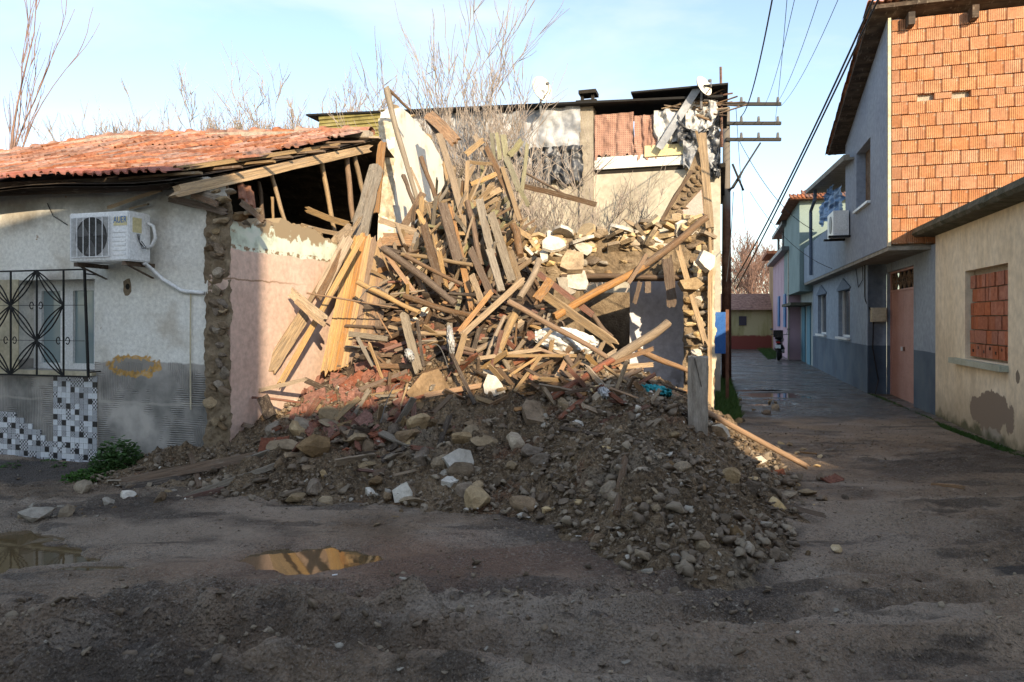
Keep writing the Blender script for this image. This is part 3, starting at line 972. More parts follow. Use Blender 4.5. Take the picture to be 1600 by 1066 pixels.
# patterned tiles at the foot of the wall (8 px each: one part)
tm = []
def tmat(name, a, b, sc):
    m = mat(name, [a, a, a], rough=.3, bump=.05, spec=.5); q = MN(m)
    w1 = q.math('SINE', q.math('MULTIPLY', q.X, 2 * math.pi / sc)); w2 = q.math('SINE', q.math('MULTIPLY', q.Z, 2 * math.pi / sc))
    q.over(q.step(q.math('MULTIPLY', w1, w2), -.1, .1), b)
    return m
tm = [tmat('tile_white', (.60, .63, .66), (.60, .63, .66), .03), tmat('tile_black', (.015, .015, .018), (.015, .015, .018), .03), tmat('tile_checks', (.60, .62, .65), (.05, .05, .06), .031),
      tmat('tile_fine', (.55, .57, .6), (.16, .17, .19), .018), tmat('tile_large', (.6, .62, .65), (.03, .03, .035), .044), tmat('tile_grey', (.36, .38, .41), (.36, .38, .41), .03)]
ta1, tz1 = FA.front(153, 592); ts = .064
_, tz0 = FA.front(140, 720)
mb = MB()
tl, _ = FA.front(84, 650); tl2, _ = FA.front(20, 650)
for i in range(60):
    for j in range(16):
        x = ta1 - ts * (i + 1); z = tz0 - .06 + ts * j
        xc, zc = x + ts / 2, z + ts / 2
        px_top = 592 if xc > tl else None
        ok_ = False
        if xc > tl: ok_ = z < tz1 - ts * .5 and (j > 0 or i > 1)
        else:
            # sloping upper edge
            lim = FA.front(84, 690)[1] + (FA.front(20, 642)[1] - FA.front(84, 690)[1]) * min((tl - xc) / (tl - tl2), 1.05)
            ok_ = z + ts < lim + .02
        if not ok_: continue
        r = random.random()
        mi = 1 if (i * 2 + j * 3) % 7 == 0 else (0 if r < .3 else 2 if r < .5 else 3 if r < .68 else 4 if r < .85 else 5)
        g_ = .0015
        mb.box(x + g_, x + ts - g_, -.014 - random.random() * .002, -.002, z + g_, z + ts - g_, mi)
o = mb.build('patterned_wall_tiles', tm, HA); o['kind'] = 'stuff'
mb = MB(); mb.box(ta1 - .42, ta1 + .004, -.006, -.001, tz0 - .0, tz1); mb.build('tile_mortar', M['mortar'], HA)

# broken end of the wall, rough mud brick
def rough_face(name, x0, x1, z0, z1, fn, amp, m, parent, step=.02, seed=1, edge=.03):
    xs = np.arange(x0, x1 + step, step); zs = np.arange(z0, z1 + step, step)
    X, Z = np.meshgrid(xs, zs)
    d = np.abs(fbm(X, Z, 6, 4, seed, .6)) * 2.2 * amp + fbm(X, Z, 2, 2, seed + 3) * amp
    jx = fbm(Z, X * 0, 9, 3, seed + 5) * edge * 3
    v = [fn(X[i, j] + (jx[i, j] if j in (0, X.shape[1] - 1) else 0), Z[i, j], -d[i, j]) for i in range(X.shape[0]) for j in range(X.shape[1])]
    nx = X.shape[1]
    f = [(i * nx + j, i * nx + j + 1, (i + 1) * nx + j + 1, (i + 1) * nx + j) for i in range(X.shape[0] - 1) for j in range(nx - 1)]
    return add(name, mesh(name, v, f, m, True), parent)
rough_face('broken_wall_end', -.30, .005, 0, 2.85, lambda x, z, d: (x, -.005 + d, z), .07, M['mud'], HA)
for k in range(34):
    z = random.uniform(.3, 2.8); x = random.uniform(-.25, -.04)
    mk = random.choice(['clod', 'stone', 'clod'])
    s_ = random.uniform(.07, .16)
    add('stone', random.choice(ROCK[mk]), HA, (x, -.03, z), (random.random() * 6, random.random(), 0), (s_ * 1.3, s_, s_ * .8))
# party wall (pink, mint band, mud top) with the tall white gable behind
M['party'] = mat('pink_plaster', [(.56, .40, .32), (.64, .47, .38), (.68, .52, .43)], scale=1.4, bscale=14, bump=.15, bdist=.01, rough=.9)
n = MN(M['party'])
zz = n.math('ADD', n.Z, n.math('MULTIPLY', n.math('SUBTRACT', n.noise(4, 5), .5), .09))
n.over(n.step(zz, 2.36, 2.37), n.ramp(n.noise(5, 5, off=3), [(.40, .45, .36), (.58, .66, .55), (.68, .72, .62)], .35, .6))
n.over(n.math('MULTIPLY', n.step(n.math('ABSOLUTE', n.math('SUBTRACT', zz, 2.39)), .03, .015), n.step(n.noise(14, 4, off=6), .5, .55)), (.25, .17, .1))
n.over(n.step(n.math('ADD', n.Z, n.math('MULTIPLY', n.math('SUBTRACT', n.noise(6, 5, off=5), .5), .5)), 2.59, 2.62), (.30, .235, .15))
n.over(n.step(n.Y, 3.3, 3.32), n.ramp(n.noise(3, 5, off=8), [(.50, .45, .36), (.68, .64, .56), (.72, .69, .62)], .3, .5))
crk = n.math('ABSOLUTE', n.math('SUBTRACT', n.Z, n.math('ADD', 2.0, n.math('MULTIPLY', n.noise(5, 4, off=17), .08))))
n.over(n.math('MULTIPLY', n.step(crk, .012, .006), n.step(n.Y, 1.6, .6)), (.3, .2, .13))
def PS(px, py): return FA.side(px, py, 0.0)
top = [PS(360, 350), PS(372, 344), PS(385, 352), PS(398, 346), PS(412, 342), PS(430, 348), PS(446, 344), PS(462, 352), PS(480, 356), PS(500, 366), PS(520, 378), PS(545, 388), PS(575, 392), PS(614, 398),
       PS(616, 340), PS(618, 280), PS(616, 230), PS(618, 195), PS(620, 173), PS(628, 168), PS(643, 182), PS(656, 198), PS(668, 212), PS(680, 230), PS(690, 250), PS(700, 270), PS(720, 300), PS(740, 330)]
top2 = []
for i, (b, z) in enumerate(top):
    top2.append((b, z))
    if i < len(top) - 1:
        for q in (1, 2):
            t = q / 3; bb = b + (top[i + 1][0] - b) * t; z2 = z + (top[i + 1][1] - z) * t
            top2.append((bb + random.uniform(-.02, .02), z2 + random.uniform(-.035, .035)))
poly = [(top2[0][0], -.2)] + top2 + [(top2[-1][0], -.2)]
mb = MB(); mb.prism(poly, lambda b, z: (0, b, z), (-.28, 0, 0))
mb.build('party_wall', M['party'], HA)
rough_face('gable_broken_edge', -.27, .0, 2.45, 4.85, lambda x, z, d: (x, PS(617, 280)[0] - .01 + d, z), .05, mat('torn_plaster', [(.34, .27, .17), (.55, .48, .36), (.68, .63, .52)], scale=6, bscale=30, bump=.5), HA, seed=6)
for k in range(40):   # mud lumps on the torn wall top
    t = random.random(); i = int(t * 12); b, z = top[i]
    s_ = random.uniform(.06, .17)
    add('mud_lump', random.choice(ROCK['stone'] + ROCK['clod']), HA, (random.uniform(-.25, -.02), b + random.uniform(0, .2), z - .02 + random.uniform(-.03, .04)), (random.random() * 6, 0, random.random() * 6), (s_ * 1.4, s_ * 1.4, s_ * .7))
for k in range(16):
    b, z = top[18 + k % 9]; s_ = random.uniform(.08, .18)
    add('mud_lump', random.choice(ROCK['stone']), HA, (random.uniform(-.2, -.03), b + random.uniform(0, .3), z + random.uniform(-.05, .05)), (random.random() * 6, 0, 0), (s_ * 1.3, s_ * 1.3, s_ * .7))

# roof of the left house
BE, BR = -.42, 3.45
aE = FA.front(268, 265, BE)[0]; aR = FA.front(586, 212, BR)[0]
def ridge_z(a):
    xs = [FA.front(-200, 300, BR)[0], FA.front(0, 247, BR)[0], FA.front(185, 219, BR)[0], FA.front(400, 214, BR)[0], FA.front(590, 212, BR)[0]]
    zs = [4.2, FA.front(0, 247, BR)[1], FA.front(185, 219, BR)[1], FA.front(400, 214, BR)[1], FA.front(590, 212, BR)[1]]
    return float(np.interp(a, xs, zs))
EZ = 3.10
def roof_pt(a, t, dz=0.0):
    b = BE + (BR - BE) * t
    return Vector((a, b, EZ + (ridge_z(a) - EZ) * t - .07 * math.sin(t * math.pi) + .03 * math.sin(a * 2.1 + t * 3) + dz))
mb = MB()
NA = 18
for i in range(NA):
    for j in range(6):
        q = []
        for (ii, jj) in ((i, j), (i + 1, j), (i + 1, j + 1), (i, j + 1)):
            t = jj / 6; ar = aE + (aR - aE) * t; a = -9.2 + (ar + 9.2) * ii / NA
            q.append(roof_pt(a, t, -.05))
        mb.poly(q)
        mb.poly([p + Vector((0, 0, -.03)) for p in q][::-1])
mb.build('roof_boarding', W['dark'], HA, fixn=False)
mb = MB()
for i in range(8):
    a, a2 = -9.2 + 9.2 * i / 8, -9.2 + 9.2 * (i + 1) / 8
    mb.poly([(a, BR, ridge_z(a) - .05), (a2, BR, ridge_z(a2) - .05), (a2, 6.9, 3.1), (a, 6.9, 3.1)])
mb.build('rear_roof_slope', W['dark'], HA, fixn=False)
# tile mesh
def tile_mesh(m, w=.25, l=.43):
    prof = [(-.5, .0), (-.42, .035), (-.30, .04), (-.2, .008), (0, .0), (.08, .028), (.2, .034), (.3, .006), (.5, .0)]
    v = []; f = []
    for (y, zb) in ((0, 0), (l, -.035)):
        for (x, z) in prof: v.append((x * w, y, z + zb + .022))
    for (x, z) in prof: v.append((x * w, 0.0, z + .022 - .02))
    k = len(prof)
    for i in range(k - 1):
        f.append((i, i + 1, k + i + 1, k + i)); f.append((2 * k + i, 2 * k + i + 1, i + 1, i))
    return mesh('roof_tile', v, f, m)
TM = [tile_mesh(M['tile_roof']), tile_mesh(M['rooftile_shade'])]
NR = 11
for j in range(NR):
    t = j / NR
    ar = aE + (aR - aE) * t
    for i in range(27):
        a = ar - .17 - .236 * i + random.uniform(-.012, .012)
        if i == 0 and j in (2, 5, 8): continue
        p = roof_pt(a, t); p2 = roof_pt(a, t + .1)
        sl = math.atan2(p2.z - p.z, p2.y - p.y)
        o = add('roof_tile', TM[1] if j == 0 else TM[0], HA, (p.x, p.y - .03, p.z + .028 + random.uniform(0, .02)), (sl + random.uniform(.02, .07), random.uniform(-.05, .05), random.uniform(-.05, .05) + (random.uniform(-.3, .3) if i == 0 else 0)))
# cylinder ridge caps
cap = MB()
R_ = .115
for (y, r) in ((0, R_ * 1.2), (.05, R_ * 1.2), (.05, R_), (.46, R_ * .86)):
    for k in range(9):
        an = math.pi * k / 8; cap.v.append(Vector((y, math.cos(an) * r, math.sin(an) * r)))
for i in range(3):
    for k in range(8):
        a = i * 9 + k; cap.f.append([a, a + 1, a + 10, a + 9]); cap.mi.append(0)
capm = cap.me('ridge_tile', M['tile_roof'], True, False)
ax = aR - .5
while ax > -9:
    z = ridge_z(ax); z2 = ridge_z(ax + .42)
    add('ridge_tile', capm, HA, (ax, BR, z + .02), (0, -math.atan2(z2 - z, .42) + random.uniform(-.04, .04), random.uniform(-.06, .06)))
    ax -= .42
mb = MB(); 
for i in range(22):
    a, a2 = aR - i * .4, aR - (i + 1) * .4
    mb.bar((a, BR - .13, ridge_z(a) - .02), (a2, BR - .13, ridge_z(a2) - .02), .14, .1)
mb.build('ridge_mortar', M['mortar'], HA)

def tim(name, p, q, w, t, col, kind='plank', parent=None, label=None, cat=None, group=None, roll=0.0):
    """timber between two world points"""
    me = random.choice((LOG if kind == 'log' else PLANK)[col])
    m = orient(Vector(p), Vector(q), w, t, roll)
    o = add(name, me)
    if parent is not None:
        o.parent = parent
        bpy_inv = Matrix.Translation(parent.location) @ Matrix.Rotation(parent.rotation_euler.z, 4, 'Z')
        m = bpy_inv.inverted() @ m
    o.matrix_basis = m
    if label or cat: tag(o, label, cat, group)
    return o
def wA(px, py, a):           # world point on the plane a=const of the left house
    b, z = FA.side(px, py, a); return FA.w(a, b, z)
def wAf(px, py, b):
    a, z = FA.front(px, py, b); return FA.w(a, b, z)
# verge beam, posts, battens of the open attic (parts of the house)
tim('rafter', wA(278, 299, -.30), wA(577, 232, -.12), .115, .09, 'yellow', parent=HA)
tim('rafter', wA(290, 262, -.45), wA(560, 222, -.3), .05, .05, 'tan', parent=HA)
tim('rafter', wAf(-100, 300, -.2), wAf(272, 285, -.12), .16, .1, 'dark', parent=HA)
for (x1, y1, x2, y2, w, c, a) in ((424, 272, 446, 348, 7, 'tan', -.35), (503, 255, 525, 372, 8, 'tan', -.3), (542, 247, 552, 345, 9, 'orange', -.25), (554, 244, 570, 310, 8, 'tan', -.2),
                                 (425, 308, 426, 350, 5, 'yellow', -.25), (404, 284, 411, 350, 7, 'brown', -.6), (389, 296, 400, 345, 6, 'tan', -.8), (352, 282, 358, 320, 7, 'brown', -.3)):
    p, q = wA(x1, y1, a), wA(x2, y2, a); tim('attic_post', p, q, w * p.y / F, w * p.y / F, c, 'log', HA)
for k in range(8):   # batten ends poking from under the tiles
    t = .06 + .9 * k / 7; p = roof_pt(aE + (aR - aE) * t + .16, t, -.02); q = roof_pt(aE + (aR - aE) * t - .9, t, -.02)
    mb = MB(); mb.bar(p + Vector((random.uniform(-.05, .12), 0, 0)), q, .06, .025); mb.build('batten', W[random.choice(['tan', 'brown', 'brown'])], HA)
for (x1, y1, x2, y2, w, c, b) in ((262, 310, 352, 331, 11, 'brown', -.06), (280, 292, 345, 312, 12, 'grey', -.08), (300, 306, 340, 320, 9, 'brown', -.12), (283, 298, 330, 303, 7, 'grey', -.03), (376, 316, 412, 345, 9, 'brown', .02), (171, 324, 250, 297, 6, 'yellow', -.1), (203, 326, 232, 319, 3, 'tan', -.06)):
    tim('wall_plank', wAf(x1, y1, b), wAf(x2, y2, b), w * 7.5 / F, .03, c, parent=HA)
for (x, y, b, s_, mk) in ((350, 314, -.02, .2, 'stone'), (338, 300, .02, .13, 'stone'), (362, 300, .03, .14, 'stone'), (395, 332, .12, .22, 'stone'), (375, 338, .05, .2, 'clod'), (345, 345, -.03, .2, 'stone')):
    a, z = FA.front(x, y, b)
    add('mud_lump', ROCK[mk][1], HA, (a, b, z), (.3, .2, x), (s_ * 1.2, s_, s_ * .85))
for k in range(5):
    p = FA.side(385 + k * 8, 322 + k * 5, -.12)
    add('roof_tile', TM[0], HA, (-.12 - .04 * k, p[0], p[1]), (.9, .5, 1.2 + k * .15))
# pipe running down from the hose end
hp = FA.front(300, 458); hp2 = FA.front(300, 640)
mb = MB(); mb.tube([(hp[0], -.02, hp[1]), (hp[0] - .005, -.02, (hp[1] + hp2[1]) / 2), (hp2[0], -.02, hp2[1])], .008); mb.build('conduit', M['cream_panel'], HA)
mb = MB(); mb.tube([(FA.front(75, 318)[0], -.01, FA.front(75, 318)[1]), (FA.front(85, 340)[0], -.015, FA.front(85, 338)[1]), (FA.front(108, 352)[0], -.02, FA.front(108, 352)[1])], .005); mb.build('conduit', M['wire'], HA)

# iron window grille: a thing bolted to the wall, built as part of the house
gb = -.16
def GP(px, py): a, z = FA.front(px, py, gb); return (a, gb, z)
ga1, gz1 = GP(132, 421)[0], GP(132, 421)[2]; gz0 = GP(138, 589)[2]; gx0 = GP(-95, 421)[0]
ga1b = GP(138, 589)[0]
mb = MB()
for z in (gz1, gz0): mb.bar((gx0, gb, z), (ga1b if z == gz0 else ga1, gb, z), .02, .018)
mb.bar((ga1, gb, gz1), (ga1b, gb, gz0), .024, .02)
mb.bar((ga1, gb, gz1 - .05), (ga1, 0, gz1 - .05), .014, .014); mb.bar((ga1b, gb, gz0 + .05), (ga1b, 0, gz0 + .05), .014, .014)
gz_m = [gz0, gz0 + (gz1 - gz0) / 3, gz0 + (gz1 - gz0) * 2 / 3, gz1]
step_ = (GP(90, 500)[0] - GP(8, 500)[0]) / 2
c0 = ga1 - step_ * .0
cols_ = [ga1 - .30 - step_ * k for k in range(5)]
for x in cols_: mb.bar((x, gb, gz0), (x, gb, gz1), .016, .014)
for z in gz_m[1:3]: mb.bar((gx0, gb, z), (ga1, gb, z), .006, .006)
def arc(cx, cz, x, z, s):
    pts = []
    for i in range(9):
        t = i / 8; bx = cx + (x - cx) * t; bz = cz + (z - cz) * t
        o_ = math.sin(t * math.pi) * .055 * s; dx, dz = x - cx, z - cz; L = math.hypot(dx, dz)
        pts.append((bx - dz / L * o_, gb - .006, bz + dx / L * o_))
    return pts
h3 = (gz1 - gz0) / 3
for ci, x in enumerate(cols_ + [ga1 - .30 + step_]):
    for zi in range(4):
        if (ci + zi) % 2: continue
        z = gz_m[zi]
        for sx in (-1, 1):
            for sz in (-1, 1):
                ex, ez = x + sx * step_, z + sz * h3
                if ez < gz0 - .01 or ez > gz1 + .01 or ex > ga1 + .03 or x > ga1 or ex < gx0: continue
                for s_ in (-1, 1, 0): mb.tube(arc(x, z, ex, ez, s_), .0078, 5)
for (x, z) in [(cols_[0], (gz_m[2] + gz_m[1]) / 2 - h3 * .5), (cols_[1], gz_m[2] ), (cols_[2], gz_m[1])]:
    for sx in (-1, 1):
        pts = [(x + sx * (.02 + .055 * (1 - math.cos(t * .7)) * .5 + .02), gb - .008, z + .04 * math.sin(t * .7)) for t in range(9)]
        mb.tube(pts, .007, 4)
mb.build('window_grille', M['black_iron'], HA, smooth=False)

# air conditioner on the left house
aa0, az0 = FA.front(108, 410, -.42); aa1, az1 = FA.front(201, 329, -.42)
AC = thing('air_conditioner', 'white outdoor air conditioner unit with AUER badge mounted above the iron window grille', 'air conditioner', FA.w(aa0, -.42, az0), -TH)
w_, h_ = aa1 - aa0, az1 - az0
mb = MB(); mb.box(0, w_, 0, .30, 0, h_); cm = mb.me('casing', M['white_metal'])
bm = bmesh.new(); bm.from_mesh(cm); bmesh.ops.bevel(bm, geom=bm.edges[:], offset=.012, segments=2, affect='EDGES'); bm.to_mesh(cm); bm.free()
add('casing', cm, AC)
fc = (w_ * .38, h_ * .50); fr = h_ * .405
mb = MB(); mb.prism([(fc[0] + fr * math.cos(t * math.pi / 20), fc[1] + fr * math.sin(t * math.pi / 20)) for t in range(40)], lambda x, z: (x, -.003, z), (0, .002, 0)); mb.build('fan_opening', M['dark'], AC)
mb = MB()
for k in range(3):
    an = k * 2.1 + .4
    mb.prism([(fc[0] + .03 * math.cos(an), fc[1] + .03 * math.sin(an)), (fc[0] + fr * .9 * math.cos(an - .3), fc[1] + fr * .9 * math.sin(an - .3)), (fc[0] + fr * .93 * math.cos(an + .25), fc[1] + fr * .93 * math.sin(an + .25)), (fc[0] + fr * .8 * math.cos(an + .6), fc[1] + fr * .8 * math.sin(an + .6))], lambda x, z: (x, -.006, z), (0, .002, 0))
mb.build('fan', M['grey_plastic'], AC)
mb = MB()
x0g, x1g, z0g, z1g = .045, w_ * .70, .05, h_ - .05
for k in range(34):
    z = z0g + (z1g - z0g) * k / 33; mb.bar((x0g, -.018, z), (x1g, -.018, z), .0035, .0035)
mb.build('guard_wires', M['grey_plastic'], AC)
mb = MB()
for k in range(7):
    x = x0g + (x1g - x0g) * k / 6; mb.bar((x, -.022, z0g), (x, -.022, z1g), .006, .006)
for z in (z0g, z1g): mb.bar((x0g, -.022, z), (x1g, -.022, z), .008, .008)
mb.build('guard_frame', M['white_metal'], AC)
mb = MB()
for k in range(6): mb.box(w_ * .74, w_ * .95, -.005, 0, h_ * (.12 + .09 * k), h_ * (.12 + .09 * k) + .028)
mb.build('louvre', M['white_metal'], AC)
M['ochre'] = mat('badge_ochre', [(.60, .52, .28), (.62, .54, .30), (.64, .56, .32)], rough=.5, bump=.02)
mb = MB(); mb.box(w_ * .755, w_ * .975, -.004, .0, h_ * .71, h_ * .885); bd = mb.build('badge', M['ochre'], AC)
cu = bpy.data.curves.new('badge_text', 'FONT'); cu.body = 'AUER'; cu.size = .098; cu.extrude = .0008; cu.align_x = 'CENTER'
to = bpy.data.objects.new('badge_text', cu); COL.objects.link(to)
dg = bpy.context.evaluated_depsgraph_get(); tme = bpy.data.meshes.new_from_object(to.evaluated_get(dg)); bpy.data.objects.remove(to)
M['badge_blue'] = mat('badge_blue', [(.02, .14, .38), (.02, .15, .4), (.02, .15, .4)], rough=.5, bump=.02)
tme.materials.clear(); tme.materials.append(M['badge_blue'])
bd2 = add('lettering', tme, bd, (w_ * .865, -.006, h_ * .765), (rad(90), 0, 0), (.72, 1, 1))
mb = MB(); mb.box(w_ + .001, w_ + .004, .05, .17, h_ * .58, h_ * .88); mb.build('side_sticker', M['ochre'], AC)
mb = MB(); mb.tube([(w_ + .03, .22, h_ * .8), (w_ + .09, .24, h_ * .74), (w_ + .1, .26, h_ * .5), (w_ + .05, .26, h_ * .34), (w_ + .0, .24, h_ * .3)], .018, 8); mb.build('pipe', M['white_pvc'], AC, smooth=True)
mb = MB()
for k in range(3): mb.tube([(w_ + .01, .1 + .02 * k, h_ * .56), (w_ + .02, .12, h_ * .4), (w_ + .03 + .02 * k, .15, h_ * .26), (w_ + .03, .2, h_ * .3), (w_ + .01, .16, h_ * .42)], .004, 4)
mb.build('cable', M['wire'], AC)
for x in (.04, w_ * .86):
    mb = MB(); mb.box(x, x + .05, .02, .42, -.045, -.002); mb.bar((x + .025, .05, -.03), (x + .025, .42, -.16), .03, .01); mb.build('bracket', W['brown'], AC)
ho = FA.front(232, 412, -.3); he = FA.front(320, 458, -.01)
mb = MB()
L0 = lambda a, b, z: tuple(Vector((a - aa0, b + .42, z - az0)))
mb.tube([L0(aa1 - .02, -.2, az0 - .01), L0(*[FA.front(228, 413, -.15)[0], -.15, FA.front(228, 413, -.15)[1]]), L0(FA.front(255, 437, -.04)[0], -.04, FA.front(255, 437, -.04)[1]), L0(FA.front(285, 455, -.025)[0], -.025, FA.front(285, 455, -.025)[1]), L0(he[0], -.025, he[1])], .022, 8)
mb.build('insulated_pipe', M['white_pvc'], AC, smooth=True)

# ================================================================== COLLAPSED HOUSE, standing remains on the right
FC = Frame(2.64, 9.3)
HC = thing('ruined_house', 'roofless remains of the collapsed mud and stone house beside the lane', 'house', (FC.ox, FC.oy, 0), -TH)
def FCp(px, py, b=0.0): return FC.front(px, py, b)
o0, _ = FCp(905, 500); o1, _ = FCp(1068, 500); _, ozt = FCp(985, 438)
_, tzr = FCp(1095, 352); _, tzl = FCp(830, 384)
mb = wall_holes(-4.2, -.0, -.2, 2.62, [(o0, o1, -.1, ozt)], 'a', .05, .34)
finish_wall(mb, 'front_wall', M['mud'], HC)
rough_face('wall_face', -3.6, -.02, ozt, 2.72, lambda x, z, d: (x, .045 + d, z), .09, M['mud'], HC, step=.03, seed=12)
rough_face('pier_face', o1, .0, -.1, ozt, lambda x, z, d: (x, .045 + d, z), .09, M['mud'], HC, step=.025, seed=14)
# lane-side wall, edge lit
M['lime'] = mat('lime_render', [(.40, .34, .23), (.58, .51, .37), (.66, .60, .47)], scale=3, bscale=20, bump=.3, bdist=.02)
mb = MB(); mb.prism([(.05, -.2), (.05, 2.75), (.5, 2.7), (1.5, 2.5), (3.0, 2.6), (3.1, 3.3), (3.5, 3.3), (3.5, -.2)], lambda b, z: (-.01, b, z), (-.33, 0, 0)); mb.build('lane_wall', M['mud'], HC)
mb = MB(); mb.prism([(.01, 0), (.0, 1.0), (.02, 1.9), (.01, 2.5), (3.4, 2.5), (3.4, 0)], lambda b, z: (.012, b, z), (-.02, 0, 0)); mb.build('lane_render', M['lime'], HC)
rough_face('corner_render', -.05, .015, -.05, 2.5, lambda x, z, d: (x, -.07 + d * .8, z), .05, M['lime'], HC, seed=33, edge=.03)
_p = lambda px, py, b=-.10: FC.w(*((FCp(px, py, b)[0]), b, FCp(px, py, b)[1]))
tim('post', _p(1097, 210), _p(1109, 356), .105, .09, 'tan', 'plank', HC)
tim('post', _p(1107, 340), _p(1111, 470), .05, .05, 'yellow', 'log', HC)
tim('post', _p(1110, 430), _p(1107, 706), .055, .05, 'yellow', 'plank', HC)
tim('post', _p(1101, 255, -.12), _p(1103, 345, -.12), .03, .03, 'brown', 'plank', HC)
# stones in the wall
def stone(mk, a, b, z, s, f=(1.3, .9, .8), nm='stone'):
    add(nm, random.choice(ROCK[mk]), HC, (a, b, z), (random.uniform(-.3, .3), random.uniform(-.4, .4), random.uniform(-.5, .5)), (s * f[0], s * f[1], s * f[2]))
for i in range(17):
    for j in range(3):
        a = -3.4 + i * .2 + random.uniform(-.04, .04); z = ozt + .10 + j * .17 + random.uniform(-.03, .03)
        if random.random() < .12: continue
        stone(random.choice(['stone', 'chip_yellow', 'clod', 'mortar']), a, .015 + random.uniform(-.03, .03), z, random.uniform(.14, .24))
for j in range(13):
    for i in range(2):
        stone(random.choice(['stone', 'stone', 'mortar', 'chip_yellow']), o1 + .10 + i * .13 + random.uniform(-.03, .03), .02, .5 + j * .15, random.uniform(.12, .22))
# flat plaster-faced slabs and stones heaped on the wall top
for k in range(120):
    px = random.uniform(812, 1108); t = (px - 812) / 296
    py = 388 - 38 * t + random.uniform(-16, 22)
    a, z = FCp(px, py, random.uniform(-.1, .1))
    s_ = random.uniform(.13, .36)
    mk = random.choice(['chip_yellow', 'plaster_chip', 'chip_yellow', 'stone'])
    if random.random() < .6:
        o = add('slab', random.choice(CHIP[mk]), HC, (a, random.uniform(-.08, .15), z), (random.uniform(-.3, 1.1), random.uniform(-.35, .35), random.random() * 6), (s_ * 1.3, s_, .045))
    else:
        o = add('stone', random.choice(ROCK['stone' if mk != 'plaster_chip' else mk]), HC, (a, random.uniform(-.05, .2), z), (random.random(), random.random(), 0), (s_, s_ * .8, s_ * .7))
for k in range(34):   # right corner lumps
    px = random.uniform(1084, 1104); py = random.uniform(345, 600)
    a, z = FCp(px, py); s_ = random.uniform(.09, .19)
    add('stone', random.choice(ROCK[random.choice(['chip_yellow', 'plaster_chip', 'stone'])]), HC, (a, random.uniform(-.08, .02), z), (random.random() * 6, 0, 0), (s_, s_, s_))
# lintel, rooms behind
tim('lintel', FC.w(*((FCp(880, 432)[0]), -.04, FCp(900, 432)[1])), FC.w(o1 + .1, -.04, ozt + .02), .09, .14, 'brown', 'log', HC)
M['white_room'] = mat('room_whitewash', [(.62, .62, .66), (.72, .72, .76), (.76, .76, .79)], scale=2, bscale=12, bump=.1)
n = MN(M['white_room'])
n.over(n.math('MULTIPLY', n.step(n.Z, .95, .6), n.step(n.noise(5, 4), .46, .54)), (.26, .24, .22))
mb = MB(); pa0, _ = FCp(984, 500, 1.0); mb.box(pa0, -.34, 1.0, 1.12, -.1, 2.45); mb.build('inner_wall', M['white_room'], HC)
mb = MB(); mb.box(-4.2, -.34, 3.2, 3.4, -.1, 2.1); mb.build('rear_wall', M['mud'], HC)
mb = MB(); mb.box(-3.3, pa0 - .02, .4, 2.4, 2.40, 2.5); mb.box(-3.35, -3.25, .4, 3.2, 0, 2.4); mb.build('ceiling', W['dark'], HC)
# triangular remnant of the rear gable with leaning post
mb = MB()
tri = [FCp(1030, 346, 2.6), FCp(1052, 305, 2.6), FCp(1064, 288, 2.6), FCp(1078, 262, 2.6), FCp(1090, 232, 2.6), FCp(1099, 214, 2.6), FCp(1107, 260, 2.6), FCp(1110, 346, 2.6)]
mb.prism(tri, lambda x, z: (x, 2.6, z), (0, .3, 0)); mb.build('gable_remnant', M['mud'], HC)
M['pinkish'] = mat('pinkish_plaster', [(.40, .30, .26), (.48, .37, .33), (.5, .4, .36)], scale=3, bump=.2)
mb = MB(); mb.prism([FCp(1052, 344, 2.58), FCp(1096, 296, 2.58), FCp(1100, 344, 2.58)], lambda x, z: (x, 2.58, z), (0, .015, 0)); mb.build('plaster_patch', M['pinkish'], HC)
for i in range(7):
    for j in range(5 - int(i * .0)):
        px = 1056 + i * 7; py = 338 - j * 14 - i * 7
        if py < 345 - (px - 1035) * 1.9 + 12 or py < 235: continue
        if py > 345 - (px - 1050) * 1.05: continue
        a, z = FCp(px, py, 2.55)
        add('stone', random.choice(ROCK['clod']), HC, (a, 2.58, z), (random.random(), random.random(), 0), (.15, .1, .1))
def wC(px, py, b): a, z = FCp(px, py, b); return FC.w(a, b, z)
tim('post', wC(1034, 345, 2.5), wC(1080, 268, 2.5), .06, .05, 'brown', 'plank', HC)
tim('post', wC(1088, 205, 2.52), wC(1101, 255, 2.5), .04, .04, 'tan', 'plank', HC)

# ================================================================== BUILDING BEHIND with makeshift upper floor
FB = Frame(4.6, 15.0)
HB = thing('shanty_building', 'pale stuccoed building behind the ruin, its upper floor closed with cloth and tarpaulin', 'building', (FB.ox, FB.oy, 0), -TH)
def BP(px, py, b=0.0): a, z = FB.front(px, py, b); return a, z
M['stucco'] = mat('stucco_beige', [(.33, .31, .25), (.44, .41, .335), (.49, .46, .385)], scale=1.1, bscale=8, bump=.3, bdist=.03, rough=.9, detail=8)
n = MN(M['stucco']); n.over(n.math('MULTIPLY', n.step(n.noise(1.3, 6, (1, 1, .4), off=4), .52, .68), .5), (.27, .24, .19))
bE = BP(1126, 300)[0]
mb = MB(); mb.box(-11.2, bE, 0, .25, -.1, 4.86); mb.box(bE - .25, bE, .25, 5, -.1, 4.86); mb.build('wall', M['stucco'], HB)
mb = MB(); mb.box(-11.2, bE + .1, 0, 5, 4.86, 4.95); mb.box(-11.2, bE, 2.2, 2.4, 4.95, 6.2); mb.build('upper_floor', M['dark'], HB)
c0_, _ = BP(906, 200, -.08); c1_, _ = BP(927, 200, -.08)
mb = MB(); mb.box(c0_, c1_, -.10, .3, 3.3, 6.45); mb.build('concrete_column', M['concrete'], HB)
cc = (c0_ + c1_) / 2
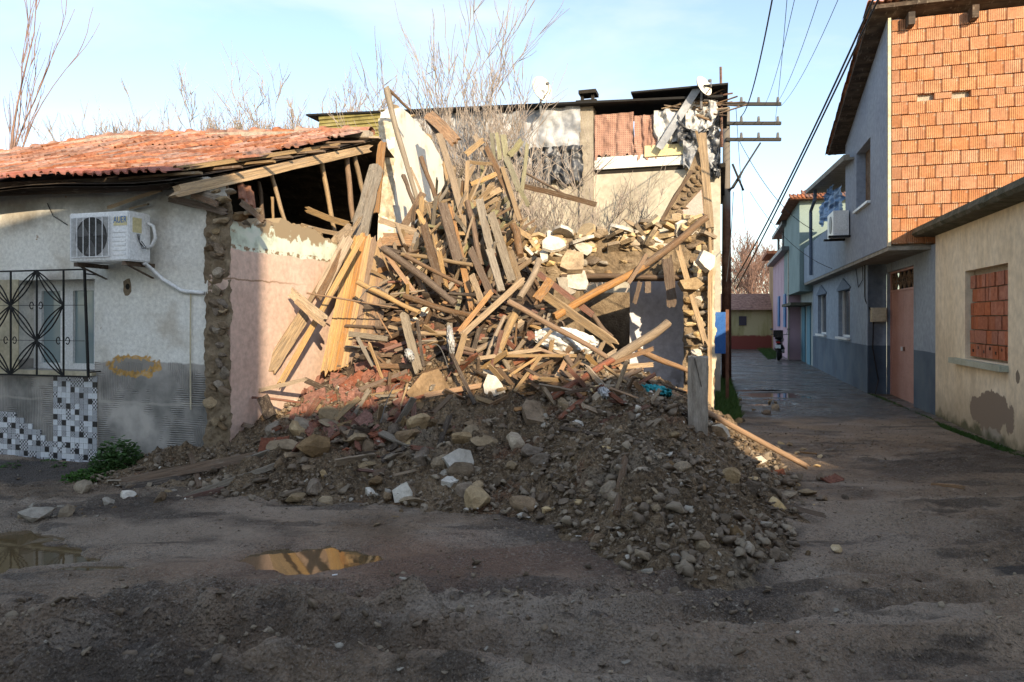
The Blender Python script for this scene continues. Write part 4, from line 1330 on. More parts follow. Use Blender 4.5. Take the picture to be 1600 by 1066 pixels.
mb = MB(); mb.box(c0_ - .08, c1_ + .08, -.15, .4, 6.45, 6.52)
for k in (-1, 1): mb.box(cc + k * .12 - .03, cc + k * .12 + .03, 0, .1, 6.52, 6.68)
mb.box(c0_ - .03, c1_ + .06, -.1, .3, 6.68, 6.76); mb.build('chimney_cap', M['dark'], HB)
_, lz = BP(1000, 262); l0, _ = BP(929, 250, -.05); l1, _ = BP(1070, 250, -.05)
mb = MB(); mb.box(l0, l1, -.07, .0, lz, BP(1000, 243)[1]); mb.build('white_ledge', mat('white_board', [(.55, .56, .56), (.68, .69, .68), (.72, .72, .7)], scale=3), HB)
mb = MB(); mb.box(BP(1008, 240)[0], BP(1068, 240)[0], -.12, -.08, BP(1040, 245)[1], BP(1040, 228)[1]); mb.build('ochre_board', M['ochre'], HB)
mb = MB(); mb.box(BP(1070, 255)[0], BP(1120, 255)[0], -.15, .1, lz - .1, lz + .05); mb.build('dark_ledge', M['concrete'], HB)
# roof sheets: thin dark edge
mb = MB(); rl = BP(478, 181, -.35); mb.prism([(rl[0], rl[1]), (bE + .05, BP(1120, 160)[1]), (bE + .05, BP(1120, 160)[1] + .045), (rl[0], rl[1] + .045)], lambda x, z: (x, -.35, z), (0, 1.6, 0)); mb.box(BP(990, 155)[0], bE + .15, -.5, 3, BP(1060, 154)[1] + .05, BP(1060, 154)[1] + .085); mb.build('roof_sheet', M['black_iron'], HB)
M['yellow_sheet'] = mat('yellow_sheet', [(.16, .14, .05), (.27, .235, .08), (.33, .29, .14)], scale=3, bump=.1)
_q = MN(M['yellow_sheet']); _q.bump(_q.math('SINE', _q.math('MULTIPLY', _q.Z, 70)), 1, .02)
y0, _ = BP(498, 190, -.3); y1, _ = BP(604, 190, -.3)
mb = MB()
for k in range(7): mb.box(y0, y1, -.30 + .02 * (k % 2), -.26 + .02 * (k % 2), 6.0 + k * .095, 6.095 + k * .095)
mb.build('corrugated_sheet', M['yellow_sheet'], HB)


def cloth(name, a0, a1, z0, z1, b, amp, m, parent, folds=5, seed=0, sag=.0, nx=44, nz=26, thick=.012):
    v = []; f = []
    xs = np.linspace(0, 1, nx); zs = np.linspace(0, 1, nz)
    X, Z = np.meshgrid(xs, zs)
    N1 = fbm(X * 2, Z * 2, 2.2, 4, seed, .55); N2 = fbm(X * 2, Z * 2, 5, 3, seed + 4)
    for i in range(nz):
        for j in range(nx):
            x, z = xs[j], zs[i]
            d = amp * (math.sin(x * folds * math.pi * 2 + N1[i, j] * 9 + z * 1.5) * .5 + N1[i, j] * 2.2 + N2[i, j])
            zb = z0 + (N2[0, j] * .25 + N1[0, j] * .3) * (z1 - z0) * (1 - z)
            zt = z1 - sag * math.sin(math.pi * x) * z
            ex = N1[i, 0] * .12 * (1 if j in (0, nx - 1) else 0)
            v.append((a0 + (a1 - a0) * x + ex * (a1 - a0) * .3, b - abs(amp) - d, zb + (zt - zb) * z))
    for i in range(nz - 1):
        for j in range(nx - 1):
            a = i * nx + j; f.append((a, a + 1, a + nx + 1, a + nx))
    return add(name, mesh(name, v, f, m, True), parent)


M['tarp_grey'] = mat('tarp_grey', [(.16, .18, .21), (.32, .34, .37), (.46, .48, .5)], scale=2.5, bscale=9, bump=.4, bdist=.03, rough=.45, spec=.5)
M['tarp_black'] = mat('tarp_black', [(.015, .018, .022), (.04, .045, .055), (.10, .11, .13)], scale=3, bscale=9, bump=.4, bdist=.03, rough=.4, spec=.5)
M['plastic'] = mat('plastic_sheet', [(.28, .30, .32), (.46, .47, .48), (.62, .62, .6)], scale=3, bscale=9, bump=.5, bdist=.03, rough=.35, spec=.5)
M['check'] = mat('checked_cloth', [(.27, .155, .115), (.35, .21, .16), (.42, .27, .21)], scale=2, bscale=12, bump=.3)
_q = MN(M['check'])
_c = _q.math('MULTIPLY', _q.math('SINE', _q.math('MULTIPLY', _q.math('ADD', _q.X, _q.Z), 75)), _q.math('SINE', _q.math('MULTIPLY', _q.math('SUBTRACT', _q.X, _q.Z), 75)))
_q.over(_q.step(_c, .25, .5), (.20, .105, .085))
B = lambda px, py: BP(px, py, -.1)
cloth('grey_tarpaulin', B(776, 200)[0], B(908, 200)[0], B(840, 262)[1], B(840, 172)[1], -.06, .07, M['tarp_grey'], HB, 3, 3)
cloth('black_tarpaulin', B(790, 260)[0], B(912, 260)[0], B(850, 288)[1], B(850, 232)[1], -.12, .09, M['tarp_black'], HB, 8, 9)
cloth('grey_tarpaulin', B(605, 200)[0], B(778, 200)[0], B(700, 250)[1], B(700, 176)[1], -.02, .05, M['tarp_grey'], HB, 4, 23)
cloth('checked_cloth', B(929, 200)[0], B(990, 200)[0], B(960, 246)[1], B(960, 177)[1], -.04, .03, M['check'], HB, 3, 5)
cloth('checked_cloth', B(991, 200)[0], B(1030, 200)[0], B(1000, 246)[1], B(1000, 180)[1], -.04, .05, M['check'], HB, 3, 6)
cloth('plastic_sheet', B(1022, 200)[0], B(1074, 200)[0], B(1050, 226)[1], B(1050, 172)[1], -.06, .09, M['plastic'], HB, 2, 7)
cloth('plastic_sheet', B(1072, 180)[0], B(1122, 180)[0], B(1100, 215)[1], B(1100, 160)[1], -.12, .12, M['plastic'], HB, 1.5, 8)
cloth('black_tarpaulin', B(1060, 210)[0], B(1124, 210)[0], B(1100, 222)[1], B(1100, 180)[1], -.25, .10, M['tarp_black'], HB, 3, 12, .5)
cloth('grey_tarpaulin', B(1068, 230)[0], B(1124, 230)[0], B(1100, 262)[1], B(1100, 205)[1], -.12, .12, M['tarp_grey'], HB, 2, 14)
cloth('black_tarpaulin', B(1090, 250)[0], B(1126, 250)[0], B(1110, 280)[1], B(1110, 232)[1], -.05, .12, M['tarp_black'], HB, 4, 15)
mb = MB(); q0, q1 = BP(1095, 170, -.2), BP(1065, 240, -.2); mb.bar((BP(1098, 125, -.3)[0] - .1, -.4, BP(1090, 140, -.3)[1]), (BP(1030, 232, -.3)[0], -.3, BP(1030, 232, -.3)[1]), .16, .02, up=(0, 1, 0)); mb.build('metal_strip', M['tarp_grey'], HB)
mb = MB(); mb.tube([(BP(1126, 105)[0], 0, BP(1126, 105)[1]), (BP(1128, 230)[0], 0, BP(1128, 230)[1])], .03, 6); mb.tube([(BP(1105, 152)[0], 0, BP(1105, 152)[1]), (BP(1145, 146)[0], 0, BP(1145, 146)[1])], .02, 5); mb.build('mast', W['red'], HB)
for k in range(26):
    px = random.uniform(1030, 1130); py = random.uniform(158, 180)
    p = BP(px, py, -.2); L_ = random.uniform(.2, .7); an = random.uniform(-.5, .5)
    mb = MB(); mb.bar((p[0], -.2, p[1]), (p[0] + L_ * math.cos(an), -.2, p[1] + L_ * math.sin(an)), .05, .02); mb.build('roof_scrap', W[random.choice(['dark', 'brown', 'tan'])], HB)


def dish(px, py, Y, r, yaw, pitch, label):
    p = P(px, py, Y)
    t = thing('satellite_dish', label, 'satellite dish', p, 0)
    mb = MB(); R = 7
    n0 = len(mb.v)
    for sgn, off in ((1, 0), (1, .015)):
        for i in range(R):
            rr = r * i / (R - 1)
            for k in range(24):
                an = k * math.pi / 12; mb.v.append(Vector((rr * math.cos(an), rr * rr / (3.2 * r) * -1 + off + .1 * r, rr * math.sin(an) * 1.08)))
    for lay in range(2):
        for i in range(R - 1):
            for k in range(24):
                a = lay * R * 24 + i * 24 + k; b = lay * R * 24 + i * 24 + (k + 1) % 24; mb.f.append([a, b, b + 24, a + 24]); mb.mi.append(0)
    o = mb.build('reflector', mat('dish_enamel', [(.62, .58, .50), (.72, .68, .6), (.75, .72, .66)], scale=4, bump=.1), t, smooth=True, fixn=False)
    o.rotation_euler = (pitch, 0, yaw)
    mb = MB(); mb.tube([(0, .02, -r), (0, -r * .9, -r * .6), (0, -r * 1.05, 0)], .012, 5); mb.tube([(0, -r * 1.05, 0), (0, -r * .85, .02)], .035, 8); o2 = mb.build('feed_arm', M['grey_plastic'], t); o2.rotation_euler = (pitch, 0, yaw)
    mb = MB(); mb.tube([(0, .05, 0), (0, .12, -r * 1.2), (0, .12, -r * 2)], .025, 6); mb.build('mount', M['grey_plastic'], t)


dish(1098, 136, 14.6, .21, rad(35), rad(-20), 'tilted satellite dish on the torn tarpaulin roof next to the rusty mast')
dish(845, 140, 15.4, .26, rad(35), rad(-12), 'round satellite dish seen through the bare branches left of the chimney')

# ================================================================== UTILITY POLE and WIRES
PX, PY = 5.62, 18.45
pol = thing('utility_pole', 'tall rusty steel utility pole with three crossarms at the lane side', 'utility pole', (PX, PY, 0))
M['rust'] = mat('rust_steel', [(.07, .03, .02), (.14, .06, .035), (.20, .11, .07)], scale=5, bump=.2, rough=.6)
_q = MN(M['rust']); _q.over(_q.step(_q.Z, 4.4, 4.7), (.16, .14, .115))
def zl(py): return EYE - (py - HZ) / F * PY
mb = MB(); mb.tube([(0, 0, -.1), (0, 0, 3), (0, 0, zl(168))], [.13, .12, .09], 12); mb.build('shaft', M['rust'], pol, smooth=True)
for py in (165, 195, 220):
    mb = MB(); mb.bar((-.05, -.12, zl(py)), (1.38, -.12, zl(py)), .08, .08); arm = mb.build('crossarm', M['black_iron'], pol)
    for x in (.35, .8, 1.3):
        mb = MB(); mb.tube([(x, -.12, zl(py) + .03), (x, -.12, zl(py) + .18)], [.045, .03], 6)
        mb.build('insulator', M['grey_plastic'], arm)
mb = MB(); mb.bar((.05, -.1, zl(300)), (.85, -.12, zl(225)), .04, .04); mb.bar((.12, -.12, zl(258)), (.38, -.2, zl(300)), .05, .05); mb.tube([(.0, -.1, zl(298)), (.15, -.1, zl(295)), (.3, -.1, zl(280)), (.45, -.1, zl(262))], .02, 5); mb.build('brace', M['black_iron'], pol)
def wire(p, q, sag, r, label, cat='wire', group=None):
    mb = MB(); mb.tube(catenary(p, q, sag), r, 5)
    tag(mb.build('overhead_wire', M['wire'], smooth=True), label, cat, group)
wire(P(1382, -40, 6), P(1147, 440, 10.5), .12, .010, 'thick black cable, left of the close pair sweeping down to the ruin corner')
wire(P(1400, -60, 6.1), P(1150, 452, 10.8), .06, .010, 'thick black cable, right of the close pair sweeping down to the ruin corner')
wire(P(1212, -30, 9), P(1158, 182, 18.4), .35, .012, 'sagging black service cable dropping to the pole top')
for k, (x0, x1, y1) in enumerate(((1248, 1195, 164), (1288, 1212, 164), (1322, 1220, 166), (1232, 1210, 196))):
    wire(P(x0, -30, 9), P(x1, y1, 18.3), .2, .005, ('thin wire from the pole crossarms, leftmost but one', 'thin wire from the pole top arm toward the upper right', 'thin wire from the pole top arm, rightmost of the bunch', 'thin wire from the middle crossarm, leftmost of the bunch')[k], group='thin line wires at the pole')
wire(P(1155, 220, 18.3), P(1272, 360, 17.5), .35, .008, 'dark service cable from the pole to the air conditioner of the balcony house')
wire(P(1150, 170, 18.4), P(1165, 360, 30), .3, .008, 'black cable hanging down behind the pole along the lane')
wire(P(1172, 300, 18.3), P(1300, 420, 14.5), .3, .006, 'thin cable from the pole brace to the blue house corner')
wire(P(1146, 300, 18.2), P(1135, 440, 12), .25, .009, 'looping cable from the pole down to the ruined corner')

# ================================================================== RIGHT SIDE OF THE LANE
FR = Frame(6.04, 8.3)
def RS(px, py, a=0.0): return FR.side(px, py, a)
M['cream'] = mat('cream_wall', [(.64, .53, .37), (.76, .65, .48), (.79, .70, .55)], scale=.9, bscale=9, bump=.18, bdist=.02, detail=9, stretch=(1, 1, .7))
n = MN(M['cream'])
pb, pz = RS(1545, 640); 
nz = n.noise(2.6, 6, off=4)
n.over(n.math('MULTIPLY', n.step(n.math('ADD', n.Z, n.math('MULTIPLY', n.noise(2, 5, off=8), .7)), 1.0, .45), .7), (.30, .25, .17))
n.over(n.math('MULTIPLY', n.step(n.noise(1.4, 7, (1, 1, .3), off=14), .56, .72), .4), (.34, .27, .18))
n.over(n.ell(n.Y, n.Z, pb, pz - .04, .85, .28, nz, .8, .06), (.235, .185, .14))
n.over(n.ell(n.Y, n.Z, pb - .15, pz - .38, .5, .16, n.noise(4, 5, off=30), .8, .1), (.33, .30, .25))
n.over(n.ell(n.Y, n.Z, RS(1575, 592)[0] - .3, RS(1590, 590)[1], .06, .09, n.noise(8, 5, off=30), .6, .1), (.2, .16, .12))
n.over(n.math('MULTIPLY', n.step(n.math('ADD', n.Z, n.math('MULTIPLY', n.noise(3, 5, off=18), .5)), .40, .28), .85), (.06, .065, .025))
HCr = thing('cream_house', 'low cream plastered house at far right with a bricked up window', 'house', (FR.ox, FR.oy, 0), -TH)
wb0, wzt = RS(1508, 424); wb1, _ = RS(1575, 424); _, wzb = RS(1560, 568); _, wzt = RS(1508, 424)
wb0, wb1 = min(wb0, wb1), max(wb0, wb1)
mb = wall_holes(-4.6, 3.58, -.2, 3.0, [(wb0, wb1, wzb, wzt)], 'b', 0, .25)
finish_wall(mb, 'wall', M['cream'], HCr)
mb = MB(); mb.box(.25, 4.5, -4.85, -4.6, -.2, 3.0); mb.box(4.25, 4.5, -4.6, 3.5, -.2, 3.0); mb.box(0.25, 4.25, 3.33, 3.55, -.2, 3.0); mb.build('side_wall', M['cream'], HCr)
mb = MB(); mb.box(.12, .2, wb0 - .05, wb1 + .05, wzb - .05, wzt + .05); mb.build('window_mortar', M['mortar'], HCr)
def brick_box(m, nm): 
    mb = MB(); mb.box(-.5, .5, -.5, .5, -.5, .5); return mb.me(nm, m)
BRr = brick_box(M['brick_red'], 'infill_brick')
rows = 6; hh = (wzt - wzb - .1) / rows
for j in range(rows):
    b = wb0 + .03
    vert = j in (5, 4, 0, 2)
    while b < wb1 - .08:
        w_b = random.uniform(.10, .14) if vert and random.random() < .7 else random.uniform(.20, .27)
        w_b = min(w_b, wb1 - .02 - b)
        add('brick', BRr, HCr, (.10 + random.uniform(-.012, .01), b + w_b / 2, wzb + .03 + hh * (j + .5)), (random.uniform(-.03, .03), random.uniform(-.02, .02), 0), (.08, w_b - .014, hh - .016))
        b += w_b
mb = MB()
for k in range(7):
    b = wb0 + .12 + k * (wb1 - wb0 - .3) / 6; mb.box(.05, .058, b, b + .035, wzb + .1 + .05 * (k % 2), wzb + .14 + .05 * (k % 2))
mb.build('brick_core_hole', M['dark'], HCr)
mb = MB(); mb.box(-.10, .02, RS(1576, 575)[0] - .0, RS(1493, 575)[0], wzb - .09, wzb - .01); mb.build('window_sill', mat('sill_green', [(.28, .30, .24), (.40, .42, .34), (.45, .47, .4)], scale=4), HCr)
# roof slab edge, mossy
xs = np.linspace(-5, 3.95, 90)
v = []; f = []
for i, b in enumerate(xs):
    e = .035 * mnoise.noise(Vector((b * 5, 0, 0))) + .02 * mnoise.noise(Vector((b * 17, 3, 0)))
    for (a, z) in ((.1, 3.0), (-.26 + e, 3.02), (-.30 + e, 3.07 + e), (-.27 + e, 3.16 + e * .6), (-.1, 3.20), (4.7, 3.32)): v.append((a, b, z))
for i in range(len(xs) - 1):
    for k in range(5): a = i * 6 + k; f.append((a, a + 1, a + 7, a + 6))
f.append(tuple(range(6))); f.append(tuple(range(len(v) - 6, len(v)))[::-1])
me = mesh('roof_slab', v, f, M['moss_edge']); add('roof_slab', me, HCr)

# blue house with orange brick gable
HBl = thing('blue_house', 'blue-grey two storey house with exposed orange hollow brick side and pink door', 'house', (FR.ox, FR.oy, 0), -TH)
M['blue'] = mat('blue_render', [(.22, .265, .33), (.27, .325, .395), (.30, .355, .42)], scale=.8, bscale=9, bump=.12, bdist=.02, detail=8, rough=.85)
n = MN(M['blue'])
zz = n.math('ADD', n.Z, n.math('MULTIPLY', n.math('SUBTRACT', n.noise(2, 4), .5), .03))
n.over(n.step(zz, 1.055, 1.04), n.ramp(n.noise(1.2, 7, off=4), [(.055, .08, .12), (.085, .12, .165), (.12, .15, .185)], .35, .7))
n.over(n.math('MULTIPLY', n.step(n.noise(1.6, 6, (1, 1, .5), off=9), .60, .70), .45), (.16, .15, .14))
M['blue_up'] = mat('blue_render_upper', [(.22, .255, .33), (.27, .31, .385), (.30, .34, .41)], scale=.8, bscale=9, bump=.12, bdist=.02, detail=8, rough=.85)
dB1, dB0 = RS(1386, 500)[0], RS(1427, 500)[0]
zdt = RS(1400, 422)[1]
mb = wall_holes(3.6, 7.19, -.2, 2.87, [(dB0, dB1, -.1, zdt)], 'b', 0.005, .2)
finish_wall(mb, 'recess_wall', M['blue'], HBl)
al = -.377
w = []
for (x0, x1, y0, y1) in ((1278, 1291, 459, 523), (1310, 1328, 451, 528)):
    b0, b1 = RS(x1, y1, al)[0], RS(x0, y1, al)[0]
    zt = RS(x1, y0, al)[1]; zb = RS(x1, y1, al)[1]
    w.append((b0, b1, zb, zt))
mb = wall_holes(7.19, 16.6, -.2, 2.87, w, 'b', al, .3)
finish_wall(mb, 'ground_floor_wall', M['blue'], HBl)
mb = MB(); mb.box(al + .02, 0, 7.19, 7.4, -.2, 2.87); mb.build('porch_return', M['blue'], HBl)
M['win_dark'] = glass('dark_window', (.02, .025, .035), .15)
M['trim_blue'] = mat('trim_blue', [(.10, .14, .20), (.13, .17, .23), (.15, .19, .25)], scale=2)
for (b0, b1, z0, z1) in w:
    mb = MB(); mb.box(al + .14, al + .18, b0, b1, z0, z1); wn = mb.build('window', M['win_dark'], HBl)
    mb = MB(); mb.box(al - .08, al + .05, b0 - .04, b1 + .05, z0 - .06, z0 - .002); mb.build('sill', M['white_pvc'], wn)
    mb = MB(); mb.box(al + .10, al + .15, b1 - .12, b1, z0, z1); mb.box(al + .10, al + .15, b0, b1 - .12, z0, z0 + .05); mb.build('frame', M['white_pvc'], wn)
    mb = MB(); bm_ = (b0 + b1) / 2; mb.prism([(b0 - .12, z1 + .05), (bm_, z1 + .30), (b1 + .12, z1 + .05), (b1 + .12, z1), (b0 - .12, z1)], lambda y, z: (al - .03, y, z), (.03, 0, 0)); mb.build('pediment', M['trim_blue'], wn)
# door
M['door'] = mat('pink_door', [(.40, .20, .16), (.47, .25, .20), (.50, .28, .23)], scale=2.5, bump=.05, rough=.6)
zd = RS(1400, 452)[1]; md = (dB0 + dB1) / 2
for k, (b0, b1) in enumerate(((dB0 + .04, md - .004), (md + .004, dB1 - .04))):
    mb = MB(); mb.box(.08, .12, b0, b1, .0, zd - .04)
    d_ = mb.build('door_leaf', M['door'], HBl)
    mb = MB(); hb = md - .10 if k == 0 else md + .06
    mb.box(.05, .08, hb, hb + .05, .98, 1.06); mb.build('door_plate', M['white_pvc'] if k else M['rust'], d_)
mb = MB()
for (b0, b1, z0, z1) in ((dB0, dB0 + .04, 0, zdt), (dB1 - .04, dB1, 0, zdt), (dB0 + .04, dB1 - .04, zd - .04, zd), (dB0 + .04, dB1 - .04, zdt - .04, zdt)): mb.box(.06, .14, b0, b1, z0, z1)
mb.build('door_frame', M['door'], HBl)
mb = MB()
nb = 6
for k in range(nb):
    b0 = dB0 + .05 + (dB1 - dB0 - .1) * k / nb; b1 = dB0 + .05 + (dB1 - dB0 - .1) * (k + 1) / nb
    mb.bar((.1, b0, zd), (.1, b1, zdt - .04), .025, .015); mb.bar((.1, b1, zd), (.1, b0, zdt - .04), .025, .015); mb.bar((.1, b1, zd), (.1, b1, zdt - .04), .02, .02)
mb.build('transom_grille', W['orange'], HBl)
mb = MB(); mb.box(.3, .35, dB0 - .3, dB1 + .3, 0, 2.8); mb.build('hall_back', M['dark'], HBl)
m0, mz1 = FR.front(1361, 481, 7.1); m1, mz0 = FR.front(1385, 503, 7.1)
mb = MB(); mb.box(m0, m1, 7.05, 7.19, mz0, mz1); mb.box(m0 + .02, m1 - .02, 7.035, 7.05, mz0 + .02, mz1 - .02); mb.build('meter_box', M['cream_panel'], HBl)
mb = MB(); mb.tube([(al - .02, 7.35, 2.8), (al - .02, 7.35, 2.1), (al - .02, 7.28, 2.02), ((m0), 7.15, mz1 - .05)], .013, 5); mb.tube([(al + .12, 7.17, mz0), (al + .1, 7.16, 1.0), (al + .2, 7.1, .3), (al + .1, 6.9, .02)], .012, 5); mb.tube([(al - .02, 7.6, 2.84), (al - .03, 7.5, 2.5), (al - .02, 8.1, 2.35), (al - .02, 8.4, 2.8)], .009, 5); mb.build('conduit', M['wire'], HBl)
# overhanging upper floor
ao = -.66
bN = 3.82; bF = RS(1321, 300, ao)[0]
b0, b1 = RS(1360, 300, ao)[0], RS(1338, 300, ao)[0]
zt = RS(1350, 226, ao)[1]; zb = RS(1350, 321, ao)[1]
mb = wall_holes(bN + .10, bF, 2.87, 5.5, [(b0, b1, zb, zt)], 'b', ao, .22)
finish_wall(mb, 'upper_wall', M['blue_up'], HBl)
ztN, ztF = RS(1388, 28, ao)[1], RS(1322, 226, ao)[1]
mb = MB(); mb.prism([(bN + .10, 5.5), (bF, 5.5), (bF, ztF), (bN + .10, ztN)], lambda b, z: (ao, b, z), (.22, 0, 0)); mb.build('upper_wall', M['blue_up'], HBl)
mb = MB(); mb.box(ao + .18, ao + .2, b0, b1, zb, zt); wn = mb.build('window', W['brown'], HBl)
mb = MB(); mb.box(ao - .07, ao + .1, b0 - .03, b1 + .03, zb - .05, zb - .002); mb.build('sill', M['white_pvc'], wn)
mb = MB(); mb.box(ao + .01, 4.0, bN + .02, bF, 2.80, 2.868); mb.box(ao + .01, 0.0, bF, 16.6, 2.80, 2.868); mb.build('overhang_soffit', M['concrete'], HBl)
# brick side wall
mb = MB(); mb.box(ao + .222, 3.6, bN + .085, bN + .28, 2.87, ztN - .02); mb.box(ao + .003, ao + .222, bN + .085, bN + .099, 2.87, ztN - .02); mb.build('brick_backing', M['mortar'], HBl)
mb = MB(); mb.box(ao, ao + .045, bN, bN + .084, 2.87, ztN); mb.build('corner_plaster', M['lime'], HBl)
BW, BH = .262, .222
mbk = MB(); mbk.box(-BW / 2 + .005, BW / 2 - .005, -.05, .05, -BH / 2 + .007, BH / 2 - .007)
brk = mbk.me('brick', M['brick'])
bm = bmesh.new(); bm.from_mesh(brk); bmesh.ops.bevel(bm, geom=bm.edges[:], offset=.004, segments=1, affect='EDGES'); bm.to_mesh(brk); bm.free()
z = 2.90; j = 0
while z < ztN - .06:
    hB = .11 if j == 11 else BH
    if z + hB > ztN - .04: hB = ztN - .04 - z
    off = (j % 2) * .11 + random.uniform(-.02, .02)
    a = ao + .05 - off * .0
    first = True
    while a < ao + 3.0:
        wB = BW * random.uniform(.95, 1.05) if not first else BW - .02 - off
        first = False
        if not ((j == 11 and random.random() < .08)):
            add('brick', brk, HBl, (a + wB / 2, bN + .045 + random.uniform(-.009, .009), z + hB / 2 + random.uniform(-.003, .003)), (random.uniform(-.03, .03), random.uniform(-.012, .012), random.uniform(-.02, .02)), (wB / BW, 1, hB / BH))
        a += wB
    z += hB; j += 1
# roof of the blue house: dark eave along the lane, tiles on the gable top
zr = ztN
def RT(a, b): # roof plane
    return zr + .02 + (ztF - ztN) / (bF - bN) * (b - bN)
mb = MB()
for (dz0, dz1, a0_, a1_, m_) in ((.02, .07, ao - .30, 3.8, 0),):
    mb.v += [Vector((a0_, bN - .22, RT(0, bN - .22) + dz0)), Vector((a1_, bN - .22, RT(0, bN - .22) + dz0)), Vector((a1_, bF + .5, RT(0, bF + .5) + dz0)), Vector((a0_, bF + .5, RT(0, bF + .5) + dz0))]
    mb.v += [p + Vector((0, 0, dz1)) for p in mb.v[:4]]
for q in ((0, 3, 2, 1), (4, 5, 6, 7), (0, 1, 5, 4), (1, 2, 6, 5), (2, 3, 7, 6), (3, 0, 4, 7)): mb.f.append(list(q)); mb.mi.append(0)
mb.build('roof_boards', W['dark'], HBl)
sl = math.atan2(ztF - ztN, bF - bN)
for i in range(14):
    a = ao - .25 + i * .245
    add('roof_tile', TM[0], HBl, (a, bN - .28, RT(0, bN - .25) + .10), (sl, random.uniform(-.04, .04), random.uniform(-.03, .03)))
for k in range(14):
    b = bN - .1 + k * .36
    add('roof_tile', TM[0], HBl, (ao - .24, b, RT(0, b) + .10), (sl, random.uniform(-.04, .04), random.uniform(-.03, .03)))
for px in (1425, 1525):
    a, _ = FR.front(px, 40, bN - .2); mb = MB(); mb.box(a - .05, a + .05, bN - .2, bN + .05, ztN - .22, ztN - .01); mb.build('beam_end', W['dark'], HBl)
# balcony part
bB0, bB1 = bF, 16.6
zbr = 3.75
pz_ = RS(1300, 352, ao)[1]
mb = MB(); mb.box(ao, ao + .2, bF, bB1, 2.87, pz_); mb.build('balcony_wall', M['blue'], HBl)
mb = MB(); mb.box(ao + 1.6, ao + 1.7, bF, bB1, 2.87, 5.2); mb.build('balcony_back', M['dark'], HBl)
n0b, n0z = RS(1323, 246, ao - .15); n1b, n1z = RS(1262, 300, ao - .15)
mb = MB(); mb.bar((ao - .15, n0b, n0z), (ao - .15, n1b, n1z), .12, .12); mb.prism([(n0b, n0z), (n1b, n1z), (n1b, n1z - .05), (n0b, n0z - .05)], lambda b, z: (ao - .1, b, z), (2.2, 0, .0)); mb.build('balcony_roof', M['concrete'], HBl)
M['tarp_blue'] = mat('tarp_blue', [(.04, .12, .26), (.07, .20, .42), (.16, .30, .5)], scale=2, bump=.4, bdist=.03, rough=.5)
def cloth_side(name, x0, x1, yt, yb, m, seed, a=ao + .12):
    b0, b1 = RS(x0, 300, a)[0], RS(x1, 300, a)[0]
    z1 = RS((x0 + x1) / 2, yt, a)[1]; z0 = RS((x0 + x1) / 2, yb, a)[1]
    o = cloth(name, 0, 1, 0, 1, 0, .06, m, HBl, 4, seed)
    o.data.transform(Matrix(((0, 1, 0, a), (b1 - b0, 0, 0, b0), (0, 0, z1 - z0, z0), (0, 0, 0, 1))))
cloth_side('blue_tarpaulin', 1320, 1286, 305, 342, M['tarp_blue'], 31)
cloth_side('blue_tarpaulin', 1306, 1290, 296, 316, M['tarp_blue'], 35, ao + .2)
mb = MB(); pb_ = RS(1270, 400, ao)[0]; mb.tube([(ao - .06, pb_, RS(1270, 430, ao)[1]), (ao - .06, pb_, RS(1270, 330, ao)[1]), (ao - .06, pb_ - 1.0, RS(1272, 318, ao)[1]), (ao - .04, pb_ - 1.0, n1z)], .05, 8); mb.build('drain_pipe', M['trim_blue'], HBl)
# its air conditioner
cb0, cb1 = RS(1302, 360, ao - .35)[0], RS(1275, 360, ao - .35)[0]
cz1, cz0 = RS(1290, 341, ao - .35)[1], RS(1290, 377, ao - .35)[1]
AC2 = thing('air_conditioner', 'dusty white air conditioner under the blue tarpaulin of the balcony', 'air conditioner', FR.w(ao - .35, cb0, cz0), -TH)
mb = MB(); mb.box(0, .32, 0, min(.9, cb1 - cb0), 0, cz1 - cz0); mb.build('casing', M['white_metal'], AC2)
mb = MB(); fr = (cz1 - cz0) * .36; mb.prism([(.40 + fr * math.cos(t * .314), (cz1 - cz0) / 2 + fr * math.sin(t * .314)) for t in range(20)], lambda y, z: (-.01, y, z), (.008, 0, 0)); mb.build('fan_guard', M['grey_plastic'], AC2)
mb = MB(); mb.box(.05, .28, -.012, -.002, (cz1 - cz0) * .2, (cz1 - cz0) * .8); mb.build('side_panel', M['white_pvc'], AC2)
mb = MB(); mb.box(-.1, .35, -.05, .05, -.05, -.005); mb.box(-.1, .35, .7, .8, -.05, -.005); mb.build('bracket', M['black_iron'], AC2)

# teal house with small red roof
tb0, tb1 = 16.65, 23.0
HT = thing('teal_house', 'narrow grey-green two storey house with red tile roof behind the balcony', 'house', FR.w(0, tb0, 0), -TH)
at = -.80
M['teal'] = mat('teal_render', [(.18, .25, .245), (.23, .31, .30), (.26, .34, .33)], scale=1, bump=.1)
zt0 = 5.75
mb = MB(); mb.box(at, 3, 0, 6.2, 2.6, zt0); mb.build('upper_wall', M['teal'], HT)
mb = MB(); mb.box(-.36, 3, .01, 6.2, 0, 2.6); mb.build('lower_wall', mat('pale_wall', [(.24, .28, .28), (.32, .36, .35), (.36, .4, .38)], scale=1), HT)
rows_, cols_t = 6, 9
hipv = []
mb = MB(); E = [(at - .35, -.4, zt0), (3.2, -.4, zt0), (3.2, 6.5, zt0), (at - .35, 6.5, zt0)]; R0, R1 = (1.3, 1.4, zt0 + 1.0), (1.3, 4.7, zt0 + 1.0)
mb.poly([E[0], E[1], R0]); mb.poly([E[1], E[2], R1, R0]); mb.poly([E[2], E[3], R1]); mb.poly([E[3], E[0], R0, R1]); mb.poly([E[3], E[2], E[1], E[0]])
mb.build('roof_boards', M['tile_roof'], HT)
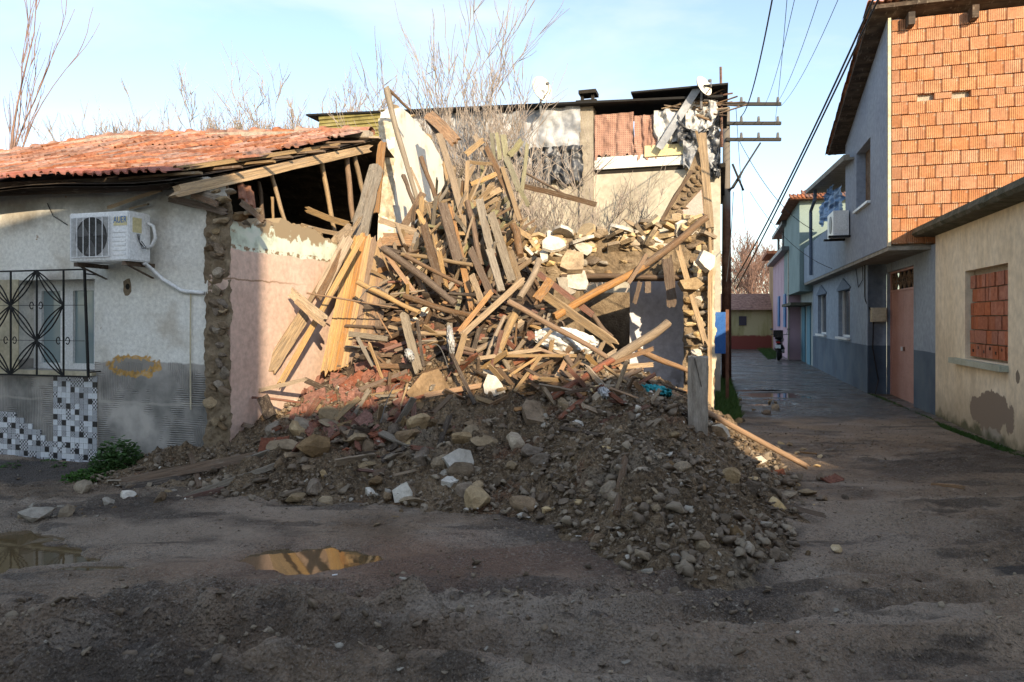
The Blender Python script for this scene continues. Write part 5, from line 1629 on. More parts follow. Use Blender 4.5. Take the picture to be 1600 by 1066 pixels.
for j in range(6):       # tiles on the slope facing the square
    t = j / 6
    x0, x1 = E[0][0] + (R0[0] - E[0][0]) * t, E[1][0] + (R0[0] - E[1][0]) * t
    i = 0; x = x0 + .12
    while x < x1 - .1:
        add('roof_tile', TM[0], HT, (x, E[0][1] + (R0[1] - E[0][1]) * t, zt0 + t * 1.0 + .02), (math.atan2(1.0, 1.8), 0, random.uniform(-.03, .03))); x += .25
    for k in range(14):
        y = E[0][1] + .3 + (R0[1] - E[0][1]) * t + k * .25
        if y < 5: add('roof_tile', TM[0], HT, (E[0][0] + (R0[0] - E[0][0]) * t, y, zt0 + t * 1.0 + .03), (math.atan2(1.0, 2.4), 0, rad(-90)))
# sky-blue doors and moss ledge of its ground floor
for k, (b0, c) in enumerate(((.6, (.12, .26, .34)), (2.2, (.08, .20, .27)))):
    mb = MB(); mb.box(-.40, -.365, b0, b0 + 1.0, 0, 2.1); mb.build('door', mat('door_blue_%d' % k, [c, c, tuple(q * 1.2 for q in c)], scale=4), HT)
mb = MB(); mb.box(-1.05, .0, .4, 4.2, 2.12, 2.22); mb.build('mossy_ledge', M['moss_edge'], HT)
mb = MB(); mb.box(-.35, -.05, .1, .5, 1.5, 1.9); mb.build('meter_box', W['orange'], HT)

# pink house
FP = Frame(11.25, 28.3)
HP = thing('pink_house', 'pink rendered house with blue shutters and a dark flat canopy further up the lane', 'house', (FP.ox, FP.oy, 0), -TH)
M['pink'] = mat('pink_render', [(.44, .29, .34), (.54, .37, .43), (.58, .42, .47)], scale=1, bump=.1)
mb = MB(); mb.box(-.1, 4, 0, 9, 0, 4.4); mb.build('wall', M['pink'], HP)
mb = MB(); mb.box(-.4, 4, -.2, 9.2, 4.4, 4.55); mb.box(-.3, 2, 1, 7, 5.6, 5.75)
for b in (1.2, 4, 6.8): mb.tube([(0, b, 4.5), (0, b, 5.6)], .06, 5)
mb.build('terrace_canopy', M['grey_plastic'], HP)
for b in (1.2, 4.4):
    mb = MB(); mb.box(-.16, -.11, b, b + .9, 1.3, 2.7); mb.build('shutter', M['tarp_blue'], HP)
mb = MB(); mb.box(-.14, -.1, -.02, .25, 0, 4.4); mb.build('corner_strip', M['stucco'], HP)
# ochre wall end, yellow house across the lane end, blue gate, white building
OB = thing('ochre_building', 'tall narrow ochre plastered house end with peeling paint and a small window', 'house', (13.6, 36.5, 0), -TH)
M['ochre_wall'] = mat('ochre_wall', [(.26, .14, .07), (.42, .25, .12), (.5, .36, .22)], scale=1.2, bump=.2)
mb = MB(); mb.box(0, 4, 0, 4, 0, 5.0); mb.build('wall', M['ochre_wall'], OB)
mb = MB(); mb.box(.2, .55, -.05, -.005, 2.2, 3.6); mb.build('window', M['win_dark'], OB)
mb = MB(); mb.box(-.4, 4.2, -.5, 4.2, 5.0, 5.15); mb.build('roof', M['tile_roof'], OB)
YH = thing('yellow_house', 'low stained yellow house with sagging red tile roof closing the lane end', 'house', (12.2, 38.5, 0), rad(-4))
M['yellow_wall'] = mat('yellow_wall', [(.10, .09, .05), (.40, .36, .17), (.52, .47, .27)], scale=.7, stretch=(2.2, 1, .35), bump=.2, contrast=(.35, .55))
_q = MN(M['yellow_wall']); _q.over(_q.step(_q.math('ADD', _q.Z, _q.math('MULTIPLY', _q.noise(3), .3)), .95, .85), (.22, .06, .045))
mb = MB(); mb.box(-4, 2.4, 0, 4, 0, 2.2); mb.build('wall', M['yellow_wall'], YH)
mb = MB(); mb.prism([(-.4, 2.15), (2, 3.1), (4.3, 2.15)], lambda y, z: (-4.2, y, z), (6.8, 0, 0)); mb.build('roof', M['tile_roof'], YH)
mb = MB(); mb.box(.2, .6, -.06, -.005, 1.3, 1.8); mb.build('window', M['win_dark'], YH)
mb = MB()
mb.box(-4, 0, 0, 6, 0, 5.2); WB = thing('white_building', 'pale building with patterned parapet far behind the lane end', 'building', (21.5, 62, 0), -TH)
mb.build('wall', mat('far_white', [(.3, .3, .24), (.6, .6, .52), (.68, .68, .6)], scale=1.2, contrast=(.42, .5)), WB)
BG = thing('blue_gate', 'bright blue sheet metal gate between ruin and utility pole', 'gate', P(1122, 545, 13.6).xy.to_3d(), -TH)
mb = MB(); mb.box(-.3, .14, 0, .06, .95, 1.75); mb.build('gate_leaf', mat('gate_blue', [(.02, .08, .28), (.03, .12, .38), (.06, .18, .45)], scale=2), BG)
mb = MB(); mb.box(-.36, -.3, 0, .1, 0, 1.8); mb.box(.14, .2, 0, .1, 0, 1.8); mb.build('gate_post', M['rust'], BG)
# motorcycle
MC = thing('motorcycle', 'dark parked motorcycle seen from behind with mirrors up and white number plate', 'motorcycle', (10.45, 27.6, 0), rad(-24))
M['black_paint'] = mat('black_paint', [(.012, .012, .013), (.016, .016, .018), (.02, .02, .02)], rough=.25, spec=.6, bump=.02)
M['rubber'] = mat('rubber', [(.015, .015, .015), (.02, .02, .02), (.025, .025, .025)], rough=.8)
for y in (0.0, 1.3):
    mb = MB()
    n_, s_ = 22, 8
    for i in range(n_):
        an = 2 * math.pi * i / n_
        for k in range(s_):
            bn = 2 * math.pi * k / s_; rr = .27 + .065 * math.cos(bn)
            mb.v.append(Vector((.06 * math.sin(bn), y + rr * math.cos(an), .33 + rr * math.sin(an))))
    for i in range(n_):
        for k in range(s_):
            a = i * s_ + k; b = i * s_ + (k + 1) % s_; c = ((i + 1) % n_) * s_ + (k + 1) % s_; d = ((i + 1) % n_) * s_ + k
            mb.f.append([a, b, c, d]); mb.mi.append(0)
    wh = mb.build('wheel', M['rubber'], MC, smooth=True)
    mb = MB(); mb.tube([(-.05, y, .33), (.05, y, .33)], .16, 12); mb.build('hub', M['grey_plastic'], wh)
mb = MB(); mb.tube([(0, -.15, .78), (0, .1, .80), (0, .45, .74), (0, .75, .82), (0, 1.05, .80), (0, 1.15, .7)], [.07, .13, .13, .16, .15, .08], 10); mb.tube([(0, .2, .5), (0, .7, .45), (0, 1.0, .5)], [.16, .2, .14], 8); mb.tube([(0, -.2, .62), (0, -.32, .45)], [.11, .07], 6); mb.build('body', M['black_paint'], MC, smooth=True)
mb = MB(); mb.box(-.13, .13, -.12, .35, .84, .92); mb.build('seat', M['rubber'], MC)
mb = MB(); mb.tube([(-.34, .92, 1.02), (-.12, 1.05, 1.0), (.12, 1.05, 1.0), (.34, .92, 1.02)], .018, 6); mb.tube([(-.05, 1.05, 1.0), (-.08, 1.3, .33)], .025, 6); mb.tube([(.05, 1.05, 1.0), (.08, 1.3, .33)], .025, 6); mb.build('handlebar', M['grey_plastic'], MC)
for s_ in (-1, 1):
    mb = MB(); mb.tube([(s_ * .24, .98, 1.02), (s_ * .3, .96, 1.18)], .008, 5); mb.prism([(s_ * .32 + .06 * math.cos(t * .785), 1.22 + .045 * math.sin(t * .785)) for t in range(8)], lambda x, z: (x, .95, z), (0, .02, 0)); mb.build('mirror', M['grey_plastic'], MC)
mb = MB(); mb.box(-.1, .1, -.36, -.35, .50, .63); mb.build('number_plate', M['white_pvc'], MC)
mb = MB(); mb.box(-.07, .07, -.30, -.25, .70, .76); mb.build('tail_light', mat('red_lens', [(.3, .01, .01), (.35, .02, .02), (.35, .02, .02)], rough=.3), MC)
mb = MB(); mb.tube([(.16, .5, .3), (.18, -.1, .36), (.18, -.35, .42)], [.03, .05, .055], 8); mb.build('exhaust', M['grey_plastic'], MC)
mb = MB(); mb.box(-.17, .17, -.32, .02, .93, 1.2); mb.build('top_box', M['black_paint'], MC)

# ================================================================== UNSEEN BUILDINGS BEHIND THE CAMERA, placed and sized to shade the square
M['street_render'] = mat('street_render', [(.36, .32, .26), (.45, .41, .34), (.5, .46, .4)], scale=1, bump=.1)
sdir = Vector((SH[0], SH[1], 0)).normalized(); pdir = Vector((.954, .30, 0))
for (q0, q1, h, r0, lb) in ((-16, -.30, 7.9, 6.0, 'tall unseen building behind the viewer, sized to shade the square'), (-.45, 4.25, 5.15, 6.02, 'mid height unseen building behind the viewer, sized to shade the square'), (4.10, 11.0, 4.0, 6.04, 'low unseen building behind the viewer, sized to shade the square')):
    c = pdir * q0 + sdir * r0
    t = thing('shading_building', lb, 'building', (c.x, c.y, 0), math.atan2(pdir.y, pdir.x))
    hs = []
    x = 1.0
    while x < q1 - q0 - 1.2:
        for z0 in ((.9, 3.7) if h > 5 else (.9,)): hs.append((x, x + 1.0, z0, z0 + 1.3))
        x += 2.6
    mb = wall_holes(0, q1 - q0, 0, h, hs, 'a', 0, -.3)
    mb.box(0, q1 - q0, -5, -4.8, 0, h); mb.box(0, .2, -4.8, -.3, 0, h); mb.box(q1 - q0 - .2, q1 - q0, -4.8, -.3, 0, h); mb.box(.2, q1 - q0 - .2, -4.8, -.3, h - .3, h - .05)
    finish_wall(mb, 'wall', M['street_render'], t)
    for (a0_, a1_, z0, z1) in hs:
        mb = MB(); mb.box(a0_, a1_, -.25, -.2, z0, z1); mb.build('window', M['win_dark'], t)


# ================================================================== BARE TREES
def tree(name, label, base, h, spread, seed, stems, m1, m2, r0=.05, depth=5, upright=.75, twig=.006, group=None, cat='tree'):
    rs = random.Random(seed)
    t = thing(name, label, cat, base, 0, group)
    tr, cr_ = MB(), MB()
    def grow(p, d, L, r, lev):
        k = 4; pts = [p]; q = p.copy(); dd = d.copy()
        for i in range(k):
            dd = (dd + Vector((rs.gauss(0, .10), rs.gauss(0, .10), .10 * upright + rs.gauss(0, .05)))).normalized()
            q = q + dd * L / k; pts.append(q.copy())
        r1 = max(r * .55, twig * .5)
        (tr if lev < 1 else cr_).tube(pts, [r + (r1 - r) * i / k for i in range(k + 1)], 7 if lev < 1 else (5 if lev < 3 else 3), cap=False)
        if lev >= depth: return
        nb = rs.randint(2, 4) if lev < depth - 1 else rs.randint(2, 5)
        for b in range(nb):
            s_ = rs.uniform(.25, 1.0) if b else 1.0
            i = min(int(s_ * k), k - 1); f_ = s_ * k - i
            bp = pts[i].lerp(pts[i + 1], f_)
            sp = spread * (.55 if b == 0 else 1)
            nd = (dd + Vector((rs.gauss(0, sp), rs.gauss(0, sp), rs.uniform(0, .35) * upright))).normalized()
            grow(bp, nd, L * rs.uniform(.55, .85), max(r1 * rs.uniform(.7, 1), twig), lev + 1)
    for s_ in range(stems):
        d = Vector((rs.gauss(0, spread * .75), rs.gauss(0, spread * .4), 1)).normalized()
        grow(Vector((rs.uniform(-.2, .2) * (stems > 1), rs.uniform(-.2, .2) * (stems > 1), 0)), d, h * rs.uniform(.30, .40), r0 * rs.uniform(.7, 1), 0)
    tr.build('trunk', m1, t, smooth=True, fixn=False); cr_.build('crown', m2, t, smooth=True, fixn=False)
    return t


tree('fig_tree', 'bare pale fig tree with many upright stems growing behind the fallen timbers', (-.35, 14.4, .0), 6.9, .46, 5, 8, M['bark'], M['twig'], .06, 5, .7, .0075)
tree('fig_tree', 'smaller bare fig shrub with twigs arching over the pale stuccoed wall', (1.05, 13.6, .2), 6.0, .52, 12, 5, M['bark'], M['twig'], .05, 5, .5, .007)
for k, (px, s_, h) in enumerate(((290, 21, 8.6), (365, 22, 8.9), (440, 33, 9.0), (505, 24, 8.8), (545, 29, 8.0), (240, 31, 7.6))):
    p = P(px, 500, 24); tree('poplar_tree', 'bare winter tree behind the red tile roof, ' + ('second from left', 'third from left', 'third from right', 'second from right', 'rightmost nearest the gable', 'leftmost of the row')[k], (p.x, p.y, 0), h * .95, .46, s_, 9, M['bark'], M['twig'], .07, 6, .6, .010, group='bare trees behind the tile roof')
p = P(26, 500, 15); tree('young_tree', 'slender bare tree with warm brown trunk at the far left edge above the roof', (p.x, p.y, 0), 9.6, .15, 51, 1, M['bark2'], M['twig2'], .13, 4, 1.0, .010)
p = P(100, 500, 17); tree('young_tree', 'thin leafless saplings poking above the left tile roof', (p.x, p.y, 0), 5.6, .22, 46, 3, M['bark2'], M['twig2'], .03, 3, .9, .008)
for k, (px, Y, h) in enumerate(((1183, 48, 7.6), (1200, 52, 8.0), (1160, 60, 7.4))):
    p = P(px, 500, Y); tree('bare_tree', 'reddish bare tree beyond the lane end, ' + ('middle one over the yellow house', 'right one by the ochre wall', 'left one beside the pole')[k], (p.x, p.y, 0), h, .42, 60 + k, 3, M['bark2'], M['twig2'], .12, 5, .5, .02, group='reddish bare trees beyond the lane end')
# ================================================================== FALLEN TIMBERS
def inpoly(poly):
    def f(x, y):
        c = False; n = len(poly)
        for i in range(n):
            x1, y1 = poly[i]; x2, y2 = poly[(i + 1) % n]
            if (y1 > y) != (y2 > y) and x < (x2 - x1) * (y - y1) / (y2 - y1) + x1: c = not c
        return c
    return f
upper = inpoly([(650, 250), (700, 222), (770, 215), (820, 260), (822, 330), (842, 400), (790, 440), (600, 440), (610, 370), (640, 330)])
filler(290, (600, 210, 845, 440), [(75, 20), (108, 18), (25, 25), (55, 20)], (30, 115), (2.5, 7.5), ['tan', 'tan', 'tan', 'yellow', 'grey', 'brown', 'green'],
       'short broken roof lath in the high tangle of timbers leaning on the tall white gable', 'laths in the high tangle', poly=upper, lift=(0, .4), where='high tangle by the gable', noun='lath')
lower = inpoly([(590, 400), (850, 400), (900, 470), (985, 520), (1040, 560), (1000, 610), (880, 615), (700, 610), (600, 600), (560, 560)])
filler(210, (560, 400, 1050, 620), [(-30, 22), (30, 25), (55, 20), (0, 14)], (30, 120), (2.5, 7.5), ['tan', 'brown', 'brown', 'orange', 'dark', 'yellow', 'red', 'grey'],
       'broken stick or lath in the low middle of the collapse above the earth heap', 'sticks in the low tangle', poly=lower, lift=(0, .25), name='stick', where='low tangle above the earth', noun='stick')
filler(40, (700, 560, 1000, 640), [(-15, 22), (30, 25)], (30, 90), (3, 8), ['brown', 'dark', 'orange', 'tan'],
       'splintered stick at the upper edge of the brown earth heap', 'sticks along the top of the earth heap', lift=(0, .08), name='splinter', where='earth heap top edge', noun='splinter')
filler(46, (385, 600, 700, 740), [(-15, 25), (25, 25), (50, 20)], (25, 85), (3, 9), ['brown', 'tan', 'red', 'grey', 'dark'],
       'stick among the broken tiles', 'sticks among the broken tiles', lift=(.0, .12), name='stick', where='tile scatter below the pink wall', noun='stick')
filler(40, (840, 560, 1080, 650), [(-30, 15), (28, 20)], (30, 100), (3, 9), ['brown', 'tan', 'orange', 'tan', 'red'],
       'stick by the ruin', 'sticks before the doorway', lift=(.0, .12), name='stick', where='slope before the ruin doorway', noun='stick')
T_ = timber
# wide panel of upright boards (a fallen boarded ceiling): individual boards
bc = ['yellow', 'yellow', 'orange', 'yellow', 'orange', 'yellow', 'orange', 'brown']
for i in range(8):
    T_(551 + i * 8.6, 368 + i * 2.0, 506 + i * 11.0, 585 - i * 4.6, 10.5, bc[i], label='%s board in the fan of golden upright boards beside the pink wall' % ('leftmost', 'second from left', 'third from left', 'fourth from left', 'fourth from right', 'third from right', 'second from right', 'rightmost brown')[i], group='fan of golden boards', Y1=9.75, Y2=8.75, roll=.1, lift=0, thick=.022)
L = [
 # px1,py1,px2,py2,w,col,kind,Y1,Y2,label
 (603, 138, 652, 312, 10, 'grey', 'log', 10.55, 10.15, 'tall grey pole, highest of all, leaning left against the broken white gable'),
 (652, 312, 668, 362, 8, 'brown', 'log', 10.15, 9.9, 'lower broken continuation of the tall grey pole beside the gable'),
 (605, 137, 641, 172, 5, 'brown', 'log', 10.6, 10.9, 'short thin pole end meeting the tip of the tall grey pole'),
 (670, 180, 712, 222, 17, 'orange', 'plank', 11.3, 10.7, 'dark roof panel with orange edge hanging off the gable top'),
 (674, 184, 700, 210, 20, 'dark', 'plank', 11.4, 11.0, 'black underside of the roof panel hanging off the gable top'),
 (589, 262, 562, 372, 24, 'grey', 'plank', 10.3, 9.8, 'wide grey door-like board leaning left of the gable edge'),
 (597, 225, 586, 332, 12, 'orange', 'plank', 10.4, 10.1, 'brown upright board between the grey wide board and the gable edge'),
 (578, 300, 553, 350, 10, 'grey', 'plank', 10.35, 10.1, 'narrow grey board left of the wide grey board'),
 (479, 327, 546, 351, 9, 'tan', 'plank', 9.9, 9.7, 'tan board jutting left out of the dark attic opening'),
 (470, 352, 532, 366, 6, 'yellow', 'plank', 9.6, 9.6, 'thin batten lying on the mud top of the pink wall'),
 (524, 375, 548, 355, 13, 'tan', 'plank', 9.6, 9.5, 'short block at the right end of the pink wall top'),
 (560, 345, 416, 582, 6, 'tan', 'plank', 9.6, 8.35, 'thin edge strip along the big slanting board over the pink wall'),
 (545, 372, 500, 462, 17, 'tan', 'plank', 9.4, 8.9, 'upper half of the big slanting board over the pink wall'),
 (476, 490, 420, 580, 19, 'tan', 'plank', 8.6, 8.15, 'wide brown board pointing down left across the pink wall'),
 (566, 370, 436, 604, 9, 'yellow', 'plank', 9.2, 8.1, 'long narrow batten crossing the pink wall from the boards to the tiles'),
 (536, 392, 497, 466, 9, 'brown', 'plank', 9.3, 8.7, 'dark board behind the long narrow batten'),
 (455, 457, 508, 500, 14, 'tan', 'plank', 8.4, 8.3, 'short thick block nailed across the slanting boards'),
 (462, 470, 508, 508, 7, 'yellow', 'plank', 8.35, 8.25, 'thin lath under the short thick cross block'),
 (480, 458, 625, 482, 3, 'orange', 'log', 8.3, 8.6, 'thin crooked branch crossing the golden boards'),
 (588, 488, 612, 528, 3, 'orange', 'log', 8.5, 8.4, 'forked tip of the thin crooked branch'),
 (382, 616, 480, 592, 6, 'tan', 'plank', 7.95, 8.0, 'low batten sticking out left across the foot of the pink wall'),
 (410, 620, 424, 652, 17, 'dark', 'plank', 7.7, 7.6, 'dark rotten wood block at the foot of the pink wall'),
 (394, 621, 470, 629, 4, 'red', 'log', 7.8, 7.8, 'thin reddish stick at the foot of the pink wall'),
 (350, 646, 382, 662, 9, 'brown', 'plank', 7.35, 7.3, 'small board stuck at the broken wall end near the ground'),
 (363, 660, 396, 668, 6, 'brown', 'plank', 7.2, 7.2, 'small splinter of board under the broken wall end'),
 (593, 344, 655, 364, 9, 'yellow', 'plank', 9.5, 9.5, 'bright sunlit batten above the orange box board'),
 (598, 374, 662, 379, 19, 'orange', 'plank', 9.45, 9.5, 'broad orange board lying level below the gable edge'),
 (559, 440, 655, 488, 9, 'yellow', 'log', 8.7, 8.45, 'smooth pale pole lying across the golden boards'),
 (600, 388, 712, 474, 12, 'brown', 'log', 9.1, 8.4, 'thick brown rotten beam running down right from the golden boards'),
 (632, 462, 740, 494, 10, 'brown', 'log', 8.6, 8.3, 'brown log end below the thick rotten beam'),
 (592, 380, 650, 460, 7, 'orange', 'plank', 9.2, 8.7, 'splintered orange board under the thick rotten beam'),
 (634, 399, 724, 445, 7, 'brown', 'log', 8.9, 8.5, 'gnarled branch with a pale chip caught on it'),
 (628, 397, 738, 414, 7, 'tan', 'log', 9.0, 8.7, 'pale grey pole lying nearly level above the gnarled branch'),
 (703, 458, 815, 469, 6, 'dark', 'log', 8.45, 8.3, 'dark thin pole lying level in the middle of the pile'),
 (610, 460, 663, 454, 3, 'tan', 'log', 8.6, 8.6, 'thin pale stick left of the upright brown board'),
 (662, 352, 688, 448, 12, 'brown', 'plank', 9.1, 8.6, 'upright brown board, leftmost of the row of upright planks'),
 (691, 318, 716, 410, 15, 'brown', 'plank', 9.3, 8.8, 'dark upright plank with pale right edge'),
 (703, 324, 738, 482, 9, 'orange', 'plank', 9.35, 8.5, 'orange upright lath along the edge of the dark upright plank'),
 (731, 316, 752, 415, 10, 'brown', 'log', 9.4, 8.8, 'dark round pole standing between the upright planks'),
 (749, 312, 770, 402, 12, 'grey', 'plank', 9.3, 8.8, 'grey upright plank right of the dark round pole'),
 (735, 390, 768, 462, 10, 'brown', 'plank', 8.9, 8.4, 'lower brown plank in front of the upright row'),
 (767, 334, 800, 440, 13, 'grey', 'plank', 9.1, 8.5, 'long pale grey plank, second from the right of the upright row'),
 (764, 390, 784, 455, 11, 'grey', 'plank', 8.7, 8.4, 'shorter pale grey plank in front of the upright row'),
 (795, 395, 812, 450, 15, 'tan', 'plank', 8.9, 8.5, 'broken wide tan board, rightmost of the upright row'),
 (737, 430, 752, 470, 9, 'tan', 'plank', 8.5, 8.3, 'small upright board low in the row'),
 (686, 210, 727, 352, 10, 'tan', 'plank', 10.1, 9.4, 'long tan plank rising steeply in front of the gable'),
 (658, 246, 686, 324, 8, 'brown', 'log', 10.2, 9.7, 'round brown pole left of the long tan plank'),
 (641, 262, 660, 305, 4, 'tan', 'plank', 10.3, 10.1, 'thin lath against the white gable plaster'),
 (630, 275, 648, 322, 7, 'brown', 'log', 10.4, 10.1, 'short brown pole against the white gable plaster'),
 (661, 302, 632, 352, 11, 'brown', 'plank', 10.0, 9.8, 'reddish brown board crossing the tall pole'),
 (655, 332, 675, 322, 14, 'tan', 'plank', 9.8, 9.8, 'small square tan board beside the reddish brown board'),
 (728, 241, 755, 219, 8, 'tan', 'plank', 10.2, 10.3, 'short flat board slanting up at the top of the tangle'),
 (733, 253, 768, 256, 5, 'tan', 'plank', 10.1, 10.1, 'short level lath below the slanting top board'),
 (731, 252, 727, 350, 6, 'yellow', 'plank', 10.0, 9.5, 'thin sunlit upright lath in the centre of the tangle'),
 (736, 288, 776, 272, 7, 'yellow', 'plank', 9.9, 9.9, 'short sunlit lath rising right in the tangle'),
 (742, 318, 783, 296, 8, 'tan', 'plank', 9.7, 9.8, 'short tan lath rising right below the sunlit one'),
 (758, 226, 814, 344, 8, 'brown', 'plank', 10.3, 9.6, 'long brown rafter falling right down the side of the tangle'),
 (742, 212, 760, 245, 7, 'tan', 'plank', 10.5, 10.3, 'tan stub at the very top of the tangle'),
 (768, 208, 772, 262, 6, 'green', 'plank', 10.5, 10.2, 'leftmost greenish lath sticking straight up'),
 (776, 208, 781, 250, 6, 'green', 'plank', 10.5, 10.2, 'second greenish lath sticking up'),
 (786, 211, 793, 262, 9, 'green', 'plank', 10.4, 10.1, 'widest greenish lath sticking up'),
 (815, 219, 796, 243, 9, 'green', 'plank', 10.4, 10.2, 'greenish board end bent to the right'),
 (824, 224, 815, 300, 6, 'green', 'plank', 10.3, 9.9, 'long greenish lath at the right edge of the tangle'),
 (790, 245, 812, 300, 9, 'green', 'plank', 10.1, 9.9, 'greenish curved board below the upright laths'),
 (812, 296, 826, 322, 6, 'green', 'plank', 9.9, 9.8, 'thin greenish lath end hanging at the right edge'),
 (785, 262, 812, 345, 7, 'tan', 'plank', 10.0, 9.5, 'tan rib board curving down the right side'),
 (816, 268, 895, 312, 4, 'brown', 'log', 10.2, 11.2, 'thin branch sticking out right toward the stuccoed wall'),
 (818, 291, 931, 320, 8, 'brown', 'plank', 10.1, 11.0, 'dark beam sticking out right in front of the stuccoed wall'),
 (797, 350, 830, 372, 8, 'tan', 'plank', 9.6, 9.5, 'tan offcut lying at the left end of the stone wall top'),
 (802, 352, 812, 400, 13, 'brown', 'log', 9.4, 9.1, 'stout brown post stump left of the stone wall'),
 (843, 406, 812, 466, 11, 'tan', 'log', 8.6, 8.3, 'upper part of the forked pale log in the centre'),
 (810, 478, 770, 566, 14, 'tan', 'log', 8.1, 7.9, 'thick pale log standing on the heap in the centre'),
 (789, 494, 760, 560, 7, 'tan', 'log', 8.1, 7.95, 'thinner pale log left of the thick pale one'),
 (768, 456, 716, 520, 8, 'orange', 'plank', 8.3, 8.15, 'splintered orange lath slanting down left in the centre'),
 (816, 438, 724, 522, 9, 'yellow', 'plank', 8.25, 8.1, 'long sunlit splintered lath under the forked log'),
 (794, 472, 948, 558, 10, 'orange', 'log', 8.0, 7.55, 'smooth orange pole slanting down right in front of the white sack'),
 (844, 456, 960, 537, 12, 'tan', 'plank', 8.5, 8.1, 'weathered tan board behind the white sack'),
 (842, 428, 926, 492, 9, 'red', 'plank', 8.8, 8.5, 'dark red beam running down toward the doorway'),
 (860, 438, 838, 468, 14, 'orange', 'plank', 8.5, 8.3, 'small orange board across the dark red beam'),
 (924, 490, 956, 528, 8, 'brown', 'log', 8.8, 8.6, 'brown pole end in front of the dark doorway'),
 (866, 494, 1010, 414, 13, 'orange', 'log', 8.35, 8.75, 'big orange bark-stripped log, lower half, leaning on the stone wall'),
 (1000, 420, 1105, 340, 12, 'brown', 'log', 8.72, 9.0, 'upper bark-covered half of the big leaning log'),
 (1010, 398, 982, 442, 6, 'orange', 'plank', 8.6, 8.6, 'split sliver standing off the big leaning log'),
 (1060, 390, 1102, 536, 8, 'tan', 'plank', 9.05, 9.0, 'long thin batten hanging in front of the right pier'),
 (1042, 402, 1050, 478, 14, 'brown', 'plank', 9.2, 9.2, 'broad brown board hanging from the lintel'),
 (1000, 440, 991, 475, 6, 'brown', 'plank', 9.2, 9.2, 'small brown stub hanging from the lintel'),
 (1012, 440, 1012, 458, 9, 'brown', 'plank', 9.2, 9.2, 'square beam end poking out under the lintel'),
 (951, 566, 1044, 505, 16, 'tan', 'log', 7.6, 7.9, 'thick pale log with a freshly broken square end'),
 (862, 622, 958, 562, 12, 'red', 'log', 7.1, 7.55, 'reddish split log running down left from the pale broken log'),
 (955, 568, 1020, 545, 6, 'orange', 'plank', 7.55, 7.8, 'long splinter beneath the pale broken log'),
 (968, 574, 1020, 570, 7, 'yellow', 'plank', 7.6, 7.7, 'short bright splinter right of the log crossing'),
 (996, 548, 1084, 584, 10, 'orange', 'log', 8.1, 7.95, 'brown pole running right to the standing post'),
 (960, 568, 1262, 730, 11, 'orange', 'log', 7.75, 6.95, 'long orange log sliding down right past the post onto the lane'),
 (966, 582, 1072, 613, 5, 'dark', 'log', 7.6, 7.55, 'thin dark stick above the teal cloth'),
 (964, 592, 1092, 682, 12, 'dark', 'plank', 7.35, 6.95, 'blackened beam with a pale metal edge left of the post'),
 (998, 603, 1052, 640, 10, 'dark', 'plank', 7.5, 7.4, 'blackened board under the teal cloth'),
 (1100, 700, 1190, 768, 9, 'brown', 'log', 6.9, 6.4, 'dark pole lying on the stones right of the post'),
 (838, 545, 912, 570, 6, 'orange', 'log', 7.85, 7.7, 'thin pole below the white sack'),
 (868, 548, 966, 590, 5, 'tan', 'plank', 7.8, 7.6, 'flat lath below the thin pole'),
 (750, 560, 845, 546, 6, 'tan', 'plank', 7.8, 7.8, 'bundle of level laths left of the white sack'),
 (792, 556, 900, 556, 5, 'yellow', 'plank', 7.75, 7.7, 'yellow level lath in the bundle left of the sack'),
 (845, 556, 796, 588, 4, 'yellow', 'plank', 7.6, 7.5, 'pale yellow splinter pointing down left'),
 (846, 556, 804, 612, 5, 'yellow', 'plank', 7.55, 7.35, 'longest pale yellow splinter pointing down left'),
 (631, 491, 655, 580, 13, 'grey', 'plank', 8.3, 7.9, 'dusty upright board left of centre with a broken foot'),
 (652, 500, 662, 575, 5, 'dark', 'plank', 8.3, 7.9, 'dark upright lath beside the dusty board'),
 (726, 522, 711, 576, 9, 'tan', 'plank', 8.0, 7.75, 'tan board standing above the pale plaster slab'),
 (698, 538, 742, 632, 6, 'dark', 'plank', 7.8, 7.3, 'dark thin board sliding down left of the plaster slab'),
 (702, 505, 706, 560, 8, 'grey', 'plank', 8.0, 7.85, 'split grey-white board tip in the centre'),
 (583, 572, 558, 527, 6, 'grey', 'plank', 8.2, 8.2, 'grey lath at the foot of the golden boards'),
 (545, 522, 606, 530, 8, 'grey', 'plank', 8.25, 8.15, 'flat grey plank at the foot of the golden boards'),
 (520, 668, 575, 653, 7, 'tan', 'plank', 6.95, 6.9, 'short tan batten lying among the red tiles'),
 (524, 656, 562, 622, 8, 'tan', 'plank', 7.2, 7.3, 'tan board piece between the red tiles'),
 (188, 756, 398, 714, 15, 'brown', 'plank', 6.35, 6.75, 'long muddy plank lying in front of the left house corner'),
 (192, 764, 310, 742, 9, 'dark', 'plank', 6.25, 6.4, 'dark muddy plank under the long muddy plank'),
 (288, 778, 432, 727, 9, 'grey', 'plank', 6.0, 6.45, 'grey muddy batten nearest the street in front of the left house'),
 (288, 780, 350, 764, 7, 'red', 'plank', 5.95, 6.05, 'reddish broken end of the grey muddy batten'),
 (294, 700, 312, 762, 8, 'brown', 'plank', 6.5, 6.25, 'short stake crossing the long muddy plank'),
 (977, 716, 962, 802, 12, 'brown', 'log', 5.95, 5.5, 'short round log standing in the stones of the heap front'),
 (876, 668, 938, 680, 5, 'dark', 'plank', 6.5, 6.5, 'flat dark metal-edged strip half buried in the heap'),
 (1215, 788, 1290, 806, 7, 'brown', 'plank', 6.2, 6.1, 'flat board at the right foot of the heap'),
 (1250, 708, 1276, 711, 5, 'orange', 'plank', 8.0, 8.0, 'small orange offcut on the lane surface'),
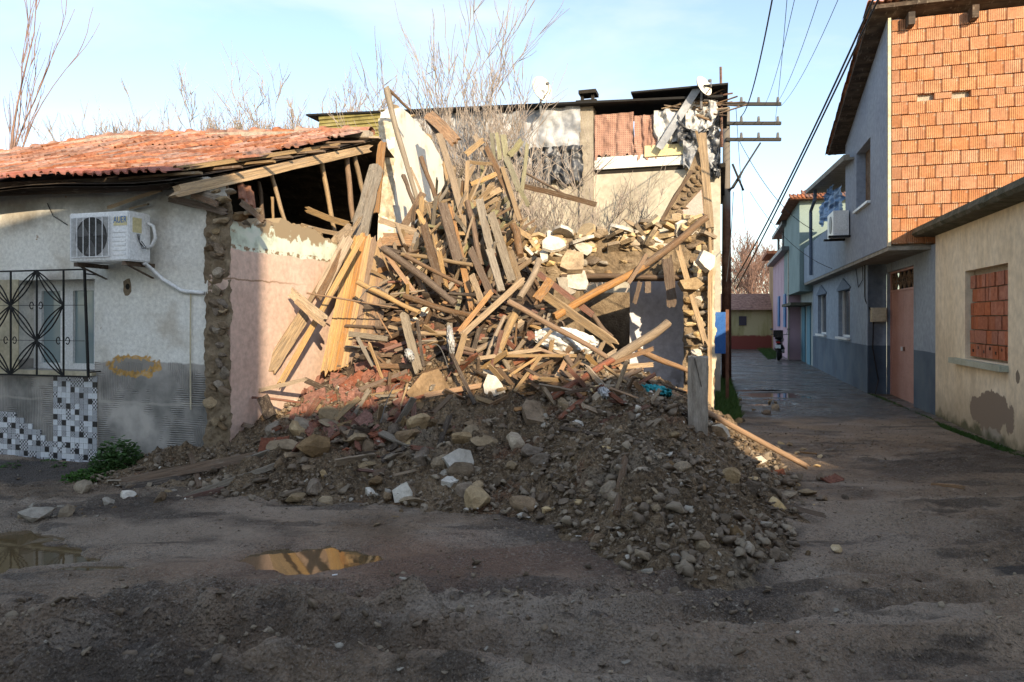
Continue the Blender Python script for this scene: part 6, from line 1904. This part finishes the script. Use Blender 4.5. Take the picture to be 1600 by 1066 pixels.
 (1455, 757, 1508, 762, 5, 'orange', 'plank', 6.9, 6.9, 'thin orange offcut alone on the gravel at right'),
]
for r in L:
    px1, py1, px2, py2, w, col, kind, Y1, Y2, lb = r
    on_ground = py1 > 640 and py2 > 640
    o = T_(px1, py1, px2, py2, w, col, kind, label=lb, Y1=None if on_ground else Y1, Y2=None if on_ground else Y2, lift=.09 if on_ground else .0)
# standing concrete-like grey post
pp = P(1090, 718, 6.62)
post = thing('standing_post', 'weathered grey squared post standing upright in the rubble at the lane corner', 'post', (pp.x, pp.y, pp.z - .15), rad(-12))
hgt = P(1090, 556, 6.62).z - pp.z + .15
M['post'] = mat('post_grey', [(.17, .14, .11), (.30, .265, .22), (.38, .34, .29)], scale=3, stretch=(6, 6, 1.3), bscale=14, bump=.6, bdist=.01)
bm = bmesh.new(); bmesh.ops.create_cube(bm, size=1)
bmesh.ops.scale(bm, vec=(.178, .14, hgt), verts=bm.verts); bmesh.ops.translate(bm, vec=(0, 0, hgt / 2), verts=bm.verts)
bmesh.ops.subdivide_edges(bm, edges=bm.edges[:], cuts=5, use_grid_fill=True)
for v_ in bm.verts:
    v_.co += Vector((mnoise.noise(v_.co * 9), mnoise.noise(v_.co * 9 + Vector((5, 5, 5))), 0)) * .012
    if v_.co.z > hgt * .9: v_.co.z -= abs(mnoise.noise(v_.co * 14)) * .05
me = bpy.data.meshes.new('post_shaft'); bm.to_mesh(me); bm.free(); me.materials.append(M['post'])
add('post_shaft', me, post)
mb = MB(); mb.bar((-.03, -.075, hgt * .98), (.03, -.08, hgt * .75), .012, .006); mb.build('crack_strip', W['dark'], post)
mb = MB(); mb.tube([(.06, .1, 0), (.1, .25, hgt * .9)], .02, 6); mb.build('wire_stay', W['tan'], post)

# ------------------------------------------------------------------ fallen tiles, slabs, rocks, cloth
def flat_piece(px, py, size, mk, nm, label, cat, Y=None, lift=.03, thick=.04, roll=0.0, group=None, me=None, yaw=None, tilt=None):
    yy = Y or hit(px, py) or (1.6 * F / max(py - HZ, 30))
    p = P(px, py, yy - lift); s_ = size * yy / F
    n = (Vector((0, -.75, 1)) + Vector((random.uniform(-.4, .4), random.uniform(-.3, .3), 0))).normalized() if tilt is None else Vector(tilt).normalized()
    q = n.to_track_quat('Z', 'Y').to_matrix().to_4x4() @ Matrix.Rotation(random.random() * 6.28 if yaw is None else yaw, 4, 'Z')
    o = add(nm, me or random.choice(CHIP[mk]))
    o.matrix_world = Matrix.Translation(p) @ q @ Matrix.Diagonal((s_, s_ * random.uniform(.6, 1), thick, 1))
    return tag(o, label, cat, group)
# ribbed clay tiles (whole pieces, placed)
def ribbed(m, w=1.0, l=1.0):
    mb = MB(); n = 13; v = []
    for y in (0, .5, 1):
        for i in range(n):
            x = i / (n - 1); z = .35 * (0.5 - .5 * math.cos(x * 8 * math.pi)) if .08 < x < .92 else .5
            v.append(Vector((x - .5, y - .5, z)))
    v2 = [p + Vector((0, 0, -.4)) for p in v]
    f = []
    for r in range(2):
        for i in range(n - 1):
            a = r * n + i; f.append([a, a + 1, a + n + 1, a + n]); b = 3 * n + a; f.append([b, b + n, b + n + 1, b + 1])
    for i in range(n - 1):
        f.append([i, 3 * n + i, 3 * n + i + 1, i + 1]); a = 2 * n + i; f.append([a, a + 1, 3 * n + a + 1, 3 * n + a])
    for r in range(2):
        a = r * n; f.append([a, a + n, 3 * n + a + n, 3 * n + a]); a = r * n + n - 1; f.append([a, 3 * n + a, 3 * n + a + n, a + n])
    return mesh('clay_tile', v + v2, f, m)
RT_ = ribbed(M['terracotta'])
for (px, py, sz, yaw, tilt, lb) in (
    (428, 698, 44, .1, (-.1, -1, .9), 'whole ribbed red roof tile standing at the foot of the pink wall'),
    (504, 672, 50, .5, (.2, -.9, 1), 'ribbed red tile lying under the grey earth lump'),
    (583, 664, 52, -.9, (.5, -.8, 1), 'ribbed red tile tilted up beside the brown earth'),
    (490, 612, 38, .6, (-.4, -1, .8), 'ribbed orange tile leaning on the low batten'),
    (492, 634, 52, -1.1, (-.5, -1, .8), 'long dusty red tile below the low batten'),
    (540, 640, 42, .4, (.3, -.8, 1), 'broken red tile under the tan board piece'),
    (560, 600, 46, .9, (.1, -.7, 1), 'sunlit orange tile at the foot of the golden boards'),
    (588, 585, 38, -.4, (-.3, -.8, 1), 'sunlit broken tile right of the foot of the boards'),
    (612, 545, 30, .7, (.4, -1, .8), 'orange tile wedged by the dusty upright board'),
    (470, 648, 34, .2, (-.3, -.9, .8), 'small red tile piece left of the long dusty tile'),
    (660, 540, 34, .3, (.1, -1, .6), 'orange tile behind the dusty upright board'),
    (600, 430, 24, .3, (.1, -1, .6), 'pinkish red tile piece under the thick rotten beam'),
    (1212, 745, 32, .1, (.2, -1, .6), 'dark red brick fragment at the right foot of the heap'),
    (1300, 750, 30, .4, (0, -.3, 1), 'grey topped brick fragment lying on the lane')):
    flat_piece(px, py, sz, None, 'clay_tile', lb, 'roof tile', me=RT_, yaw=yaw, tilt=tilt, thick=.05, lift=.06)
k = 0
while k < 165:
    px, py = random.gauss(545, 75), random.gauss(632, 38)
    if not (425 < px < 720 and 545 < py < 725) or not hit(px, py): continue
    k += 1
    rb = random.random() < .55
    flat_piece(px, py, random.uniform(12, 32), 'terracotta', 'tile_fragment', '%s red roof tile %s below the golden boards, %s' % (('ribbed', 'flat', ) [0 if rb else 1], 'piece' if rb else 'shard', ('left end' if px < 520 else 'middle' if px < 590 else 'right end') + (' high up' if py < 610 else ' low down')), 'roof tile', thick=random.uniform(.015, .03), me=RT_ if rb else None, group='broken red tile pieces', lift=random.uniform(0, .1), tilt=(random.gauss(0, .8), random.gauss(-.8, .7), .9))
for k in range(26):
    px, py = random.uniform(620, 1000), random.uniform(440, 600)
    flat_piece(px, py, random.uniform(12, 26), 'terracotta', 'tile_fragment', 'red clay shard caught between the fallen timbers, %s %s' % ('upper' if py < 500 else 'lower', 'left' if px < 740 else 'centre' if px < 860 else 'right'), 'roof tile', thick=.025, group='red clay pieces between the timbers', lift=.1, tilt=(random.gauss(0, .5), -1, .6))
for (px, py, sz, mk, lb, th, tilt) in (
    (678, 612, 80, 'clod', 'large grey-brown earth slab leaning at the top of the heap left of centre', .12, (-.1, -1, .5)),
    (770, 606, 44, 'plaster_chip', 'block with flaking white plaster face at the top of the heap', .14, (.1, -1, .3)),
    (718, 722, 56, 'plaster_chip', 'tall curved white plaster chunk low on the heap', .09, (.4, -1, .3)),
    (706, 752, 34, 'plaster_chip', 'flat white plaster foot under the curved white chunk', .05, (0, -.3, 1)),
    (632, 772, 36, 'plaster_chip', 'small triangular pale slab near the puddle', .07, (-.1, -1, .5)),
    (1122, 680, 40, 'plaster_chip', 'lavender-white plaster chunk right of the standing post', .10, (.1, -1, .4)),
    (1182, 722, 34, 'plaster_chip', 'jagged white plaster piece near the end of the long log', .06, (-.2, -1, .5)),
    (838, 648, 66, 'clod', 'flat grey slab lying on top of the heap right of the plaster block', .08, (.1, -.6, 1)),
    (1060, 668, 26, 'plaster_chip', 'small pale plaster bit by the blackened beam', .05, (.1, -1, .4)),
    (663, 487, 22, 'plaster_chip', 'white paper-like plaster flake above the dusty upright board', .02, (0, -1, .6)),
    (648, 504, 20, 'plaster_chip', 'white flake at the head of the dusty board', .02, (.2, -1, .4)),
    (866, 382, 42, 'plaster_chip', 'broad white plaster flake, leftmost on the stone wall', .04, (.1, -1, .9)),
    (850, 400, 30, 'plaster_chip', 'pale flake below the leftmost white flake', .04, (-.2, -1, .8)),
    (893, 412, 48, 'stone', 'brown plaster lump under the white flakes', .10, (0, -1, .5)),
    (905, 440, 44, 'plaster_chip', 'pale broken plaster sheet left of the dark doorway', .05, (-.2, -1, .4)),
    (886, 448, 40, 'concrete', 'grey plaster sheet under the big log', .05, (.2, -1, .4)),
    (1104, 410, 36, 'plaster_chip', 'white plaster block hanging at the ruin corner', .12, (.2, -1, .2)),
    (1078, 445, 40, 'stone', 'brown boulder face in the right pier', .14, (0, -1, .2))):
    sz *= 1.0
    flat_piece(px, py, sz, mk, 'plaster_slab' if mk == 'plaster_chip' else 'slab', lb, 'rubble', thick=th, tilt=tilt, lift=.1, Y=(9.0 if py < 460 and px > 840 else None))
def rock(px, py, sz, mk, label, group=None, lift=.0, flat=1, nm='rock', Y=None):
    yy = Y or hit(px, py + sz * .35) or (1.6 * F / max(py + sz * .35 - HZ, 30))
    s_ = sz * yy / F; p = P(px, py, yy); p.z -= s_ * .10
    o = add(nm, random.choice(ROCK[mk]), None, p, (random.uniform(-.3, .3), random.uniform(-.3, .3), random.random() * 6.28), (s_ * 1.15, s_ * random.uniform(.8, 1), s_ * flat))
    return tag(o, label, 'rock', group)
for (px, py, sz, mk, lb) in (
    (1008, 866, 38, 'stone', 'round tan boulder at the front foot of the right heap'), (1168, 855, 36, 'stone', 'flat-topped tan stone at the right front corner of the heap'),
    (1000, 732, 38, 'stone', 'blocky tan stone beside the short round log'), (955, 762, 34, 'stone', 'tan stone left of the short round log'), (1017, 768, 26, 'stone', 'square tan clod right of the short log'),
    (756, 682, 52, 'stone', 'tan broken boulder in the middle of the heap'), (800, 727, 34, 'stone', 'greyish boulder right of the white plaster chunk'), (936, 606, 34, 'chip_yellow', 'pale mud brick lying on top of the right heap'),
    (942, 620, 32, 'stone', 'rounded tan stone under the pale mud brick'), (458, 768, 40, 'clod', 'muddy boulder low on the left of the heap'), (428, 668, 34, 'stone', 'rounded pale stone by the dark rotten block'),
    (494, 695, 56, 'clod', 'large grey-brown earth lump on the red tiles'), (472, 722, 30, 'clod', 'dark clod below the red tiles'), (62, 795, 56, 'mortar', 'big pale rock at the far left by the olive puddle'),
    (100, 798, 34, 'stone', 'tan rock right of the big pale rock'), (250, 776, 36, 'clod', 'smooth brown stone under the long muddy plank'), (128, 762, 34, 'stone', 'tan mound stone by the green weed'),
    (198, 772, 30, 'plaster_chip', 'whitish crumbled rock left of the muddy planks'), (168, 782, 26, 'mortar', 'pale rock in the row of stones by the weed'), (318, 968, 34, 'mortar', 'pale grey clod in the churned mud at lower left'),
    (490, 988, 32, 'concrete', 'grey lump in the churned mud left of centre'), (520, 1000, 26, 'concrete', 'second grey lump in the churned mud'), (212, 985, 16, 'stone', 'small pale stone in the mud at lower left'),
    (850, 1040, 22, 'stone', 'tan stone at the bottom centre'), (728, 996, 20, 'clod', 'brown clod in the mud below the puddle'), (905, 660, 22, 'plaster_chip', 'small white stone on the heap'),
    (735, 660, 24, 'clod', 'dark stone above the tan broken boulder'), (1035, 850, 26, 'stone', 'tan stone at the front edge of the heap'), (1085, 795, 30, 'stone', 'brown block mid-way down the right slope'),
    (1150, 830, 38, 'clod', 'brown clod above the flat-topped stone'), (1230, 768, 40, 'stone', 'long tan stone at the right foot of the heap'), (1262, 765, 30, 'stone', 'tan stone, outermost at the right foot'),
    (1320, 776, 14, 'clod', 'small clod lying on the lane gravel'), (915, 765, 22, 'stone', 'tan pebble block left of the stones'), (590, 818, 15, 'stone', 'pale pebble pair by the puddle'), (618, 808, 15, 'stone', 'flat pale pebble near the triangular slab'),
    (828, 700, 44, 'clod', 'dark red-brown boulder right of centre'), (880, 630, 30, 'stone', 'tan stone next to the flat grey slab'), (1140, 740, 44, 'stone', 'large smooth earth lump below the post'), (1375, 832, 12, 'stone', 'lone pebble on the lane')):
    rock(px, py, sz, mk, lb)
k = 0
while k < 150:
    if random.random() < .72: px, py = random.gauss(1045, 95), random.gauss(770, 62)
    else: px, py = random.uniform(420, 900), random.uniform(630, 800)
    y = hit(px, py)
    if not y or y > 8.1 or py < 600: continue
    k += 1
    sz = 13 + random.expovariate(1 / 7.0)
    rock(px, py, min(sz, 34), random.choices(['stone', 'clod', 'mortar', 'plaster_chip', 'chip_yellow'], [5, 7, .3, .15, .4])[0], '%s earthen stone on the %s of the rubble heap' % ('large' if sz > 26 else 'middling' if sz > 18 else 'small', ('lower ' if py > 780 else 'middle ' if py > 710 else 'upper ') + ('left slope' if px < 800 else 'centre' if px < 960 else 'right slope' if px < 1060 else 'far right slope')), 'loose stones on the heap slope')
for k in range(38):
    px, py = random.uniform(410, 900), random.uniform(640, 785)
    if not hit(px, py): continue
    sz = random.uniform(22, 52)
    rock(px, py, sz, random.choice(['clod', 'clod', 'stone']), '%s half-buried clod in the %s of the heap' % ('big' if sz > 38 else 'medium', ('lower ' if py > 735 else 'upper ' if py < 685 else 'middle ') + ('far left' if px < 530 else 'left' if px < 680 else 'centre left' if px < 800 else 'centre')), 'half-buried clods of the left slope')
for k in range(24):
    px, py = random.uniform(1150, 1590), random.uniform(690, 1000)
    rock(px, py, random.uniform(4, 11), random.choice(['stone', 'clod', 'mortar']), 'lone small stone on the open gravel, %s %s' % ('nearer' if py > 840 else 'farther', 'right' if px > 1370 else 'left'), 'small stones on the open gravel', Y=1.6 * F / (py - HZ))
for k in range(32):
    t = random.random()
    px = 30 + 260 * t; py = 806 - 38 * t + random.gauss(0, 9)
    rock(px, py, (random.uniform(14, 20) if k % 2 else random.uniform(8, 13)), random.choice(['stone', 'mortar', 'clod', 'stone']), '%s stone in the low row by the olive puddle, %s' % ('larger' if k % 2 else 'smaller', ('left end' if t < .25 else 'left half' if t < .5 else 'right half' if t < .75 else 'right end')), 'stones edging the street at left', Y=1.6 * F / (py + 4 - HZ))
for k in range(26):
    px = random.uniform(1150, 1290); py = random.uniform(690, 790)
    rock(px, py, random.uniform(8, 22), random.choice(['stone', 'clod', 'chip_yellow']), 'stone scattered at the right foot of the heap beside the long log', 'stones beside the long log')
for k in range(34):
    px = random.uniform(985, 1112); py = random.uniform(545, 660)
    rock(px, py, random.uniform(9, 24), random.choice(['stone', 'chip_yellow', 'plaster_chip', 'stone']), 'sunlit pale stone behind the long log near the ruin corner', 'sunlit stones behind the long log', nm='rock')
for k in range(14):
    px = random.uniform(1140, 1215); py = random.uniform(622, 672)
    rock(px, py, random.uniform(7, 20), random.choice(['clod', 'stone']), 'clod or leaf litter at the edge of the lane beyond the heap', 'clods at the lane edge', Y=1.6 * F / (py + 3 - HZ))


def sack(px, py, w, h, Y, m, label, name, cat, seed):
    p = P(px, py, Y); W_ = w * Y / F; H_ = h * Y / F
    v = []; f = []; nx, ny = 40, 22
    for i in range(ny):
        for j in range(nx):
            u, t = j / (nx - 1), i / (ny - 1)
            x = (u - .5) * W_; z = (t - .5) * H_ * (1 - .6 * abs(2 * u - 1) ** 2) - (u - .5) * H_ * .35
            q = Vector((u * 5, t * 3, seed))
            d = .12 * math.sin(u * math.pi) * math.sin(t * math.pi) + .06 * mnoise.noise(q * 2) + .035 * mnoise.noise(q * 5)
            v.append((x, -d, z + .02 * mnoise.noise(q * 3 + Vector((7, 0, 0)))))
    for i in range(ny - 1):
        for j in range(nx - 1): a = i * nx + j; f.append((a, a + 1, a + nx + 1, a + nx))
    o = add(name, mesh(name, v, f, m, True), None, p); return tag(o, label, cat)
M['white_plastic'] = mat('white_plastic', [(.45, .45, .45), (.62, .62, .6), (.70, .70, .67)], scale=6, bump=.3, rough=.4, spec=.5)
M['teal_cloth'] = mat('teal_cloth', [(.02, .22, .26), (.03, .30, .34), (.05, .36, .4)], scale=6, bump=.3)
sack(886, 533, 100, 42, 7.95, M['white_plastic'], 'crumpled white plastic sack under the smooth orange pole', 'plastic_sack', 'sack', 1)
sack(1024, 611, 52, 20, 7.15, M['teal_cloth'], 'teal cloth rag caught by the blackened beam', 'cloth_rag', 'rag', 5)
sack(704, 532, 13, 46, 7.75, M['plastic'], 'torn whitish plastic strip hanging in the centre of the pile', 'plastic_strip', 'plastic', 9)
sack(640, 555, 15, 20, 7.8, M['plastic'], 'dirty pale rag beside the dusty upright board', 'cloth_rag', 'rag', 11)
sack(945, 615, 22, 20, 6.9, M['plastic'], 'small scrap of plastic among the splinters', 'plastic_scrap', 'plastic', 14)
for (x1, y1, x2, y2, Y, lb) in ((675, 540, 700, 575, 7.7, 'thin bent wire loop above the plaster slab'), (595, 660, 625, 600, 7.0, 'curved wire sticking up from the red tiles'), (560, 470, 600, 455, 8.2, 'short wire over the golden boards')):
    p, q = P(x1, y1, Y), P(x2, y2, Y); mb = MB(); mb.tube(catenary(p, q, -.1, 10), .005, 4); tag(mb.build('bent_wire', M['grey_plastic']), lb, 'wire')

# ------------------------------------------------------------------ plants
def leafy(name, label, c, r, h, n, seed, size=.05, m=None, kind=None, stemh=True):
    rs = random.Random(seed); mb = MB()
    for k in range(n):
        a = rs.random() * 6.28; rr = r * math.sqrt(rs.random()); z = h * rs.random() * (1 - (rr / r) ** 2 * .7)
        p = Vector((rr * math.cos(a), rr * math.sin(a), z)); s_ = size * rs.uniform(.6, 1.3)
        d = Vector((math.cos(a) + rs.gauss(0, .5), math.sin(a) + rs.gauss(0, .5), rs.uniform(-.2, .9))).normalized()
        x = d.cross(Vector((0, 0, 1))).normalized() * s_ * .4
        mb.poly([p, p + d * s_ * .35 + x, p + d * s_ * .75 + x * .6, p + d * s_ + Vector((0, 0, -.01)), p + d * s_ * .75 - x * .6, p + d * s_ * .35 - x])
    root = thing(name, label, 'plant', c)
    mb.build('foliage', m or M['leaf'], root, fixn=False)
    if stemh:
        mb = MB()
        for k in range(12):
            a = rs.random() * 6.28; mb.tube([(0, 0, -.02), (r * .3 * math.cos(a), r * .3 * math.sin(a), h * .4), (r * .6 * math.cos(a), r * .6 * math.sin(a), h * .7)], .005, 4)
        mb.build('stem', M['leaf'], root)
    return root
a, z = FA.front(184, 735, -.45); q = FA.w(a, -.45, 0)
leafy('green_weed', 'bushy dark green weed growing at the foot of the left house wall', q, .24, .38, 1500, 3, .05)
q2 = P(146, 748, 1.6 * F / 248); leafy('green_weed', 'low spreading weed in front of the bushy green one', (q2.x, q2.y, 0), .26, .11, 700, 4, .04)
for px, py, lb in ((72, 722, 'tiny grass tuft under the patterned tiles'), (98, 728, 'small weed tuft between the tiles and the low weed'), (262, 712, 'sparse weed against the left house near its corner'), (20, 727, 'faint green tuft at the left edge under the tiles')):
    q = P(px, py, 1.6 * F / (py + 4 - HZ)); leafy('weed_tuft', lb, (q.x, q.y, 0), .1, .06, 90, px, .035, stemh=False)
def grass(name, label, poly_px, n, hh, seed):
    rs = random.Random(seed); V = []; Fc = []
    ip = inpoly(poly_px); xs = [p[0] for p in poly_px]; ys = [p[1] for p in poly_px]; k = 0
    while k < n:
        px, py = rs.uniform(min(xs), max(xs)), rs.uniform(min(ys), max(ys))
        if not ip(px, py): continue
        k += 1
        Y = 1.6 * F / (py - HZ); p = P(px, py, Y); h_ = hh * rs.uniform(.4, 1.2); d = Vector((rs.gauss(0, .4), rs.gauss(0, .4), 1)) * h_
        i = len(V); x = Vector((rs.uniform(-1, 1), rs.uniform(-.4, .4), 0)).normalized() * .007
        V += [p - x, p + x, p + d * .6 + x * .6 + Vector((0, 0, 0)), p + d]; Fc.append((i, i + 1, i + 2, i + 3))
    o = add(name, mesh(name, V, Fc, M['grass'])); return tag(o, label, 'grass', kind='stuff')
grass('grass', 'patch of green grass between the ruin corner and the lane', [(1112, 588), (1140, 592), (1150, 620), (1158, 655), (1120, 668), (1112, 640)], 9000, .12, 1)
grass('grass', 'short grass under the motorcycle and along the yellow house', [(1182, 545), (1216, 545), (1212, 562), (1200, 562)], 1600, .15, 2)
grass('grass', 'moss and grass at the foot of the blue and cream walls', [(1355, 615), (1380, 622), (1462, 660), (1600, 712), (1600, 720), (1470, 668), (1455, 655)], 2600, .04, 3)
# leaves and litter by the puddle: cigarette end
q = P(519, 904, 1.6 * F / 404); mb = MB(); mb.tube([(0, 0, 0), (.03, .012, 0)], .005, 6); tag(mb.build('cigarette_end', M['white_pvc'], loc=(q.x, q.y, .02)), 'tiny white cigarette end below the orange puddle', 'litter')
# distant ridge
v = []; f = []
for i in range(60):
    a = rad(50 + i * 80 / 59); R_ = 900; h_ = 50 + 60 * mnoise.noise(Vector((i * .16, 2, 0)))
    v += [(R_ * math.cos(a), R_ * math.sin(a), -5), (R_ * 1.05 * math.cos(a), R_ * 1.05 * math.sin(a), h_)]
for i in range(59): f.append((2 * i, 2 * i + 2, 2 * i + 3, 2 * i + 1))
# (kept low and far: seen only down the lane)
o = add('hill', mesh('hill', v, f, mat('far_hill', [(.16, .20, .27), (.18, .22, .30), (.20, .24, .32)], scale=.01, bump=0))); tag(o, 'low blue hill on the horizon beyond the lane', None, kind='structure')
